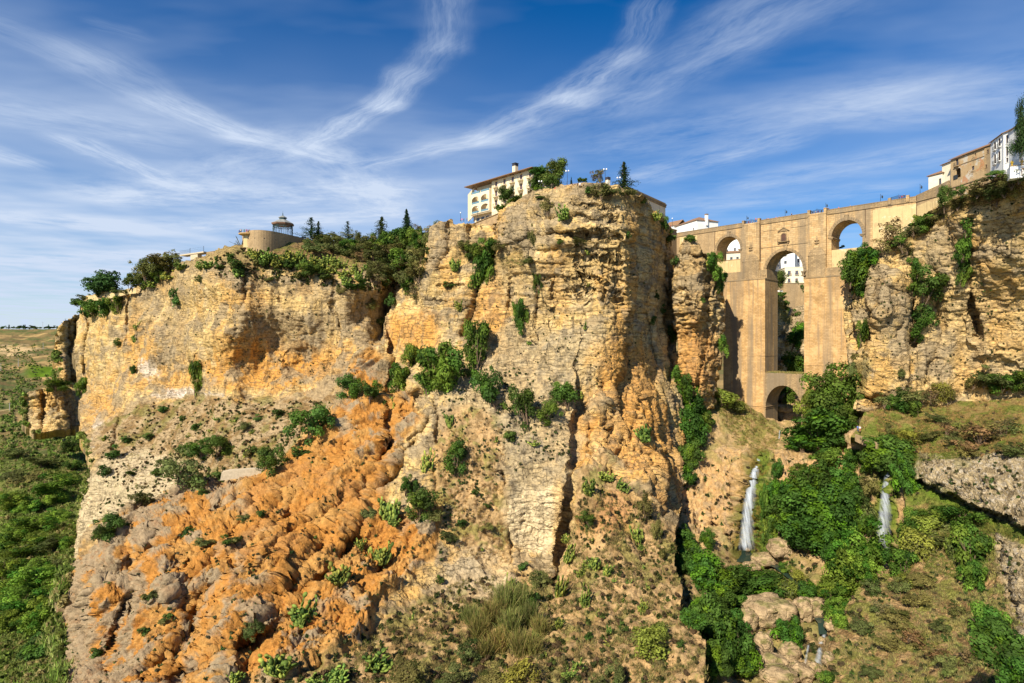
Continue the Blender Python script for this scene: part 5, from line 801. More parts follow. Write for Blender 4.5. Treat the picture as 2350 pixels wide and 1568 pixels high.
# right-hand row above the cliff
def right_row():
    zt = 61
    A, B = P(2131,420,193.8).xy, P(2163,420,189.8).xy; H, r = house('cream_house', 'low cream house with tiled roof at the right end of the bridge road', A, B, 44, 56.4, 7, PALEP, [(3.2,.8,52.4,2.2)], 'hip', 1.7)
    A, B = P(2162,420,190.6).xy, P(2184,420,186.5).xy; house('cream_house', 'taller cream house squeezed beside the old ochre house', A, B, 44, 59.2, 6, PALEP, [], 'hip', 1.4)
    A, B = P(2181.5,420,184).xy, P(2259,420,172).xy; H = Line(A, B); L = H.L; s = H.s_; r = H.root('old_house', 'weathered ochre house with peeling plaster and arched opening above the cliff', 'house')
    X = lambda x: s((3650+x/3.92)*.5737); ZZ = lambda x, y: H.z_((3650+x/3.92)*.5737, (400+y/3.92)*.5737)
    ho = [(X(678), X(720), ZZ(700,1035), ZZ(700,925)), (X(977), X(998), ZZ(988,880), ZZ(988,838)), (X(925), X(968), ZZ(945,1100), ZZ(945,1040))]; ze = ZZ(1000, 790); a0, a1 = X(665), X(762); za, zb, zc = ZZ(700,1225), ZZ(700,1110), ZZ(710,1068)
    m = MB(); m.wall(0, a0-.01, 40, ze, 0, [], .3); m.wall(a1+.01, L, 40, ze, 0, [h for h in ho if h[0] > a1], .35); m.arch_bay(a0+.15, a1-.15, za, zb, zc, zc+.8, a0-.01, a1+.01, 0, .5, 14); m.wall(a0-.01, a1+.01, zc+.8, ze, 0, [h for h in ho if h[0] < a1], .35); m.wall(a0-.01, a1+.01, 40, za, 0, [], .3); m.box(0, L, 3.2, 8, 40, ze); m.box(0, .4, .01, 3.2, 40, ze); m.box(L-.4, L, .01, 3.2, 40, ze); m.box(.4, L-.4, .6, 3.2, za-1, za-.05); m.box(.4, L-.4, .36, 3.2, ze-.2, ze-.01); m.build('wall', OLDP, r)
    for h in ho: window(r, *h, 0, DWOOD, 1, None, .33)
    balcony(r, ho[0][0]-.4, ho[0][1]+.4, ho[0][2]-.02, 0, .6, OLDP); m = MB(); m.box(a0-.5, a0+1.1, -.12, -.02, za-.3, za+1.1); m.build('grille', IRON, r)
    zs = ZZ(1000, 925); zs2 = ZZ(900, 1290); [MB().box(*q).build('string_course', STONED, r) for q in ((X(740), L, -.14, -.004, zs-.1, zs+.12), (0, L, -.2, -.004, zs2-.15, zs2+.15), (0, L, -.12, -.004, zs2-1.0, zs2-.8))]
    rng = random.Random(4)
    for cx, cz, n in ((960,915,20),(930,1140,34),(1090,1090,16)):
        m = MB()
        for k in range(n): x = X(cx)+rng.gauss(0,.75); zz = ZZ(cx, cz)+rng.gauss(0,.5); m.box(x-.22, x+.2, -.03, -.006-.001*k/n, zz-.07, zz+.06)
        m.build('exposed_brick', BRICK, r)
    m = MB(); m.gable(0, L, -.05, 8, ze+.05, 1.8, .5); m.build('roof', TILE, r)
    A2, B2 = P(2259,420,172).xy, P(2273,420,170.4).xy; house('old_house', 'narrow mould stained house between ochre and white houses', A2, B2, 46, 58.9, 7, STONED, [(.7,.5,56.6,1.1),(.3,.4,52.4,.9)], 'gable', 1.5)
    A3, B3 = P(2273,420,170.4).xy, P(2302,420,162.8).xy; H3 = Line(A3, B3); X3 = lambda p: H3.s_(p)-.62
    house('white_house', 'white house with four arched balconied windows above the right cliff', A3, B3, 48.5, 59.6, 7, WHITE, [], 'gable', 1.6, arched=[(X3(2284),1.25,56.4,2.5),(X3(2294.5),1.25,56.4,2.5),(X3(2284),1.25,52.2,3.0),(X3(2294),1.25,52.3,2.9)])
    A4, B4 = P(2302.5,420,161.8).xy, P(2317,420,160).xy; house('white_house', 'slim white house with three stacked windows beside the arched one', A4, B4, 47, 59.3, 7, WHITE, [(.7,.75,55.9,2.4),(.7,.75,52.4,2.6),(.75,.7,50.6,1.3)], 'gable', 1.4)
    A5, B5 = P(2316.5,420,159.5).xy, P(2346,420,153).xy; house('white_house', 'blank white house wall partly behind the tall cypress', A5, B5, 46, 59.0, 7, WHITE, [], 'gable', 1.4)
    G = P(2345, 390, 151); r = thing('garden_terrace', 'small white garden terrace with yellow urns at the right edge', 'terrace', G, -.5); m = MB(); m.box(-2.6, 3, -1, 2, -2.2, 1.0); m.build('wall', WHITE, r); m = MB(); m.box(-2.7, 3.1, -1.1, -.6, 1.0, 1.2); m.build('coping', STONED, r)
    for x in (-2.2, -.2): m = MB(); m.lathe([(.2,1.2),(.28,1.35),(.14,1.5),(.34,1.9),(.36,2.1),(.1,2.5),(.02,2.7)], 8, (x, -.85, 0)); m.build('urn', plain('yellow_ceramic', (.55,.36,.05)), r)
right_row()
# ------------------------------------------------------------------ promenade: lookout wall, deck and bandstand
def build_lookout():
    pts = [(556,262),(561,255),(568,251),(580,249.2),(600,249),(626,252),(650,257),(672,262.5),(700,270),(745,283)]; W = [P(p, 600, d) for p, d in pts]; zt = 48.7; w3 = W[3].copy()
    for _ in range(2): W = [W[0]]+[v for k in range(len(W)-1) for v in (W[k].lerp(W[k+1], .25), W[k].lerp(W[k+1], .75))]+[W[-1]]
    r = thing('lookout_wall', 'long curved rubble wall of the promenade lookout on the left cliff', 'wall', (w3.x, w3.y, 0)); o = w3.copy(); o.z = 0; m = MB(); V = []; q = []
    for k in range(len(W)-1):
        q.append(W[k])
    q.append(W[-1])
    for p in q:
        b = Vector((p.x, p.y, 0)).normalized()*.6; p = Vector((p.x, p.y, 0))-o; V += [p+Vector((0,0,34)), p+Vector((0,0,zt)), p+b+Vector((0,0,zt)), p+b+Vector((0,0,34))]
    m.add(V, [(4*k+i, 4*k+4+i, 4*k+4+(i+1) % 4, 4*k+(i+1) % 4) for k in range(len(q)-1) for i in range(4)]); m.build('wall', RUBBLE, r)
    m = MB()
    for k in range(len(q)-1): m.add([V[4*k+1], V[4*k+5], V[4*k+6], V[4*k+2]]+[Vector(V[4*k+j])+Vector((0,0,.18)) for j in (1,5,6,2)], [(4,5,6,7),(0,1,5,4),(2,3,7,6)])
    m.build('coping', STONED, r); m = MB()
    for k in (6, 10, 14, 18, 22, 26):
        for dz in (-3.4, -9.8): a = Vector(V[4*k]).lerp(Vector(V[4*k+4]), .5); n = Vector((a.x+o.x, a.y+o.y, 0)).normalized(); m.rod(a+Vector((0,0,zt+dz-34))-n*.04, a+Vector((0,0,zt+dz-34))+n*.02, .28, n=6)
    m.build('weep_hole', DARKIN, r)
    fl = MB(); fl.prism([(p.x-o.x, p.y-o.y) for p in (P(560,600,262), P(580,600,251), P(626,600,253), P(672,600,264), P(700,600,271), P(700,600,300), P(560,600,285))], 45, 47.3); fl.build('paving', CONC, r)
    # cantilevered deck
    c = P(567, 600, 252.5); d = thing('viewing_deck', 'round cantilevered viewing deck with railing crowded with visitors', 'deck', (c.x, c.y, 0)); R = 3.5
    m = MB(); m.lathe([(R*.72, 47.0), (R, 47.35), (R, 47.75)], 20); m.build('slab', plain('deck_concrete', (.52,.34,.14)), d); m = MB(); m.lathe([(2.5, 36), (2.5, 47.0)], 12, (.6, 1.0, 0)); m.build('pier', CREAMP, d); m = MB()
    for k in range(24): a = 2*math.pi*k/24; m.rod((R*.97*math.cos(a), R*.97*math.sin(a), 47.75), (R*.97*math.cos(a), R*.97*math.sin(a), 48.9), .025, n=3)
    for k in range(24):
        a, b = 2*math.pi*k/24, 2*math.pi*(k+1)/24
        for h in (48.3, 48.9): m.rod((R*.97*math.cos(a), R*.97*math.sin(a), h), (R*.97*math.cos(b), R*.97*math.sin(b), h), .025, n=3)
    m.build('railing', IRON, d)
    # bandstand
    c = P(649, 540, 266); g = thing('bandstand', 'octagonal iron bandstand with pale tiered roof on the lookout', 'gazebo', (c.x, c.y, 47.3), .2); R = 4.3; n = 8
    for k in range(n):
        a = 2*math.pi*(k+.5)/n; m = MB()
        for da in (-.1, .1): x, y = R*math.cos(a+da), R*math.sin(a+da); m.rod((x,y,0), (x,y,.9), .17, n=6); m.rod((x,y,.9), (x,y,6.6), .11, n=6); m.rod((x,y,5.0), (x,y,5.3), .2, n=6)
        m.build('column', GREENI, g)
    m = MB()
    for k in range(n):
        a, b = 2*math.pi*(k+.5)/n, 2*math.pi*(k+1.5)/n; p = Vector((R*math.cos(a), R*math.sin(a), 0)); q = Vector((R*math.cos(b), R*math.sin(b), 0))
        for i in range(9): u = p.lerp(q, i/8); v = p.lerp(q, min(1, (i+1)/8)); t = .9*abs(2*(i+.5)/8-1)**2; m.rod(u+Vector((0,0,7.0)), v+Vector((0,0,6.0-t*.5)), .05, n=3); m.rod(v+Vector((0,0,7.0)), u+Vector((0,0,6.0-t*.5)), .05, n=3)
        m.rod(p+Vector((0,0,6.1)), q+Vector((0,0,6.1)), .07, n=4); m.rod(p+Vector((0,0,6.95)), q+Vector((0,0,6.95)), .1, n=4)
    m.build('frieze', GREENI, g)
    def oct_(prof): m = MB(); m.lathe(prof, n, (0,0,0), math.pi/8, 2*math.pi+math.pi/8); return m
    oct_([(R+.5, 7.0), (R+.75, 7.45), (R+.75, 7.75)]).build('eave', plain('brown_fascia', (.20,.12,.08)), g); oct_([(R+.8, 7.75), (R-.6, 8.5), (1.9, 9.5), (1.7, 9.6)]).build('roof', ZINC, g)
    oct_([(1.5, 9.6), (1.5, 10.4)]).build('lantern', GREENI, g); oct_([(1.95, 10.4), (1.95, 10.6), (1.2, 11.1), (.2, 11.6)]).build('lantern_roof', ZINC, g); m = MB(); m.lathe([(.12,11.5),(.3,11.9),(.1,12.2),(.2,12.5),(.06,12.8),(.02,13.9)], 8); m.build('finial', GREENI, g)
build_lookout()
def build_small_terrace():
    A, B = P(412,590,296), P(470,585,284); H = Line(A.xy, B.xy); r = H.root('viewing_terrace', 'small concrete terrace with metal railing on the left cliff edge', 'terrace'); z = 45.2
    m = MB(); m.box(0, H.L*.95, 0, 4, z-.7, z-.1); m.box(H.L*.42, H.L*.7, .3, 2.5, z-3.4, z-.7); m.build('slab', CONC, r); m = MB()
    for k in range(18): x = H.L*.42*k/17; m.rod((x,.1,z-.1), (x,.1,z+1.9), .03, n=3)
    for x in (H.L*.42, H.L*.95): m.rod((x,.1,z-.1), (x,.1,z+2.6), .09, n=5)
    for h in (.9, 1.9): m.rod((0,.1,z+h), (H.L*.42,.1,z+h), .03, n=3)
    for h in (.6, 1.3, 2.2): m.rod((H.L*.42,.1,z+h), (H.L*.95,.1,z+h), .025, n=3)
    m.build('railing', IRON, r)
    A, B = P(474,585,276), P(505,585,270); H = Line(A.xy, B.xy); r = H.root('low_wall', 'short stone wall between railed terrace and lookout', 'wall'); m = MB(); m.box(0, H.L, 0, .6, 40, 43.2); m.build('wall', RUBBLE, r); m = MB(); m.box(-.1, H.L+.1, -.1, .7, 43.2, 43.4); m.build('coping', STONED, r)
    pts = [(202,683,332),(232,681,326),(262,675,320),(282,670,316),(292,667,313),(312,665,306)]; W = [P(*p) for p in pts]; r = thing('garden_wall', 'low curved cream wall under the umbrella pine on the far left cliff', 'wall', W[0]); m = MB(); V = []
    for p in W: b = Vector((p.x,p.y,0)).normalized()*.5; V += [p-W[0]+Vector((0,0,-2)), p-W[0]+Vector((0,0,1)), p-W[0]+b+Vector((0,0,1)), p-W[0]+b+Vector((0,0,-2))]
    m.add(V, [(4*k+i, 4*k+4+i, 4*k+4+(i+1) % 4, 4*k+(i+1) % 4) for k in range(len(W)-1) for i in range(4)]); m.build('wall', CREAMP, r)
    c = P(555, 1090, hit(555, 1092) or 190); r = thing('concrete_slab', 'pale concrete slab wall lying on the scree between two shrubs', 'wall', c, .25); m = MB(); m.poly_y([(-5.6,-1.2),(5.4,-.6),(5.4,.9),(3.6,1.6),(-3.4,1.5),(-5.2,1.1)], -.5, 1.6); m.build('slab', CONC, r)
    # path wall by the walkers
    a, b = P(1962,990,171.5), P(2012,1012,164); H = Line(a.xy, b.xy); r = H.root('path_wall', 'stone wall edging the path below the right cliff', 'wall'); za, zb = a.z, b.z; m = MB(); L = H.L; m.add([(0,0,za-3),(L,0,zb-3),(L,.6,zb-3),(0,.6,za-3),(0,0,za-.9),(L,0,zb-.6),(L,.6,zb-.6),(0,.6,za-.9)], [(0,3,2,1),(4,5,6,7),(0,1,5,4),(1,2,6,5),(2,3,7,6),(3,0,4,7)]); m.build('wall', RUBBLE, r)
build_small_terrace()
# ------------------------------------------------------------------ lamps and poles
def lamp_post(p, label, group, h=4.2, kind='lantern'):
    r = thing('street_lamp', label, 'street lamp', p, random.uniform(-.4,.4), group); m = MB(); m.lathe([(.16,0),(.16,.5),(.08,.6),(.06,h*.8),(.04,h)], 6)
    if kind == 'lantern':
        m.rod((0,0,h*.92), (.55,0,h*.97), .04, n=4); m.rod((0,0,h*.7), (.5,0,h*.95), .03, n=4); m.lathe([(.02,h),(.09,h+.12),(.01,h+.4)], 6); m.build('post', IRON, r); m = MB(); m.lathe([(.1,h*.70),(.2,h*.73),(.26,h*.86),(.1,h*.92),(.02,h*.97)], 6, (.55,0,0)); m.build('lantern', IRON, r)
    else:
        two = kind == 'twin'
        if two: m.rod((-.45,0,h-.3), (.45,0,h-.3), .03, n=4)
        m.build('post', IRON, r)
        for x in ((-.45, .45) if two else (0,)): m = MB(); m.lathe([(.02,-.3),(.2,-.22),(.29,0),(.2,.22),(.02,.3)], 8, (x,0,h+.1)); m.build('globe', GLOBE, r, True)
    return r
for px, lab in ((1711,'iron lamp above the left pylon of the bridge'),(1799.6,'iron lamp above the pedimented window of the bridge'),(1893,'iron lamp beside the right pylon railing of the bridge'),(2019,'iron lamp right of the right side arch'),(2110,'iron lamp where the road leaves the bridge')):
    x = S(px); lamp_post(BL.w(x, 1.0, 48.4 if px < 2100 else 49.6), lab, 'lamps along the bridge')
for px, py, d, kd, h, lab in ((1057,508,246,'one',3.6,'globe lamp at the far left end of the hotel terrace'),(1096,498,222,'one',3.6,'globe lamp in front of the hotel loggia arches'),(1240,443,201,'twin',4,'twin globe lamp left of the big tree'),(1302,428,196,'twin',5.2,'twin globe lamp right of the big tree beside the hotel'),(1389,426,196,'twin',5.5,'globe lamp behind the round brown tree'),(1420,433,194,'twin',3.6,'twin globe lamp in front of the dark fir'),(1543,521,262,'one',3.8,'globe lamp on the railed terrace left of the white house')): lamp_post(P(px, py, d), lab, 'globe lamps on the cliff top', h, kd)
def utility_pole(p, h, label, lattice=False):
    r = thing('utility_pole', label, 'utility pole', p, .3, 'poles in the far valley'); m = MB(); m.rod((0,0,-1), (0,0,h), .5 if not lattice else .4, .25, n=5); m.build('post', plain('pale_pole', (.45,.42,.38)), r); m = MB(); m.rod((-h*.12,0,h*.93), (h*.12,0,h*.93), .25, n=4)
    if lattice: m.rod((-h*.09,0,h*.7), (h*.09,0,h*.7), .25, n=4); m.rod((-h*.08,0,0), (0,0,h), .3, n=4); m.rod((h*.08,0,0), (0,0,h), .3, n=4)
    m.build('crossarm', IRON, r)
for px, py, d, h, lab, lt in ((98,752,2190,22,'utility pole with crossarm on the far skyline',False),(150,748,2190,28,'lattice pylon on the far skyline beside the cliff',True),(42,840,1000,13,'pale pole beside the green field',False),(99,800,1350,14,'pale pole among trees above the green field',False),(22,950,620,12,'pale pole below the dirt track',False),(2,850,950,12,'pole at the far left picture edge',False)): utility_pole(P(px, py, d), h, lab, lt)
# railed terrace with visitors left of the white house
H = Line(P(1526,540,254).xy, P(1553,540,262).xy); r = H.root('viewing_terrace', 'railed terrace on a dark wall left of the bridge end', 'terrace'); m = MB(); m.wall(0, H.L, 38, 51.0, 0, [(1.2,2.2,46.5,48.6),(3.6,4.6,46,48.2)], .5); m.shell(0, H.L, 0, 6, 38, 51); m.box(.5, 5.5, .45, .5, 45, 49); m.build('wall', STONED, r); m = MB(); m.box(-.2, H.L+.2, -.4, 6, 51.01, 51.3); m.build('slab', CONC, r); m = MB(); [m.rod((k*.4,-.3,51.3), (k*.4,-.3,52.5), .025, n=3) for k in range(int(H.L/.4))]; m.rod((0,-.3,52.5), (H.L,-.3,52.5), .03, n=4); m.build('railing', IRON, r); TERR = H
# ================================================================== PLANTS
def leaf_mat(name, tr=.38, rough=.65):
    m, g, b = mat_new(name); a = g.node('ShaderNodeAttribute'); a.attribute_name = 'Col'; oi = g.node('ShaderNodeObjectInfo').outputs['Random']
    v = g.rng(oi, 0, 1, .78, 1.22); c = g.mix(1.0, a.outputs[0], g.comb(g.math('MULTIPLY', v, g.rng(g.math('FRACT', g.math('MULTIPLY', oi, 7.3)), 0, 1, .85, 1.25)), v, v), 'MULTIPLY')
    g.put(b.inputs['Base Color'], c); b.inputs['Roughness'].default_value = rough; t = g.node('ShaderNodeBsdfTranslucent'); g.put(t.inputs[0], c); mx = g.node('ShaderNodeMixShader'); mx.inputs[0].default_value = tr
    g.l.new(b.outputs[0], mx.inputs[1]); g.l.new(t.outputs[0], mx.inputs[2]); g.l.new(mx.outputs[0], g.n['Material Output'].inputs[0]); return m
LEAF = leaf_mat('leaf'); BARK = plain('bark', (.16,.11,.07), .95, .3, 4); BARKP = plain('pale_bark', (.34,.28,.21), .95, .3, 4)
def unit(rng, n): v = rng.normal(size=(n,3)); return v/np.linalg.norm(v, axis=1, keepdims=True)
def quads(C, Nn, size, rng, asp=1.7, fold=.25):
    """one bent leaf (two triangles) at each centre"""
    n = len(C); t = np.cross(Nn, unit(rng, n)); t /= np.linalg.norm(t, axis=1, keepdims=True)+1e-9; b = np.cross(Nn, t); s = np.asarray(size).reshape(-1,1)
    V = np.stack([C-t*s*asp*.5, C+b*s*.5+Nn*s*fold*.3, C+t*s*asp*.5-Nn*s*fold, C-b*s*.5+Nn*s*fold*.3], 1).reshape(-1,3); F = np.arange(4*n).reshape(-1,4); return V, F
def cloud(seed, lobes, leaves, size, col, var=.35, shape=(1,1,1), lob=(.28,.46), rin=.35, rout=.72, up=.25, flat=1.0, alt=None, altp=.0):
    rng = np.random.default_rng(seed); c = unit(rng, lobes)*rng.uniform(rin, rout, (lobes,1)); c[:,2] += up*.3*rng.random(lobes); r = rng.uniform(*lob, lobes); c[0] = 0; r[0] = .42; c = c*(1+.45*rng.normal(size=(1,3))*np.sign(c)*rng.random((lobes,1)))
    pick = rng.choice(lobes, leaves, p=(r**2)/np.sum(r**2)); d = unit(rng, leaves); d[:,2] = np.abs(d[:,2])*np.where(rng.random(leaves) < .72, 1, -1); rad = rng.uniform(.55, 1.05, leaves)+(rng.random(leaves) < .06)*rng.uniform(0, .45, leaves)
    C = c[pick]+d*(r[pick]*rad)[:,None]*np.array((1,1,flat)); N = d+.55*unit(rng, leaves)+np.array((0,0,.25)); N /= np.linalg.norm(N, axis=1, keepdims=True)
    V, F = quads(C, N, size*rng.uniform(.6, 1.35, leaves), rng); lc = rng.uniform(1-var, 1+var, lobes)[pick]*rng.uniform(1-var*.6, 1+var*.6, leaves); K = np.array(col)[None]*lc[:,None]
    if alt is not None: m = rng.random(lobes)[pick] < altp; K[m] = np.array(alt)*lc[m][:,None]
    V = V/np.percentile(np.abs(V), 97.5, axis=0)*np.array(shape); return V, F, np.repeat(K, 4, 0)
def reeds(seed, n, col, spread=.5, w=.018, lean=.35, tip=None):
    rng = np.random.default_rng(seed); b = rng.normal(size=(n,3))*spread*.5; b[:,2] = -1+rng.random(n)*.25; h = rng.uniform(.7, 1.9, n); d = rng.normal(size=(n,3))*lean; d[:,2] = 1; d /= np.linalg.norm(d, axis=1, keepdims=True)
    e = b+d*h[:,None]; dr = d.copy(); dr[:,2] -= .5; e2 = e+dr*.25*h[:,None]; s = np.cross(d, unit(rng, n)); s /= np.linalg.norm(s, axis=1, keepdims=True); s = s*w
    V = np.stack([b-s, b+s, e+s*.9, e-s*.9, e2], 1).reshape(-1,3); o = np.arange(n)*5; F4 = np.stack([o, o+1, o+2, o+3], 1); F3 = np.stack([o+3, o+2, o+4], 1)
    K = np.array(col)[None]*rng.uniform(.6, 1.4, (n,1)); 
    if tip is not None: m = rng.random(n) < .35; K[m] = np.array(tip)
    return np.clip(V, -1.3, 1.6), [F4, F3], np.repeat(K, 5, 0)
def pads(seed, n, size, col=(.30,.37,.07), alt=(.11,.18,.035)):
    """prickly pear: thick oval pads growing on one another"""
    rng = np.random.default_rng(seed); V = []; F4 = []; F6 = []; K = []; P0 = []
    for i in range(n):
        if i < n*.3 or not P0:
            if not P0: RT = [np.array([0,0,-.9])]
            p = RT[rng.integers(len(RT))]+np.array([rng.normal()*size*.9, rng.normal()*size*.7, rng.normal()*size*.25]); p = np.clip(p, -.85, .85)-np.array([0,0,.0]); p[2] = min(p[2], -.75); RT.append(p); d = np.array([rng.normal()*.5, rng.normal()*.5, 1.])
        else:
            q, dq, sq = P0[rng.integers(len(P0))]; p = q+dq*sq*.95; d = dq*.7+unit(rng, 1)[0]*.75+np.array((0,0,.45))
        d = d/np.linalg.norm(d); s = size*rng.uniform(.7,1.25); u = np.cross(d, unit(rng, 1)[0]); u /= np.linalg.norm(u); w = np.cross(d, u)
        if np.abs(p+d*s*2)[0] < 1.05 and (p+d*s)[2] < 1.1: P0.append((p, d*2, s))
        c = p+d*s; th = .16*s; a = np.arange(7)*2*np.pi/7; ring = c+np.outer(np.cos(a)*s, d)+np.outer(np.sin(a)*s*.72, u); o = len(V)*0+sum(len(v) for v in V)
        V.append(np.concatenate([ring*1+w*th, ring-w*th])); F6.append(np.stack([np.arange(7)+o, np.arange(7)[::-1]+o+7])); j = (np.arange(7)+1) % 7; F4.append(np.stack([np.arange(7)+o, np.arange(7)+o+7, j+o+7, j+o], 1))
        k = np.array(col if rng.random() < .62 else alt)*rng.uniform(.7,1.35); K.append(np.repeat(k[None], 14, 0))
    return np.concatenate(V), [np.concatenate(F4), np.concatenate(F6)], np.concatenate(K)
def fir(seed, n=26, col=(.035,.075,.035), droop=.15, taper=1.0, irregular=.2, gap=0, asp=3.2):
    rng = np.random.default_rng(seed); C = []; N = []; S = []; 
    for k in range(n):
        t = (k+.3)/n; z = -.92+1.88*t; L = (1-t)**taper*(1+irregular*rng.normal()*.6)+.05; nb = 6+int(7*(1-t))
        for j in range(nb):
            a = rng.random()*2*np.pi; l = L*rng.uniform(.7,1.1)
            if rng.random() < gap: continue
            for i in range(int(5+9*l)):
                u = (i+.5)/(5+9*l); r = u*l; zz = z-droop*r*r+.05*rng.normal(); C.append((r*math.cos(a)+.035*rng.normal(), r*math.sin(a)+.035*rng.normal(), zz)); N.append((.35*rng.normal(), .35*rng.normal(), 1)); S.append(.085*(1.15-.5*u))
    C = np.array(C); N = np.array(N); N /= np.linalg.norm(N, axis=1, keepdims=True); V, F = quads(C, N, np.array(S), rng, 2.0, .5); K = np.array(col)[None]*rng.uniform(.55, 1.5, (len(C),1)); return V, F, np.repeat(K, 4, 0)
def stems(seed, n=6, r=.035, spread=.55, top=.3, zb=-1.15):
    rng = random.Random(seed); m = MB()
    for k in range(n):
        a = 2*math.pi*k/n+rng.random(); e = Vector((spread*math.cos(a)*rng.uniform(.5,1), spread*math.sin(a)*rng.uniform(.5,1), top+rng.uniform(-.3,.3))); mid = e*.45+Vector((rng.uniform(-.08,.08), rng.uniform(-.08,.08), zb*.45)); m.rod((0,0,zb), mid, r, r*.7, 5); m.rod(mid, e, r*.7, r*.25, 5)
        for _ in range(2): f = e*.8+Vector((rng.uniform(-.35,.35), rng.uniform(-.35,.35), rng.uniform(0,.35))); m.rod(mid.lerp(e,.4), f, r*.4, r*.12, 4)
    return m
def trunk(seed, r=.06, zb=-1.6, zt=.2, limbs=7):
    rng = random.Random(seed); m = MB(); p = Vector((0,0,zb)); pts = [p]
    for k in range(4): p = p+Vector((rng.uniform(-.06,.06), rng.uniform(-.06,.06), (zt-zb)/4)); pts.append(p)
    for k in range(4): m.rod(pts[k], pts[k+1], r*(1-.17*k), r*(1-.17*(k+1)), 7)
    for k in range(limbs): a = 2*math.pi*k/limbs+rng.random(); b = pts[2].lerp(pts[4], rng.random()); e = b+Vector((math.cos(a)*.55, math.sin(a)*.55, rng.uniform(.15,.6))); m.rod(b, e, r*.45, r*.12, 5); m.rod(b.lerp(e,.5), e+Vector((rng.uniform(-.3,.3), rng.uniform(-.3,.3), .2)), r*.25, r*.08, 4)
    return m
def mb_mesh(m, name, mat): me = bpy.data.meshes.new(name); me.from_pydata(m.V, [], m.F); me.update(); me.materials.append(mat); return me
DG, BG, IV, OL, BR_, YG = (.068,.125,.022), (.125,.205,.026), (.062,.135,.020), (.16,.17,.05), (.22,.16,.07), (.25,.28,.045)
PROTO = {}
def proto(kind, variants, stem): PROTO[kind] = ([mesh_np('foliage', *v, LEAF, c, False, None, False) if False else mesh_np('foliage', v[0], v[1], LEAF, v[2], False, None, False) for v in variants], stem)
ST = [mb_mesh(stems(k), 'stem', BARK) for k in range(3)]; TR = [mb_mesh(trunk(k), 'trunk', BARKP if k == 1 else BARK) for k in range(3)]; TRL = mb_mesh(trunk(5, .035, -1.05, .9, 0), 'trunk', BARK)
proto('bush', [cloud(k, 20, 3200, .075, DG, .4, lob=(.16,.42), rout=.9, alt=(.085,.145,.018), altp=.35) for k in range(3)], ST); proto('smallbush', [cloud(10+k, 12, 700, .15, DG, alt=OL, altp=.2) for k in range(3)], ST)
proto('shrub', [cloud(20+k, 20, 2900, .08, BG, .4, lob=(.16,.42), rout=.9, alt=(.05,.11,.014), altp=.35) for k in range(3)], ST); proto('ivy', [cloud(30+k, 40, 5200, .068, IV, .45, lob=(.2,.34), rout=.8, alt=(.10,.20,.014), altp=.35) for k in range(3)], ST)
proto('bright', [cloud(40+k, 40, 5200, .066, (.16,.26,.03), .4, lob=(.2,.34), rout=.8, alt=(.05,.13,.012), altp=.3) for k in range(2)], ST); proto('olive', [cloud(50+k, 22, 1900, .07, OL, .4, rout=.85, lob=(.16,.34), alt=(.10,.13,.03), altp=.35) for k in range(3)], ST)
proto('brown', [cloud(60+k, 22, 1100, .075, BR_, .4, rout=.85, lob=(.16,.34), alt=OL, altp=.35) for k in range(2)], ST); proto('yellow', [cloud(70+k, 22, 2200, .075, YG, .4, alt=OL, altp=.3) for k in range(2)], ST)
proto('cactus', [pads(80+k, 190, .125) for k in range(4)], None); proto('smallcactus', [pads(90+k, 34, .22) for k in range(3)], None)
proto('tree', [cloud(100+k, 34, 5200, .060, (.075,.13,.022), .4, rout=.82, lob=(.2,.36), alt=(.10,.14,.03), altp=.3) for k in range(3)], TR); proto('riverside', [cloud(110+k, 46, 6500, .055, (.12,.19,.024), .45, rout=.85, lob=(.16,.30), alt=(.14,.20,.03), altp=.3) for k in range(2)], TR)
proto('pine', [cloud(120, 24, 3600, .075, (.035,.085,.020), .4, flat=.7, up=.6)], TR); proto('cypress', [cloud(125, 40, 5200, .05, (.035,.075,.018), .45, rin=.1, rout=.8)], TR)
proto('fir', [fir(130), fir(131, 22, (.05,.095,.03), .1, .9, .5, .15)], [TRL]); proto('cedar', [fir(135, 12, (.04,.085,.025), -.05, .55, .9, .2), fir(136, 20, (.055,.095,.03), .12, .85, .8, .2)], [TRL])
proto('reed', [reeds(140+k, 700, (.19,.20,.05), .75, .02, .42, (.28,.23,.08)) for k in range(2)], None); proto('agave', [reeds(150, 22, (.10,.13,.09), .15, .06, 1.0)], None)
NAMES = dict(bush='bush', smallbush='bush', shrub='shrub', ivy='ivy_thicket', bright='thicket', olive='shrub', brown='dry_shrub', yellow='shrub', cactus='prickly_pear', smallcactus='prickly_pear', tree='tree', riverside='tree', pine='pine_tree', cypress='cypress_tree', fir='fir_tree', cedar='cedar_tree', reed='reed_clump', agave='agave')
DESC = dict(bush='dense dark green bush', smallbush='little dark bush', shrub='leafy green shrub', ivy='deep green leafy thicket', bright='bright green leafy thicket', olive='sparse olive shrub', brown='dry brownish shrub', yellow='yellow green shrub', cactus='big prickly pear cactus', smallcactus='small prickly pear cactus', tree='leafy tree', riverside='tall airy green tree', pine='round crowned umbrella pine', cypress='tall narrow cypress', fir='dark pointed fir', cedar='ragged cedar', reed='tawny reed clump', agave='spiky grey agave')
PL = []; _cnt = {}
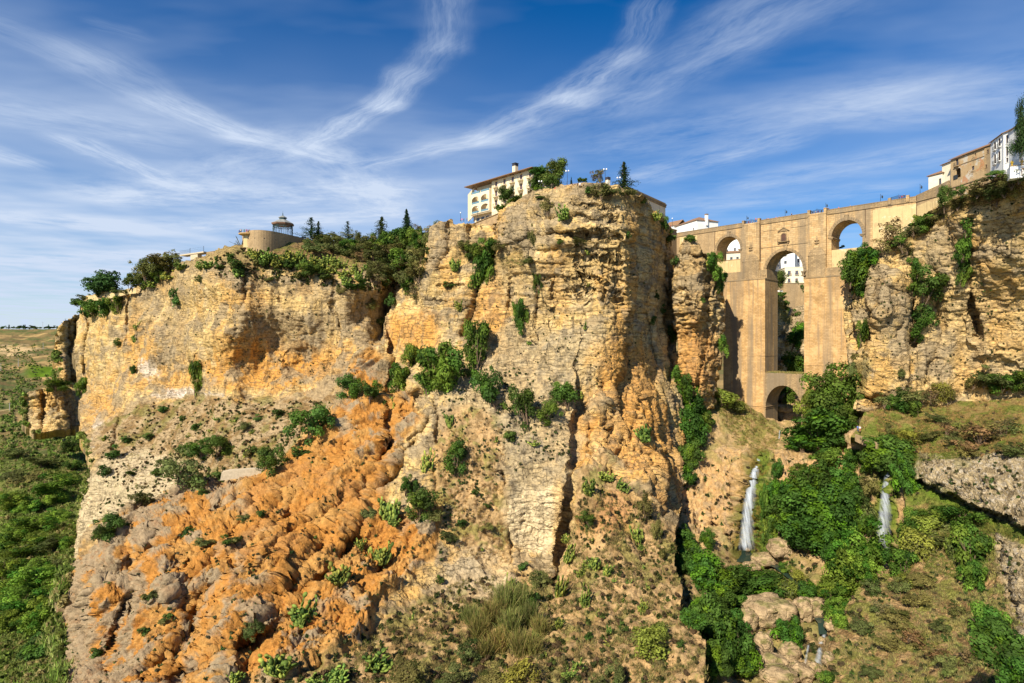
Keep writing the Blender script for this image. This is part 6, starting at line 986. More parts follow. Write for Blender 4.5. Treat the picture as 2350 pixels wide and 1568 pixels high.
def plant(kind, px, py, w, h, where, d=None, label=None, dy=.9):
    if d is None:
        d = hit(px, py+h*.30) or hit(px, py)
        if d is None: return
        d2 = hit(px, py, 4); d = min(d, d2 or d)-.22*w/FP*d
    i = _cnt.get(kind, 0); _cnt[kind] = i+1; ms, stm = PROTO[kind]; me = ms[i % len(ms)]; c = P(px, py, d); kq = 1.22 if kind == 'cactus' else 1.0; sx = w/FP*d/2*1.08*kq; sz = h/FP*d/2*1.05*kq; small = stm is None or w < 26
    o = bpy.data.objects.new(NAMES[kind], me if small else None); COL.objects.link(o); o.location = c; tl = 0 if kind in ('tree','riverside','pine','cypress','fir','cedar','reed','agave') else .3; o.rotation_euler = (tl*math.sin(i*3.7), tl*math.sin(i*5.1+1), (i*2.399) % 6.28); o.scale = (sx, sx*dy, sz)
    if not small:
        f = bpy.data.objects.new('crown' if kind in ('tree','riverside','pine','cypress','fir','cedar') else 'foliage', me); COL.objects.link(f); f.parent = o
        t = bpy.data.objects.new('trunk' if kind in ('tree','riverside','pine','cypress','fir','cedar') else 'stem', stm[i % len(stm)]); COL.objects.link(t); t.parent = o
    o['category'] = NAMES[kind].split('_')[-1] if kind not in ('cactus','smallcactus') else 'cactus'; PL.append((o, kind, where, px, label)); return o
def plants(where, kind, lst, d=None):
    for q in lst: plant(kind, q[0], q[1], q[2], q[3], where, q[4] if len(q) > 4 else d)
# ---- left cliff
W = 'at the cliff top far left'
plants(W, 'pine', [(240,650,66,46,326)]); plants(W, 'smallbush', [(178,694,24,16,344),(262,668,18,14,318),(226,676,14,12,326)]); plants(W, 'shrub', [(212,708,46,36),(240,702,40,40),(268,698,34,34)]); plants(W, 'olive', [(196,684,26,18,338),(284,668,20,14,312)])
W = 'left of the railed terrace'
plants(W, 'bush', [(302,648,36,38,308)]); plants(W, 'olive', [(330,622,48,46,304),(374,600,60,44,303),(350,614,50,40,306),(400,600,44,34,302),(318,640,34,26,308),(340,636,40,28,306),(362,622,44,34,304),(385,612,44,30,303)]); plants(W, 'cactus', [(345,646,46,24),(385,628,52,24),(415,612,44,20),(330,655,24,18)]); plants(W, 'shrub', [(362,632,26,26)])
W = 'between railed terrace and lookout'
plants(W, 'cactus', [(482,600,50,28),(460,608,30,20)]); plants(W, 'agave', [(553,554,32,30,256)]); plants(W, 'smallbush', [(528,590,18,14),(505,612,18,14)])
W = 'under the lookout wall'
plants(W, 'cactus', [(588,578,48,36),(622,580,48,36),(655,582,46,34),(690,582,44,34),(722,590,46,34),(752,588,44,34),(782,600,46,38),(812,612,40,40),(800,640,40,36),(640,600,40,26),(700,604,36,24),(760,612,46,30),(735,606,36,28),(605,592,46,30),(640,590,46,30),(672,592,46,30),(770,594,40,34),(825,628,34,36),(785,622,44,34),(575,572,30,24)]); plants(W, 'bush', [(708,616,58,42)]); plants(W, 'smallbush', [(600,604,30,18),(660,606,30,18),(750,636,32,22),(690,632,24,18)])
W = 'right of the lookout wall'
plants(W, 'cedar', [(714,522,42,48,276),(731,528,30,40,280),(798,532,32,50,286),(876,522,58,48,288)]); plants(W, 'fir', [(933,512,46,62,283)])
plants(W, 'olive', [(712,556,50,36,272),(760,560,60,34),(850,568,60,36),(900,576,60,46),(945,590,60,56),(930,640,50,46),(870,612,54,40),(830,560,40,26),(960,624,50,46),(900,640,40,34),(985,552,40,36,236),(780,548,44,26,282),(740,548,40,30,280),(820,546,34,26,284)]); plants(W, 'shrub', [(905,548,56,48,280),(945,556,56,56,272),(880,556,50,36,284),(970,552,44,50,260),(850,556,36,26,286),(800,560,34,24)]); plants(W, 'brown', [(985,536,34,36,248),(1004,524,26,30,240),(962,534,30,32,268),(915,610,40,34),(830,590,40,28),(870,640,40,26),(950,668,36,34)]); plants(W, 'cactus', [(870,590,40,24),(900,604,36,24),(845,610,30,22)])
plants(W, 'olive', [(690,560,40,26,272),(720,566,50,30),(770,570,50,34),(815,578,44,34),(860,584,50,36),(925,572,50,44,280),(955,600,50,50),(885,628,50,40),(850,632,40,30),(968,580,36,50,255)]); plants(W, 'shrub', [(745,552,40,30,280),(790,570,40,30),(920,596,56,44),(900,560,50,40,282),(930,650,36,36),(870,572,44,34),(960,548,40,40,268)])
W = 'clinging to the left cliff face'
plants(W, 'smallbush', [(405,682,26,36),(270,786,16,20),(870,738,30,22),(545,614,34,28),(820,658,40,22),(898,690,24,28),(306,850,14,22),(880,650,22,20)]); plants(W, 'smallcactus', [(312,745,18,30),(310,775,18,26),(545,624,28,28),(360,640,16,14)]); plants(W, 'shrub', [(452,868,36,80),(190,888,26,40)]); plants(W, 'bush', [(126,886,50,26)]); plants(W, 'olive', [(850,700,30,24),(780,668,26,20),(620,640,22,14),(460,640,24,20)])
# ---- promontory
W = 'on the cliff below the hotel'
plants(W, 'shrub', [(1106,616,54,88),(1124,568,46,38),(1088,578,38,36),(1192,720,34,72),(1098,788,66,98)]); plants(W, 'bush', [(1122,898,60,94),(1200,926,70,94),(1258,946,46,56),(1300,908,58,54),(1235,642,26,58),(1545,766,28,36)]); plants(W, 'olive', [(1256,474,30,40),(1222,545,16,60),(1150,566,40,24),(1215,600,40,22),(1330,556,30,10),(1070,566,40,26)]); plants(W, 'cactus', [(1292,480,40,46),(1046,600,34,42),(1050,692,28,46),(1028,955,34,52),(980,1048,40,66),(1470,985,46,60)]); plants(W, 'smallcactus', [(1348,578,18,20),(1346,748,16,22),(1350,650,12,16),(1330,905,24,30),(1140,1008,24,16),(1232,1015,30,22),(1212,785,20,14)]); plants(W, 'smallbush', [(1505,680,14,24),(1498,735,14,18),(1520,712,14,24),(1170,1000,34,20),(1285,555,14,12),(1030,655,26,16),(1440,540,16,14)])
W = 'by the mirador wall'
plants(W, 'olive', [(1380,440,46,42),(1400,440,50,22),(1440,444,40,20)]); plants(W, 'cactus', [(1476,456,24,20),(1505,488,32,34)]); plants(W, 'bush', [(1520,518,34,38)]); plants(W, 'smallbush', [(1350,436,20,14),(1240,452,24,12)])
W = 'in the hotel garden'
plants(W, 'tree', [(1275,400,56,60,204),(1266,420,30,32,201),(1160,446,34,30,212)]); plants(W, 'fir', [(1432,402,54,60,199),(1311,415,9,17,198)]); plants(W, 'brown', [(1375,405,34,30,197)]); plants(W, 'shrub', [(1330,413,14,10,198),(1342,413,14,9,198),(1250,438,24,14,201),(1178,464,50,18,207),(1152,478,26,16,210)]); plants(W, 'ivy', [(1232,418,24,64,206.5),(1236,394,34,18,206)])
W = 'beside the free-standing rock pillar'
plants(W, 'shrub', [(1638,608,36,54),(1652,640,26,46),(1585,546,24,14),(1655,792,28,44)]); plants(W, 'cactus', [(1625,600,20,22),(1648,662,18,24)]); plants(W, 'smallbush', [(1548,600,16,20),(1612,690,12,12),(1540,545,24,24)])
W = 'between promontory and bridge'
plants(W, 'ivy', [(1570,890,50,70),(1590,930,60,80),(1588,990,56,80),(1580,1050,46,70),(1578,1095,34,44)]); plants(W, 'shrub', [(1556,860,26,40),(1610,960,40,50)]); plants(W, 'yellow', [(1660,912,70,36),(1690,932,40,24)])
# ---- scree and orange spur
W = 'on scree above the orange spur'
plants(W, 'bush', [(720,966,104,92),(806,890,58,54),(852,900,48,44),(462,1030,66,44),(506,1024,66,40),(430,1034,40,34),(618,1054,66,74),(262,1206,58,56),(232,1228,42,40),(162,1026,46,44)]); plants(W, 'olive', [(422,1092,96,78),(325,1142,50,44),(380,1060,36,24),(560,980,30,20)]); plants(W, 'smallbush', [(575,1036,26,20),(500,1096,34,20),(340,1000,22,16),(420,960,18,12),(640,950,26,18),(260,1040,26,30),(240,1080,26,22),(360,1085,22,18),(300,1085,20,16),(690,1040,40,24),(450,980,20,14),(590,960,20,12),(290,1010,20,16),(375,940,20,14)]); plants(W, 'smallcactus', [(540,962,22,16),(500,960,18,14),(575,990,20,14),(480,985,18,14),(660,985,22,16),(240,1005,20,20),(560,1040,22,20),(430,1000,16,12)])
W = 'near the boulder topping the spur'
plants(W, 'shrub', [(1005,850,102,112),(950,815,48,52),(914,862,48,62),(980,880,60,50)]); plants(W, 'smallcactus', [(930,900,24,18),(905,925,26,40)]); plants(W, 'smallbush', [(1070,855,26,30),(880,930,20,18)])
W = 'on the orange rock spur'
plants(W, 'cactus', [(868,1256,76,72),(770,1312,84,66),(690,1394,86,72),(632,1510,104,66),(898,1150,64,78),(872,1502,96,56),(772,1546,80,40),(830,1240,34,34),(905,1190,36,30),(540,1545,60,36),(720,1560,50,24)]); plants(W, 'bush', [(962,1156,66,76),(936,1118,40,40)]); plants(W, 'smallbush', [(430,1226,32,20),(530,1240,38,24),(340,1372,26,18),(220,1500,26,18),(470,1130,30,16),(380,1420,26,14),(330,1450,20,16),(250,1340,18,12),(515,1500,24,18),(600,1180,20,14),(720,1240,18,14)]); plants(W, 'olive', [(465,1245,40,20),(580,1440,50,30),(350,1365,34,16),(560,1190,30,18),(640,1600,80,30),(840,1180,40,24)])
W = 'below the pale buttress'
plants(W, 'cactus', [(1348,1112,46,66),(1395,1086,50,34),(1430,1106,38,48),(1310,1262,38,56),(1294,1335,46,86),(1330,1305,34,50),(1366,1288,50,46),(1346,1362,38,66),(1398,1302,36,48),(1285,1425,26,54),(1455,1215,34,56),(1476,1388,34,56),(1398,1440,22,38),(1328,1518,36,46),(1300,1230,28,34),(1468,1250,24,26),(1230,1455,30,30),(1310,1540,50,30)]); plants(W, 'smallcactus', [(1440,1335,16,16),(1410,1330,18,14),(1490,1345,18,18),(1370,1410,16,18),(1430,1375,16,18),(1480,1300,14,14),(1395,1480,18,16),(1250,1500,18,16),(1360,1235,14,12),(1540,1410,22,22),(1105,1260,12,16),(945,1412,16,22),(1175,1330,26,36)]); plants(W, 'bush', [(1350,1190,44,34),(1045,1048,52,72),(1220,1380,34,30)]); plants(W, 'reed', [(1160,1375,44,70),(1195,1370,40,60),(1130,1410,46,60),(1170,1430,46,60),(1215,1410,40,56),(1240,1440,36,50),(1100,1440,44,50),(1145,1470,46,54),(1195,1475,44,54),(1080,1410,36,40),(1225,1480,36,44),(1110,1490,40,44)]); plants(W, 'yellow', [(1488,1478,84,76),(1190,1548,76,48),(1512,1450,40,44)]); plants(W, 'olive', [(940,1548,84,38),(1080,1500,60,50),(1040,1560,70,40),(1130,1560,60,40),(1240,1330,50,30),(1420,1550,60,40),(1030,1230,40,30),(1000,1180,40,30),(1120,1210,36,20),(1370,1570,40,30),(1480,1160,30,60),(1505,1220,24,60),(1520,1270,20,40)]); plants(W, 'smallbush', [(1010,1330,18,16),(1090,1130,16,12),(1120,1160,18,14),(1060,1200,20,16),(1200,1300,20,14),(1430,1440,20,16),(1560,1480,26,20),(1350,1460,20,14)])
# ---- gorge
W = 'in front of the right bridge pier'
plants(W, 'riverside', [(1900,912,124,128,203),(1865,930,60,90,205),(1950,950,60,60,198)]); plants(W, 'ivy', [(1872,992,126,74,199),(1920,968,80,60),(1840,1022,60,36),(1915,1010,70,40)])
W = 'between the two waterfalls'
plants(W, 'ivy', [(1872,1120,110,100),(1838,1180,110,96),(1905,1190,104,110),(1930,1110,76,84),(1796,1132,46,66),(1862,1230,110,70),(1790,1185,56,70),(1955,1160,60,80),(1785,1078,22,40),(1905,1255,84,56),(1840,1135,70,60),(1885,1160,80,70),(1870,1205,90,70),(1920,1220,80,70),(1825,1225,70,50),(1935,1170,70,80),(1975,1200,50,70),(1860,1095,60,44),(1950,1135,50,60),(1780,1140,34,70)]); plants(W, 'bright', [(1962,1250,112,124),(1935,1325,88,96),(1922,1388,66,66),(1985,1310,56,60),(2000,1270,60,70),(1950,1290,70,70),(1915,1360,60,60),(1925,1420,44,44)]); plants(W, 'olive', [(1985,1180,40,90),(1990,1120,50,50)]); plants(W, 'shrub', [(1900,1050,60,40),(1960,1050,50,40),(1840,1080,40,28),(1752,1150,18,70),(1765,1215,26,60)])
W = 'atop the second waterfall'
plants(W, 'ivy', [(2042,1042,96,62),(2078,1092,54,90),(2000,1062,56,60),(2020,1025,50,36)])
W = 'right of the second waterfall'
plants(W, 'shrub', [(2070,1292,64,56),(2090,1200,60,60),(2150,1182,70,40),(2208,1192,80,44),(2225,1255,70,90),(2238,1320,56,66),(2075,1240,40,60)]); plants(W, 'yellow', [(2104,1252,66,60),(2135,1208,60,50),(2080,1335,40,36),(2190,1260,30,60)]); plants(W, 'olive', [(2150,1240,60,40),(2000,1345,40,30),(2060,1350,50,30)])
W = 'in the stream bed'
plants(W, 'ivy', [(1578,1268,74,70),(1612,1305,76,70),(1652,1328,96,62),(1730,1340,96,60),(1602,1400,56,40),(1640,1440,92,120),(1682,1492,96,110),(1655,1385,66,66),(1590,1425,50,40),(1700,1345,60,50),(1640,1520,70,60),(1765,1335,60,44),(1670,1440,70,70),(1625,1340,70,60),(1690,1330,70,50),(1660,1470,80,80),(1690,1530,60,50),(1565,1300,40,50),(1815,1455,70,62),(1860,1360,56,44),(1625,1240,30,44),(1570,1230,40,40),(1712,1530,40,50)]); plants(W, 'yellow', [(1802,1352,50,38),(1830,1320,40,24),(1775,1320,30,16),(1730,1300,36,16)]); plants(W, 'shrub', [(1705,1390,40,40),(1750,1370,40,24),(1690,1420,24,40),(1900,1560,40,30),(1800,1300,30,20)]); plants(W, 'smallcactus', [(1718,1368,18,30),(1650,1470,20,24)])
# ---- right-hand side
W = 'on the right cliff'
plants(W, 'ivy', [(1966,616,62,84),(1990,588,46,46),(1948,650,38,36),(1974,664,24,44)]); plants(W, 'brown', [(2044,535,52,56),(2068,560,44,40),(2026,562,44,34)]); plants(W, 'shrub', [(2222,520,36,44),(2214,568,34,58),(2212,622,28,56),(1980,766,26,60),(2060,552,34,20),(2120,508,50,36)]); plants(W, 'bush', [(2130,655,84,96),(2116,745,42,76),(2098,616,34,44)]); plants(W, 'olive', [(2145,500,40,26),(2090,530,40,30),(1955,850,20,40),(1968,822,20,40),(2080,570,30,30),(2070,858,24,24)]); plants(W, 'tree', [(2167,452,30,46)])
W = 'under the right hand houses'
plants(W, 'olive', [(2300,440,60,30),(2250,440,50,30),(2340,410,50,24),(2200,470,40,26)]); plants(W, 'brown', [(2270,430,70,36),(2320,420,60,30),(2280,462,50,26)]); plants(W, 'bush', [(2235,424,46,26),(2205,440,30,26),(2290,400,40,16)]); plants(W, 'cypress', [(2345,300,26,124,147),(2340,335,34,44,149)])
W = 'beside the cliff foot path'
plants(W, 'olive', [(2080,910,56,42),(2030,922,36,26),(2270,868,66,44),(2240,876,40,34)]); plants(W, 'shrub', [(2300,880,54,40),(2345,872,50,50),(2062,920,40,40),(2100,940,30,40)]); plants(W, 'brown', [(2140,908,44,34),(2115,914,34,28),(2180,905,34,26)]); plants(W, 'yellow', [(2162,898,34,40)])
W = 'above the conglomerate ledge'
plants(W, 'brown', [(2250,996,96,50),(2300,985,60,40),(2180,985,60,36),(2225,1030,60,30)]); plants(W, 'yellow', [(2085,1002,60,28),(2050,1015,40,22)]); plants(W, 'olive', [(2190,1010,50,30),(2130,1000,40,26),(2320,1030,60,30),(2040,985,30,26),(2150,960,50,20)])
W = 'at the lower right'
plants(W, 'shrub', [(2262,1430,84,76)]); plants(W, 'ivy', [(2320,1500,120,100,64),(2350,1560,120,80,60)]); plants(W, 'olive', [(2060,1420,60,30),(2100,1380,60,30),(1980,1440,50,26),(2160,1440,40,24),(2040,1480,60,30),(2120,1330,50,30),(2200,1400,36,30),(2180,1530,60,30),(2000,1540,40,24)]); plants(W, 'brown', [(2090,1460,70,34),(2030,1400,50,24),(2150,1500,60,30),(2220,1510,50,36)])
# ---- beyond the bridge
W = 'beyond the bridge arches'
plants(W, 'ivy', [(1828,775,34,62,284),(1822,835,40,50,276),(1835,668,16,36,318)]); plants(W, 'tree', [(1790,640,26,34,299)]); plants(W, 'shrub', [(1800,700,26,24,296),(1815,905,50,40,258),(1790,680,24,16,290)]); plants(W, 'smallbush', [(1830,720,14,20,296),(1932,567,12,6,232)])
# ---- valley on the left
W = 'in the lower left valley'
plants(W, 'bright', [(112,1120,80,50),(60,1210,90,44),(140,1185,60,36),(30,1150,60,36),(30,1300,90,56),(90,1330,90,50),(40,1390,100,60),(110,1400,70,50),(150,1100,50,30),(20,1240,50,40)]); plants(W, 'bush', [(100,1490,70,50),(185,1020,40,30),(120,1000,40,24),(170,1070,36,24)]); plants(W, 'olive', [(60,1100,70,30),(120,1250,80,30),(100,1060,60,24),(40,1040,50,20),(130,1300,60,30),(20,1090,50,24)]); plants(W, 'bright', [(50,1265,70,36),(20,1350,60,40),(70,1160,60,30),(130,1140,50,30),(90,1240,60,34),(150,1250,40,30),(60,1320,80,40),(110,1365,70,40),(15,1420,60,50),(75,1430,70,50)])
W = 'on the far skyline'
for k, (x, w, h) in enumerate(((6,12,5),(18,9,4),(30,7,5),(44,14,6),(58,12,5),(70,9,4),(78,13,6),(92,9,4),(104,8,4),(112,10,5),(122,9,6),(132,8,5))): plant('smallbush', x, 754.5-h/2, w, h, W, 2150)
for k, x in enumerate((21, 54, 57, 112)): plant('cypress', x, 751, 3.0, 10, 'among low trees on the far skyline', 2140)
ORD = ['first','second','third','fourth','fifth','sixth','seventh','eighth','ninth','tenth','eleventh','twelfth','thirteenth','fourteenth','fifteenth','sixteenth','seventeenth','eighteenth','nineteenth','twentieth']+['twenty-'+k for k in ('first','second','third','fourth','fifth','sixth','seventh','eighth','ninth')]+['thirtieth']+['thirty-'+k for k in ('first','second','third','fourth','fifth')]
def label_plants():
    byk = {}
    for q in PL: byk.setdefault((DESC[q[1]], q[2]), []).append(q)
    for (ds, where), L in byk.items():
        L.sort(key=lambda q: q[3]); n = len(L)
        for i, q in enumerate(L):
            o = q[0]; pos = '' if n == 1 else (', left one of the two' if i == 0 else ', right one of the two') if n == 2 else (', leftmost one' if i == 0 else ', rightmost one' if i == n-1 else ', %s from the left' % ORD[i])
            o['label'] = q[4] or ds+' '+where+pos
            if n > 1: o['group'] = NAMES[q[1]].replace('_', ' ')+' plants '+where
label_plants()
# ------------------------------------------------------------------ uncountable cover: tufts, scrub
def tuft_set(seed, n, col, h=1.0, w=.05, spread=.5):
    rng = np.random.default_rng(seed); b = rng.normal(size=(n,3))*spread*.4; b[:,2] = -.15; d = rng.normal(size=(n,3))*.5; d[:,2] = 1; d /= np.linalg.norm(d, axis=1, keepdims=True); e = b+d*(h*rng.uniform(.5,1,n))[:,None]; s = np.cross(d, unit(rng, n)); s = s/np.linalg.norm(s, axis=1, keepdims=True)*w
    return np.stack([b-s, b+s, e], 1).reshape(-1,3), np.arange(3*n).reshape(-1,3), np.repeat(np.array(col)[None]*rng.uniform(.6,1.4,(n,1)), 3, 0)
def scatter(name, protos, poly, count, size, seed, d_off=0.05, clump=30., thr=-.1):
    rng = np.random.default_rng(seed); xs = [p[0] for p in poly]; ys = [p[1] for p in poly]; x = rng.uniform(min(xs), max(xs), count*4); y = rng.uniform(min(ys), max(ys), count*4); m = pip(x, y, poly); x, y = x[m], y[m]
    k = fbm(np.stack([x/clump, y/clump, 0*x+seed], 1), 3, seed) > thr; x, y = x[k][:count], y[k][:count]; VV, FF, CC = [], [], []; off = 0
    for px, py in zip(x, y):
        d = hit(px, py, 1)
        if d is None: continue
        V, F, K = protos[rng.integers(len(protos))]; s = rng.uniform(*size); a = rng.random()*6.28; ca, sa = math.cos(a)*s, math.sin(a)*s; p = P(px, py, d-d_off)
        W_ = np.stack([V[:,0]*ca-V[:,1]*sa+p.x, V[:,0]*sa+V[:,1]*ca+p.y, V[:,2]*s+p.z], 1); VV.append(W_); FF.append(F+off); CC.append(K*rng.uniform(.75,1.25)); off += len(V)
    return struct(mesh_np(name, np.concatenate(VV), np.concatenate(FF), LEAF, np.concatenate(CC), False), 'stuff')
STR = [tuft_set(k, 16, c, 1.0, .06, .7) for k, c in enumerate(((.34,.25,.09),(.26,.19,.075),(.30,.27,.08),(.20,.155,.065)))]; GRS = [tuft_set(10+k, 16, c, .9, .06, .8) for k, c in enumerate(((.13,.19,.03),(.20,.22,.05),(.10,.15,.03)))]
def mini(seed, col): V, F, K = cloud(seed, 6, 60, .5, col); return V*.6+np.array((0,0,.2)), F, K
SCR = [mini(200+k, c) for k, c in enumerate(((.055,.08,.022),(.10,.10,.035),(.13,.10,.05),(.06,.095,.02)))]
scatter('dry_grass', STR, [(1340,1100),(1480,1160),(1560,1260),(1620,1500),(1620,1568),(700,1568),(900,1420),(1060,1330),(1290,1310)], 5200, (.5,1.1), 1); scatter('low_scrub', SCR, [(1340,1100),(1480,1160),(1560,1260),(1620,1500),(1620,1568),(560,1568),(880,1430),(1060,1330),(1290,1310)], 900, (.4,1.1), 2)
scatter('dry_grass', STR, [(1020,960),(1110,930),(1160,1000),(1160,1180),(1170,1290),(1050,1280),(1000,1130)], 900, (.4,.9), 3); scatter('low_scrub', SCR, [(1030,800),(1300,880),(1310,1050),(1160,1090),(1010,1300),(990,1100)], 520, (.3,.8), 4)
scatter('low_scrub', SCR, [(240,1000),(320,930),(470,915),(760,920),(690,1020),(640,1080),(400,1120),(230,1190),(225,1060)], 900, (.35,1.1), 5); scatter('dry_grass', STR, [(240,1000),(320,930),(470,915),(760,920),(690,1020),(640,1080),(400,1120),(260,1120)], 1500, (.4,.9), 6)
scatter('low_scrub', SCR, [(470,600),(560,570),(700,600),(830,640),(1000,540),(980,600),(900,680),(780,660),(500,640)], 700, (.5,1.3), 7); scatter('low_scrub', SCR, [(480,620),(860,650),(860,880),(480,880),(300,860),(300,700)], 420, (.25,.7), 8); scatter('low_scrub', SCR, [(180,1320),(380,1130),(620,1100),(800,950),(900,1100),(1000,1250),(800,1480),(560,1568),(160,1568),(150,1400)], 800, (.2,.75), 9)
scatter('dry_grass', STR, [(1990,945),(2340,915),(2350,1040),(2100,1040),(2020,1000)], 3600, (.4,.95), 10); scatter('grass', GRS, [(1990,945),(2340,930),(2350,1040),(2100,1060),(2020,1000)], 2200, (.4,.9), 11); scatter('dry_grass', STR, [(2100,1150),(2280,1230),(2300,1350),(2350,1440),(2350,1568),(1900,1568),(1920,1450),(2060,1290)], 4600, (.35,.9), 12); scatter('grass', GRS, [(2100,1130),(2350,1225),(2350,1245),(2280,1240),(2230,1340),(2100,1300),(2050,1350),(2080,1250)], 1600, (.4,.9), 13); scatter('low_scrub', SCR, [(1990,945),(2340,915),(2350,1568),(1920,1568),(2060,1290),(2100,1040)], 560, (.3,.8), 14)
scatter('dry_grass', STR, [(2070,555),(2150,475),(2300,405),(2350,390),(2350,440),(2200,490),(2130,540)], 1500, (.5,1.2), 15); scatter('dry_grass', STR, [(1600,875),(1690,910),(1790,985),(1780,1040),(1690,1020),(1640,940)], 900, (.4,.9), 16); scatter('grass', GRS, [(1600,875),(1690,910),(1790,985),(1780,1040),(1690,1020),(1640,940)], 900, (.4,.9), 17); scatter('low_scrub', SCR, [(1560,1100),(1690,1040),(2050,1060),(2080,1280),(1920,1568),(1640,1568),(1560,1260)], 700, (.4,1.1), 18); scatter('grass', GRS, [(1720,1050),(1790,1060),(1800,1280),(1740,1290)], 700, (.5,1.2), 19)
VSC = [mini(210+k, c) for k, c in enumerate(((.25,.33,.07),(.33,.31,.12),(.20,.30,.055),(.15,.23,.045)))]
scatter('valley_scrub', VSC, [(0,790),(140,790),(140,870),(60,900),(60,990),(190,1000),(200,1050),(0,1050)], 1300, (1.5,3.6), 20, 1); scatter('valley_scrub', VSC, [(0,1000),(200,1000),(215,1060),(175,1200),(165,1310),(140,1420),(150,1568),(0,1568)], 2400, (.9,2.3), 21, .3, thr=-.3)
scatter('low_scrub', SCR, [(1960,580),(2340,440),(2340,900),(2000,920),(1950,700)], 420, (.25,.7), 22); scatter('low_scrub', SCR, [(985,530),(1480,450),(1540,900),(1330,900),(1000,780)], 360, (.25,.6), 23); scatter('dry_grass', STR, [(1090,560),(1200,580),(1215,610),(1100,610)], 200, (.5,1.0), 24)
scatter('grass', [tuft_set(30+k, 18, c, 1.0, .09, .9) for k, c in enumerate(((.27,.33,.07),(.33,.33,.11),(.20,.29,.05)))], [(0,1000),(200,1000),(215,1060),(175,1200),(165,1310),(140,1420),(150,1568),(0,1568)], 4200, (1.2,2.8), 40, .3, thr=-.5)
scatter('dry_grass', STR, [(180,1320),(380,1130),(620,1100),(800,950),(900,1100),(1000,1250),(800,1480),(560,1568),(160,1568),(150,1400)], 1300, (.25,.65), 41, thr=.02)
def deck_grass():
    m = []; rng = np.random.default_rng(3); VV, FF, CC = [], [], []; off = 0
    for k in range(500):
        x = rng.uniform(S2(1756)+.2, S2(1845)-.3); y = rng.uniform(-2.6, 6); p = BL.w(x, y, Z2(1800, 857)); V, F, K = (STR+GRS)[rng.integers(7)]; s = rng.uniform(.5,1.1); VV.append(V*s+np.array(p)); FF.append(F+off); CC.append(K); off += len(V)
    struct(mesh_np('dry_grass', np.concatenate(VV), np.concatenate(FF), LEAF, np.concatenate(CC), False), 'stuff')
deck_grass()
# ================================================================== WATER AND BOULDERS
def water_mat(name, col, dens, sc):
    m, g, b = mat_new(name); o = g.node('ShaderNodeTexCoord').outputs['Object']; b.inputs['Base Color'].default_value = tuple(col)+(1,); b.inputs['Roughness'].default_value = .35
    n = g.noise(g.mapping(o, sc=(sc,sc*.2,.07)), 1.0, 5, .7); a = g.node('ShaderNodeAttribute'); a.attribute_name = 'Col'; g.put(b.inputs['Alpha'], g.math('MULTIPLY', g.rng(n, dens-.2, dens+.24), g.sep(a.outputs[1])[0])); return m
FALL = water_mat('falling_water', (.60,.66,.72), .53, 1.6); FALL2 = water_mat('thin_falling_water', (.52,.57,.62), .55, 1.8)
def waterfall(rows, mat, seed, fall=.9):
    rng = np.random.default_rng(seed); VV, FF, CC = [], [], []; off = 0; n = 14
    y0, y1 = rows[0][1], rows[-1][1]; N_ = 18; rr = []
    for k in range(N_): y = y0+(y1-y0)*k/(N_-1); rr.append((float(np.interp(y, [r[1] for r in rows], [r[0] for r in rows])), y, float(np.interp(y, [r[1] for r in rows], [r[2] for r in rows]))))
    hd = [hit(r[0], r[1], 4) for r in rr]; a_, b_ = hd[0]-.2, hd[-1]-fall; lin = [a_+(b_-a_)*(k/(N_-1))**.8 for k in range(N_)]; sh_ = min(0, min(h-.3-l for h, l in zip(hd, lin))); dl_ = [l+sh_*min(1, k/3) for k, l in enumerate(lin)]; rows = rr
    for layer in range(2):
        R = []
        for (px, py, w), d in zip(rows, dl_):
            d = d-.3*layer
            for k in range(n+1):
                u = k/n*2-1; p = P(px+u*w/2*(1-.12*layer), py, d-.5*(1-u*u)); R.append((p.x, p.y, p.z))
        V = np.array(R); m = len(rows); q = np.array([(j*(n+1)+k, j*(n+1)+k+1, (j+1)*(n+1)+k+1, (j+1)*(n+1)+k) for j in range(m-1) for k in range(n)]); uu = np.linspace(-1,1,n+1); al = np.concatenate([np.clip((1-uu**2)**1.4*(1-.45*sstep(uu, -.1, .5))*(1.15-.45*j/m), 0, .95)*(1 if j < m-1 else .15) for j in range(m)]); VV.append(V); FF.append(q+off); CC.append(np.stack([al]*3, 1)); off += len(V)
    return struct(mesh_np('waterfall', np.concatenate(VV), np.concatenate(FF), mat, np.concatenate(CC)))
waterfall([(1743,1050,12),(1735,1072,20),(1728,1105,27),(1722,1140,32),(1718,1180,35),(1715,1220,37),(1713,1264,44)], FALL, 1); waterfall([(2047,1058,16),(2042,1090,26),(2036,1130,32),(2032,1180,36),(2028,1230,38),(2026,1272,40)], FALL2, 2, 1.3)
waterfall([(1893,1455,12),(1888,1468,14),(1884,1478,16)], FALL, 3, .5); waterfall([(1882,1486,12),(1881,1500,18),(1878,1518,24),(1874,1532,28)], FALL, 4, .5); waterfall([(1856,1478,8),(1852,1500,8),(1848,1524,12)], FALL, 5, .5); waterfall([(1790,988,5),(1789,1000,5),(1788,1008,5)], FALL, 6, .4)
WATER, _g, _b = mat_new('dark_water'); _b.inputs['Base Color'].default_value = (.025,.045,.035,1); _b.inputs['Roughness'].default_value = .12; _b.inputs['Specular IOR Level'].default_value = .5; _bp = _g.node('ShaderNodeBump'); _bp.inputs['Strength'].default_value = .25; _g.put(_bp.inputs['Height'], _g.noise(_g.node('ShaderNodeNewGeometry').outputs['Position'], 2.5, 4)); _g.l.new(_bp.outputs[0], _b.inputs['Normal'])
def pool(pts, z_at, name='water'):
    d0 = hit(*z_at); z = (CY-z_at[1])/FP*d0+.25; V = []
    for px, py in pts: d = z/((CY-py)/FP); V.append(P(px, py, d))
    m = MB(); m.add(V, [tuple(range(len(V)))]); return struct(m.build(name, WATER))
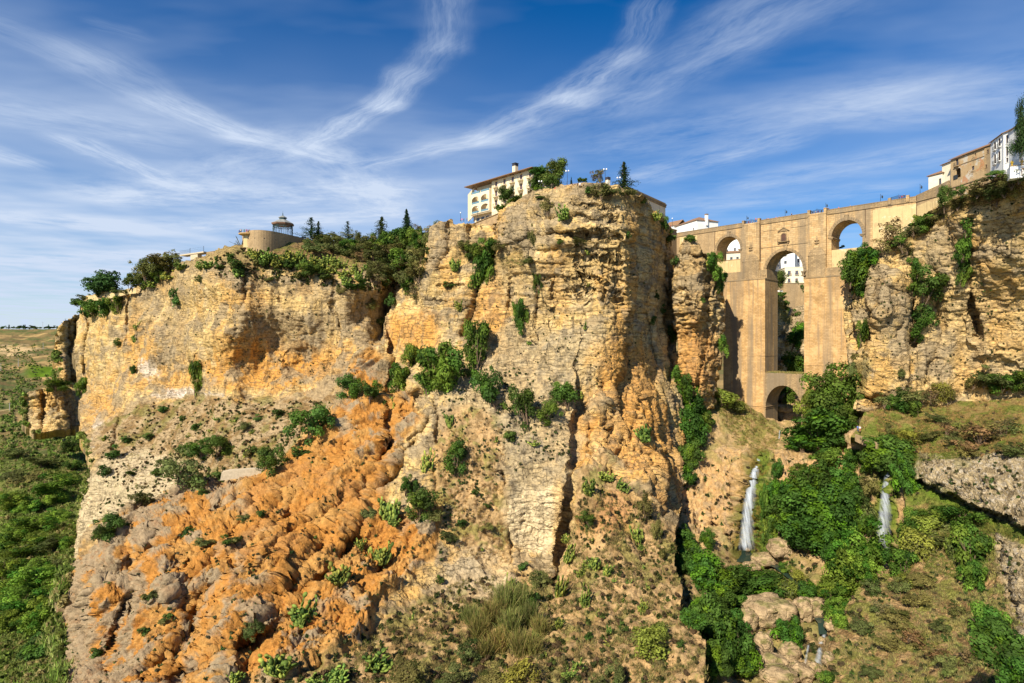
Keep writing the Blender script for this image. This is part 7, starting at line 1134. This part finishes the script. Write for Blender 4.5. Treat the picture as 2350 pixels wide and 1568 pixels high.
pool([(1660,1262),(1690,1256),(1740,1258),(1770,1270),(1765,1284),(1730,1292),(1690,1290),(1665,1278)], (1715,1275)); 
def stream():
    pts = [(1745,1288,14),(1790,1302,14),(1835,1335,16),(1868,1390,20),(1895,1430,18),(1893,1456,14)]; V = []
    for px, py, w in pts:
        d = hit(px, py, 6)-.6; V += [P(px-w, py, d), P(px+w, py, d)]
    m = MB(); m.add(V, [(2*k, 2*k+1, 2*k+3, 2*k+2) for k in range(len(pts)-1)]); struct(m.build('water', WATER))
stream()
def boulders():
    L = [(1765,1403,112,60,'biggest flat topped boulder in the stream bed'),(1745,1432,42,22,'low boulder under the big flat topped one'),(1843,1402,44,58,'upright wedge boulder right of the big flat one'),(1872,1396,64,46,'broad boulder beside the dark pool'),(1716,1425,44,56,'leaning boulder left of the big flat topped one'),(1752,1482,42,60,'tall pale boulder left of the round green thicket'),(1812,1500,50,46,'round boulder below the green thicket'),(1772,1522,62,40,'boulder touching the round one on its left'),(1836,1545,58,40,'smooth boulder left of the white cascade'),(1788,1552,86,38,'wide boulder at the bottom edge of the picture'),(1868,1542,34,44,'narrow boulder next to the white cascade'),(1757,1284,56,26,'pale rock at the edge of the waterfall pool'),(1716,1262,10,9,'small dark rock in the spray of the main fall'),(1773,1456,24,18,'little boulder above the tall pale one'),(1886,1472,16,20,'small boulder splitting the upper cascade'),(1908,1438,30,22,'boulder beside the bright thicket'),(1790,1258,52,42,'mossy rock mound right of the main fall'),(1900,1512,26,30,'mossy boulder right of the white cascade'),(1725,1300,40,20,'flat rock below the waterfall pool'),(1728,1505,44,44,'boulder under the dark thicket on the left bank'),(1815,958,52,46,'shaded block lying under the lower bridge arch'),(1806,938,46,18,'long flat rock lying across the lower arch')]
    for k, (px, py, w, h, lab) in enumerate(L):
        bm = bmesh.new(); bmesh.ops.create_icosphere(bm, subdivisions=4, radius=1); V = np.array([v.co[:] for v in bm.verts]); F = np.array([[v.index for v in f.verts] for f in bm.faces]); bm.free()
        V = np.sign(V)*np.abs(V)**.8; d = hit(px, py+h*.3, 4) if not 1800 < px < 1816 or py > 1000 else 246; sx = w/FP*d/2; sz = h/FP*d/2; V = V*np.array((sx, sx*.8, sz)); s = max(sx, .5); n = V/np.linalg.norm(V, axis=1, keepdims=True)
        V = V+n*(s*(.19*facet(V/(s*.7)+k*9.1, 600+k)+.06*facet(V/(s*.25)+k*4.1, 640+k)+.05*fbm(V/(s*.25)+k, 3, 610)))[:,None]; c = lerp(np.tile(np.array((.46,.335,.19)), (len(V),1)), np.array((.33,.235,.135)), sstep(fbm(V/(s*.5)+k, 3, 620), -.1, .35)); c = lerp(c, np.array((.15,.16,.04)), .7*sstep(fbm(V/(s*.6)+k*3, 3, 630)+.25*n[:,2], .28, .5)); c = np.concatenate([c, np.full((len(V),1), .5)], 1)
        o = mesh_np('boulder', V, F, ROCK, c, True); o.location = P(px, py, d-.2*sx); tag(o, lab, 'boulder', 'boulders in the gorge')
boulders()
# ================================================================== PEOPLE
def person_mesh(pose=0):
    V = [(0,0,.95),(0,.01,1.15),(0,.0,1.38),(0,0,1.5),(0,-.02,1.60),(0,-.01,1.70)]; R = [(.15,.11),(.14,.10),(.17,.11),(.06,.06),(.085,.10),(.075,.085)]; E = [(0,1),(1,2),(2,3),(3,4),(4,5)]
    def chain(a, pts, rs):
        for p, r in zip(pts, rs): V.append(p); R.append((r, r)); E.append((a, len(V)-1)); a = len(V)-1
    st = .16 if pose == 1 else .03
    for s in (-1, 1): chain(0, [(s*.09,0,.88),(s*.10,-s*st*.6,.48),(s*.10,-s*st+(.05 if s*st < 0 else 0),.08),(s*.10,-s*st-.13,.04)], [.085,.06,.045,.035])
    for s in (-1, 1):
        e, h = ((s*.27,.02,1.12),(s*.25,-.10,.90)) if pose != 2 else ((s*.27,-.05,1.13),(s*.15,-.30,1.12)); chain(2, [(s*.20,0,1.38),e,h,(h[0], h[1]-.05, h[2]-.07)], [.055,.042,.034,.03])
    me = bpy.data.meshes.new('person'); me.from_pydata(V, E, []); o = bpy.data.objects.new('tmp', me); COL.objects.link(o); sk = o.modifiers.new('s', 'SKIN'); o.modifiers.new('d', 'SUBSURF').levels = 1
    for k, r in enumerate(R): me.skin_vertices[0].data[k].radius = r
    me.skin_vertices[0].data[0].use_root = True; dg = bpy.context.evaluated_depsgraph_get(); m2 = bpy.data.meshes.new_from_object(o.evaluated_get(dg)); bpy.data.objects.remove(o); return m2
BODY = [person_mesh(k) for k in range(3)]; SKIN = plain('skin', (.48,.28,.19), .7, .05); HAIRM = plain('dark_hair', (.03,.02,.015), .7, .1); _cl = {}
def cloth(c):
    if c not in _cl: _cl[c] = plain('cloth', c, .9, .08)
    return _cl[c]
CN = dict(blue=(.08,.16,.45), dark=(.03,.03,.045), white=(.8,.8,.8), pink=(.75,.12,.25), red=(.65,.03,.03), purple=(.22,.06,.25), green=(.06,.22,.10), grey=(.22,.22,.25), jeans=(.06,.10,.22), khaki=(.35,.27,.16), teal=(.03,.45,.42), black=(.015,.015,.02), orange=(.65,.2,.06))
def person(p, rot, top, low, label, group, pose=0, s=1.0):
    me = BODY[pose].copy(); me.name = 'person'; [me.materials.append(x) for x in (SKIN, cloth(CN[top]), cloth(CN[low]), HAIRM)]
    for f in me.polygons:
        c = f.center; f.use_smooth = True; z = c.z; arm = abs(c.x) > .215 and z < 1.2; f.material_index = 3 if z > 1.66 or (z > 1.56 and c.y > .03) else 0 if z > 1.45 or (arm and z < 1.18) else 1 if z > .93 else 0 if low == 'red' and z < .5 else 2 if z > .07 else 3
    o = bpy.data.objects.new('person', me); COL.objects.link(o); o.location = p; o.rotation_euler.z = rot; o.scale = (s,s,s); return tag(o, label, 'person', group)
_dc = P(567, 600, 252.5); G1 = 'visitors on the round viewing deck'
for px, top, low, lab, pz in ((551,'blue','jeans','person in blue at the left rim of the round deck',0),(554.5,'dark','dark','person in dark clothes second from the deck left rim',2),(556.8,'white','dark','person in white shirt near the left of the round deck',0),(559,'dark','jeans','person in black top beside the white shirt on the deck',0),(566.3,'green','dark','person in dark green in the middle of the round deck',2),(570.7,'pink','pink','person all in pink on the round deck',0),(574,'purple','dark','person in purple right of the pink one on the deck',0),(577,'dark','grey','person in grey trousers at the right end of the deck',2)):
    dx = (px-567)/FP*252; y = -math.sqrt(max(.2, 2.9**2-min(dx*dx, 8))); person((_dc.x+dx, _dc.y+y*.8, 47.75), random.uniform(-1,1), top, low, lab, G1, pz, 1.04)
G1 = 'visitors behind the lookout wall'
for px, d, top, lab in ((592,251,'white','person in white leaning on the lookout wall'),(596,251,'khaki','person in tan beside the white one behind the lookout wall'),(600.5,251.5,'teal','person in turquoise leaning on the lookout wall'),(606,252,'blue','person in light blue behind the lookout wall'),(609,252,'pink','person in pink at the end of the wall group'),(633.5,258,'dark','person in dark clothes inside the bandstand, left'),(638.5,259,'grey','person in grey inside the bandstand, right'),(682.5,267.5,'red','person in red behind the lookout wall right of the bandstand')): person(P(px, 540, d).xy.to_3d()+Vector((0,0,47.5)), 0, top, 'dark', lab, G1, 2, 1.05)
G1 = 'visitors on the cliff top by the hotel'
for px, py, d, top, low, lab in ((1314.7,433,188.6,'dark','jeans','leftmost of four people standing before the mirador wall'),(1319.5,432,188.4,'black','jeans','second of four people standing before the mirador wall'),(1325,431,188.2,'dark','black','third of four people standing before the mirador wall'),(1331,430.5,188.2,'white','jeans','person in white shirt standing before the mirador wall'),(1273.7,441,192.5,'red','red','person in red sitting on the cliff edge below the big tree'),(1281,441.5,191.5,'dark','jeans','person in dark blue right of the red one on the cliff edge'),(1286.5,440.5,191,'dark','dark','person in dark clothes right of the blue one on the cliff edge'),(1218,458,199.5,'pink','pink','person in pink at the foot of the hotel corner'),(1060,510,243,'pink','grey','person in pink at the far left of the hotel terrace'),(1064.5,510,242,'dark','dark','person in dark clothes left on the hotel terrace'),(1071.5,508.5,238,'grey','jeans','person in grey on the hotel terrace beside the railing'),(1081,505,234,'white','white','person in white on the terrace at the hotel corner')): person(P(px, py, d), random.uniform(-.8,.8), top, low, lab, G1, 0)
G1 = 'visitors on the railed terrace by the bridge'
for k, (x, top, lab) in enumerate(((.9,'blue','person in blue at the left of the railed terrace'),(2.2,'dark','person in dark clothes second on the railed terrace'),(3.3,'grey','person in grey midway on the railed terrace'),(4.7,'white','person in white on the railed terrace'),(5.9,'red','person in red at the right of the railed terrace'))): person(TERR.w(x, .4, 51.3), TERR.rot, top, 'jeans', lab, G1, 2)
G1 = 'people crossing the bridge'
for px, y, z, top, lab in ((1718.5,-.4,48.6,'red','person in red left at the first bridge railing'),(1722.5,-.4,48.6,'red','second person in red at the first bridge railing'),(1728,-.3,48.6,'white','person in white at the first bridge railing'),(1735.5,-.4,49.4,'red','tall standing person in red at the left pylon'),(1757,.8,48.9,'dark','person in dark clothes right of the left pylon'),(1761,.8,48.9,'orange','person in orange right of the left pylon'),(1779,.8,48.9,'pink','person in pink left of the bridge window'),(1786,.8,48.9,'grey','person in grey left of the bridge window'),(1815,.8,49.3,'dark','person in dark clothes right of the bridge window'),(1866,-.3,48.6,'dark','leftmost person at the second bridge railing'),(1872,-.3,48.6,'white','person in white at the second bridge railing'),(1878,-.3,48.6,'purple','person in purple at the second bridge railing'),(1886,-.3,48.6,'dark','rightmost person at the second bridge railing'),(1900,.8,49.2,'dark','person in dark clothes just right of the right pylon'),(1923,.8,48.9,'red','person in red above the right side arch'),(1950,.8,48.9,'grey','person in grey above the right side arch'),(2063,.5,49.5,'blue','person in blue at the third bridge railing'),(2069,.5,49.5,'red','person in red at the third bridge railing'),(2074,.5,49.6,'dark','person in dark clothes at the third bridge railing')): person(BL.w(S(px), y, z), BL.rot+random.uniform(-1,1), top, 'jeans', lab, G1, 0)
G1 = 'walkers on the gorge path'
for px, py, top, low, lab, rot, off in ((1968.5,990,'blue','jeans','walker in blue with dark trousers on the gorge path',2.6,.3),(1973.5,991,'white','red','walker in white shirt and red shorts on the gorge path',2.6,.3),(2172.5,919,'dark','jeans','walker in dark top and jeans under the right cliff',.4,.3),(2311,905,'black','grey','walker half hidden by shrubs under the right cliff',.4,.6)): d = (hit(px, py+2, 2) or 170)-off; person(P(px, py, d), rot, top, low, lab, G1, 1, 1.05)
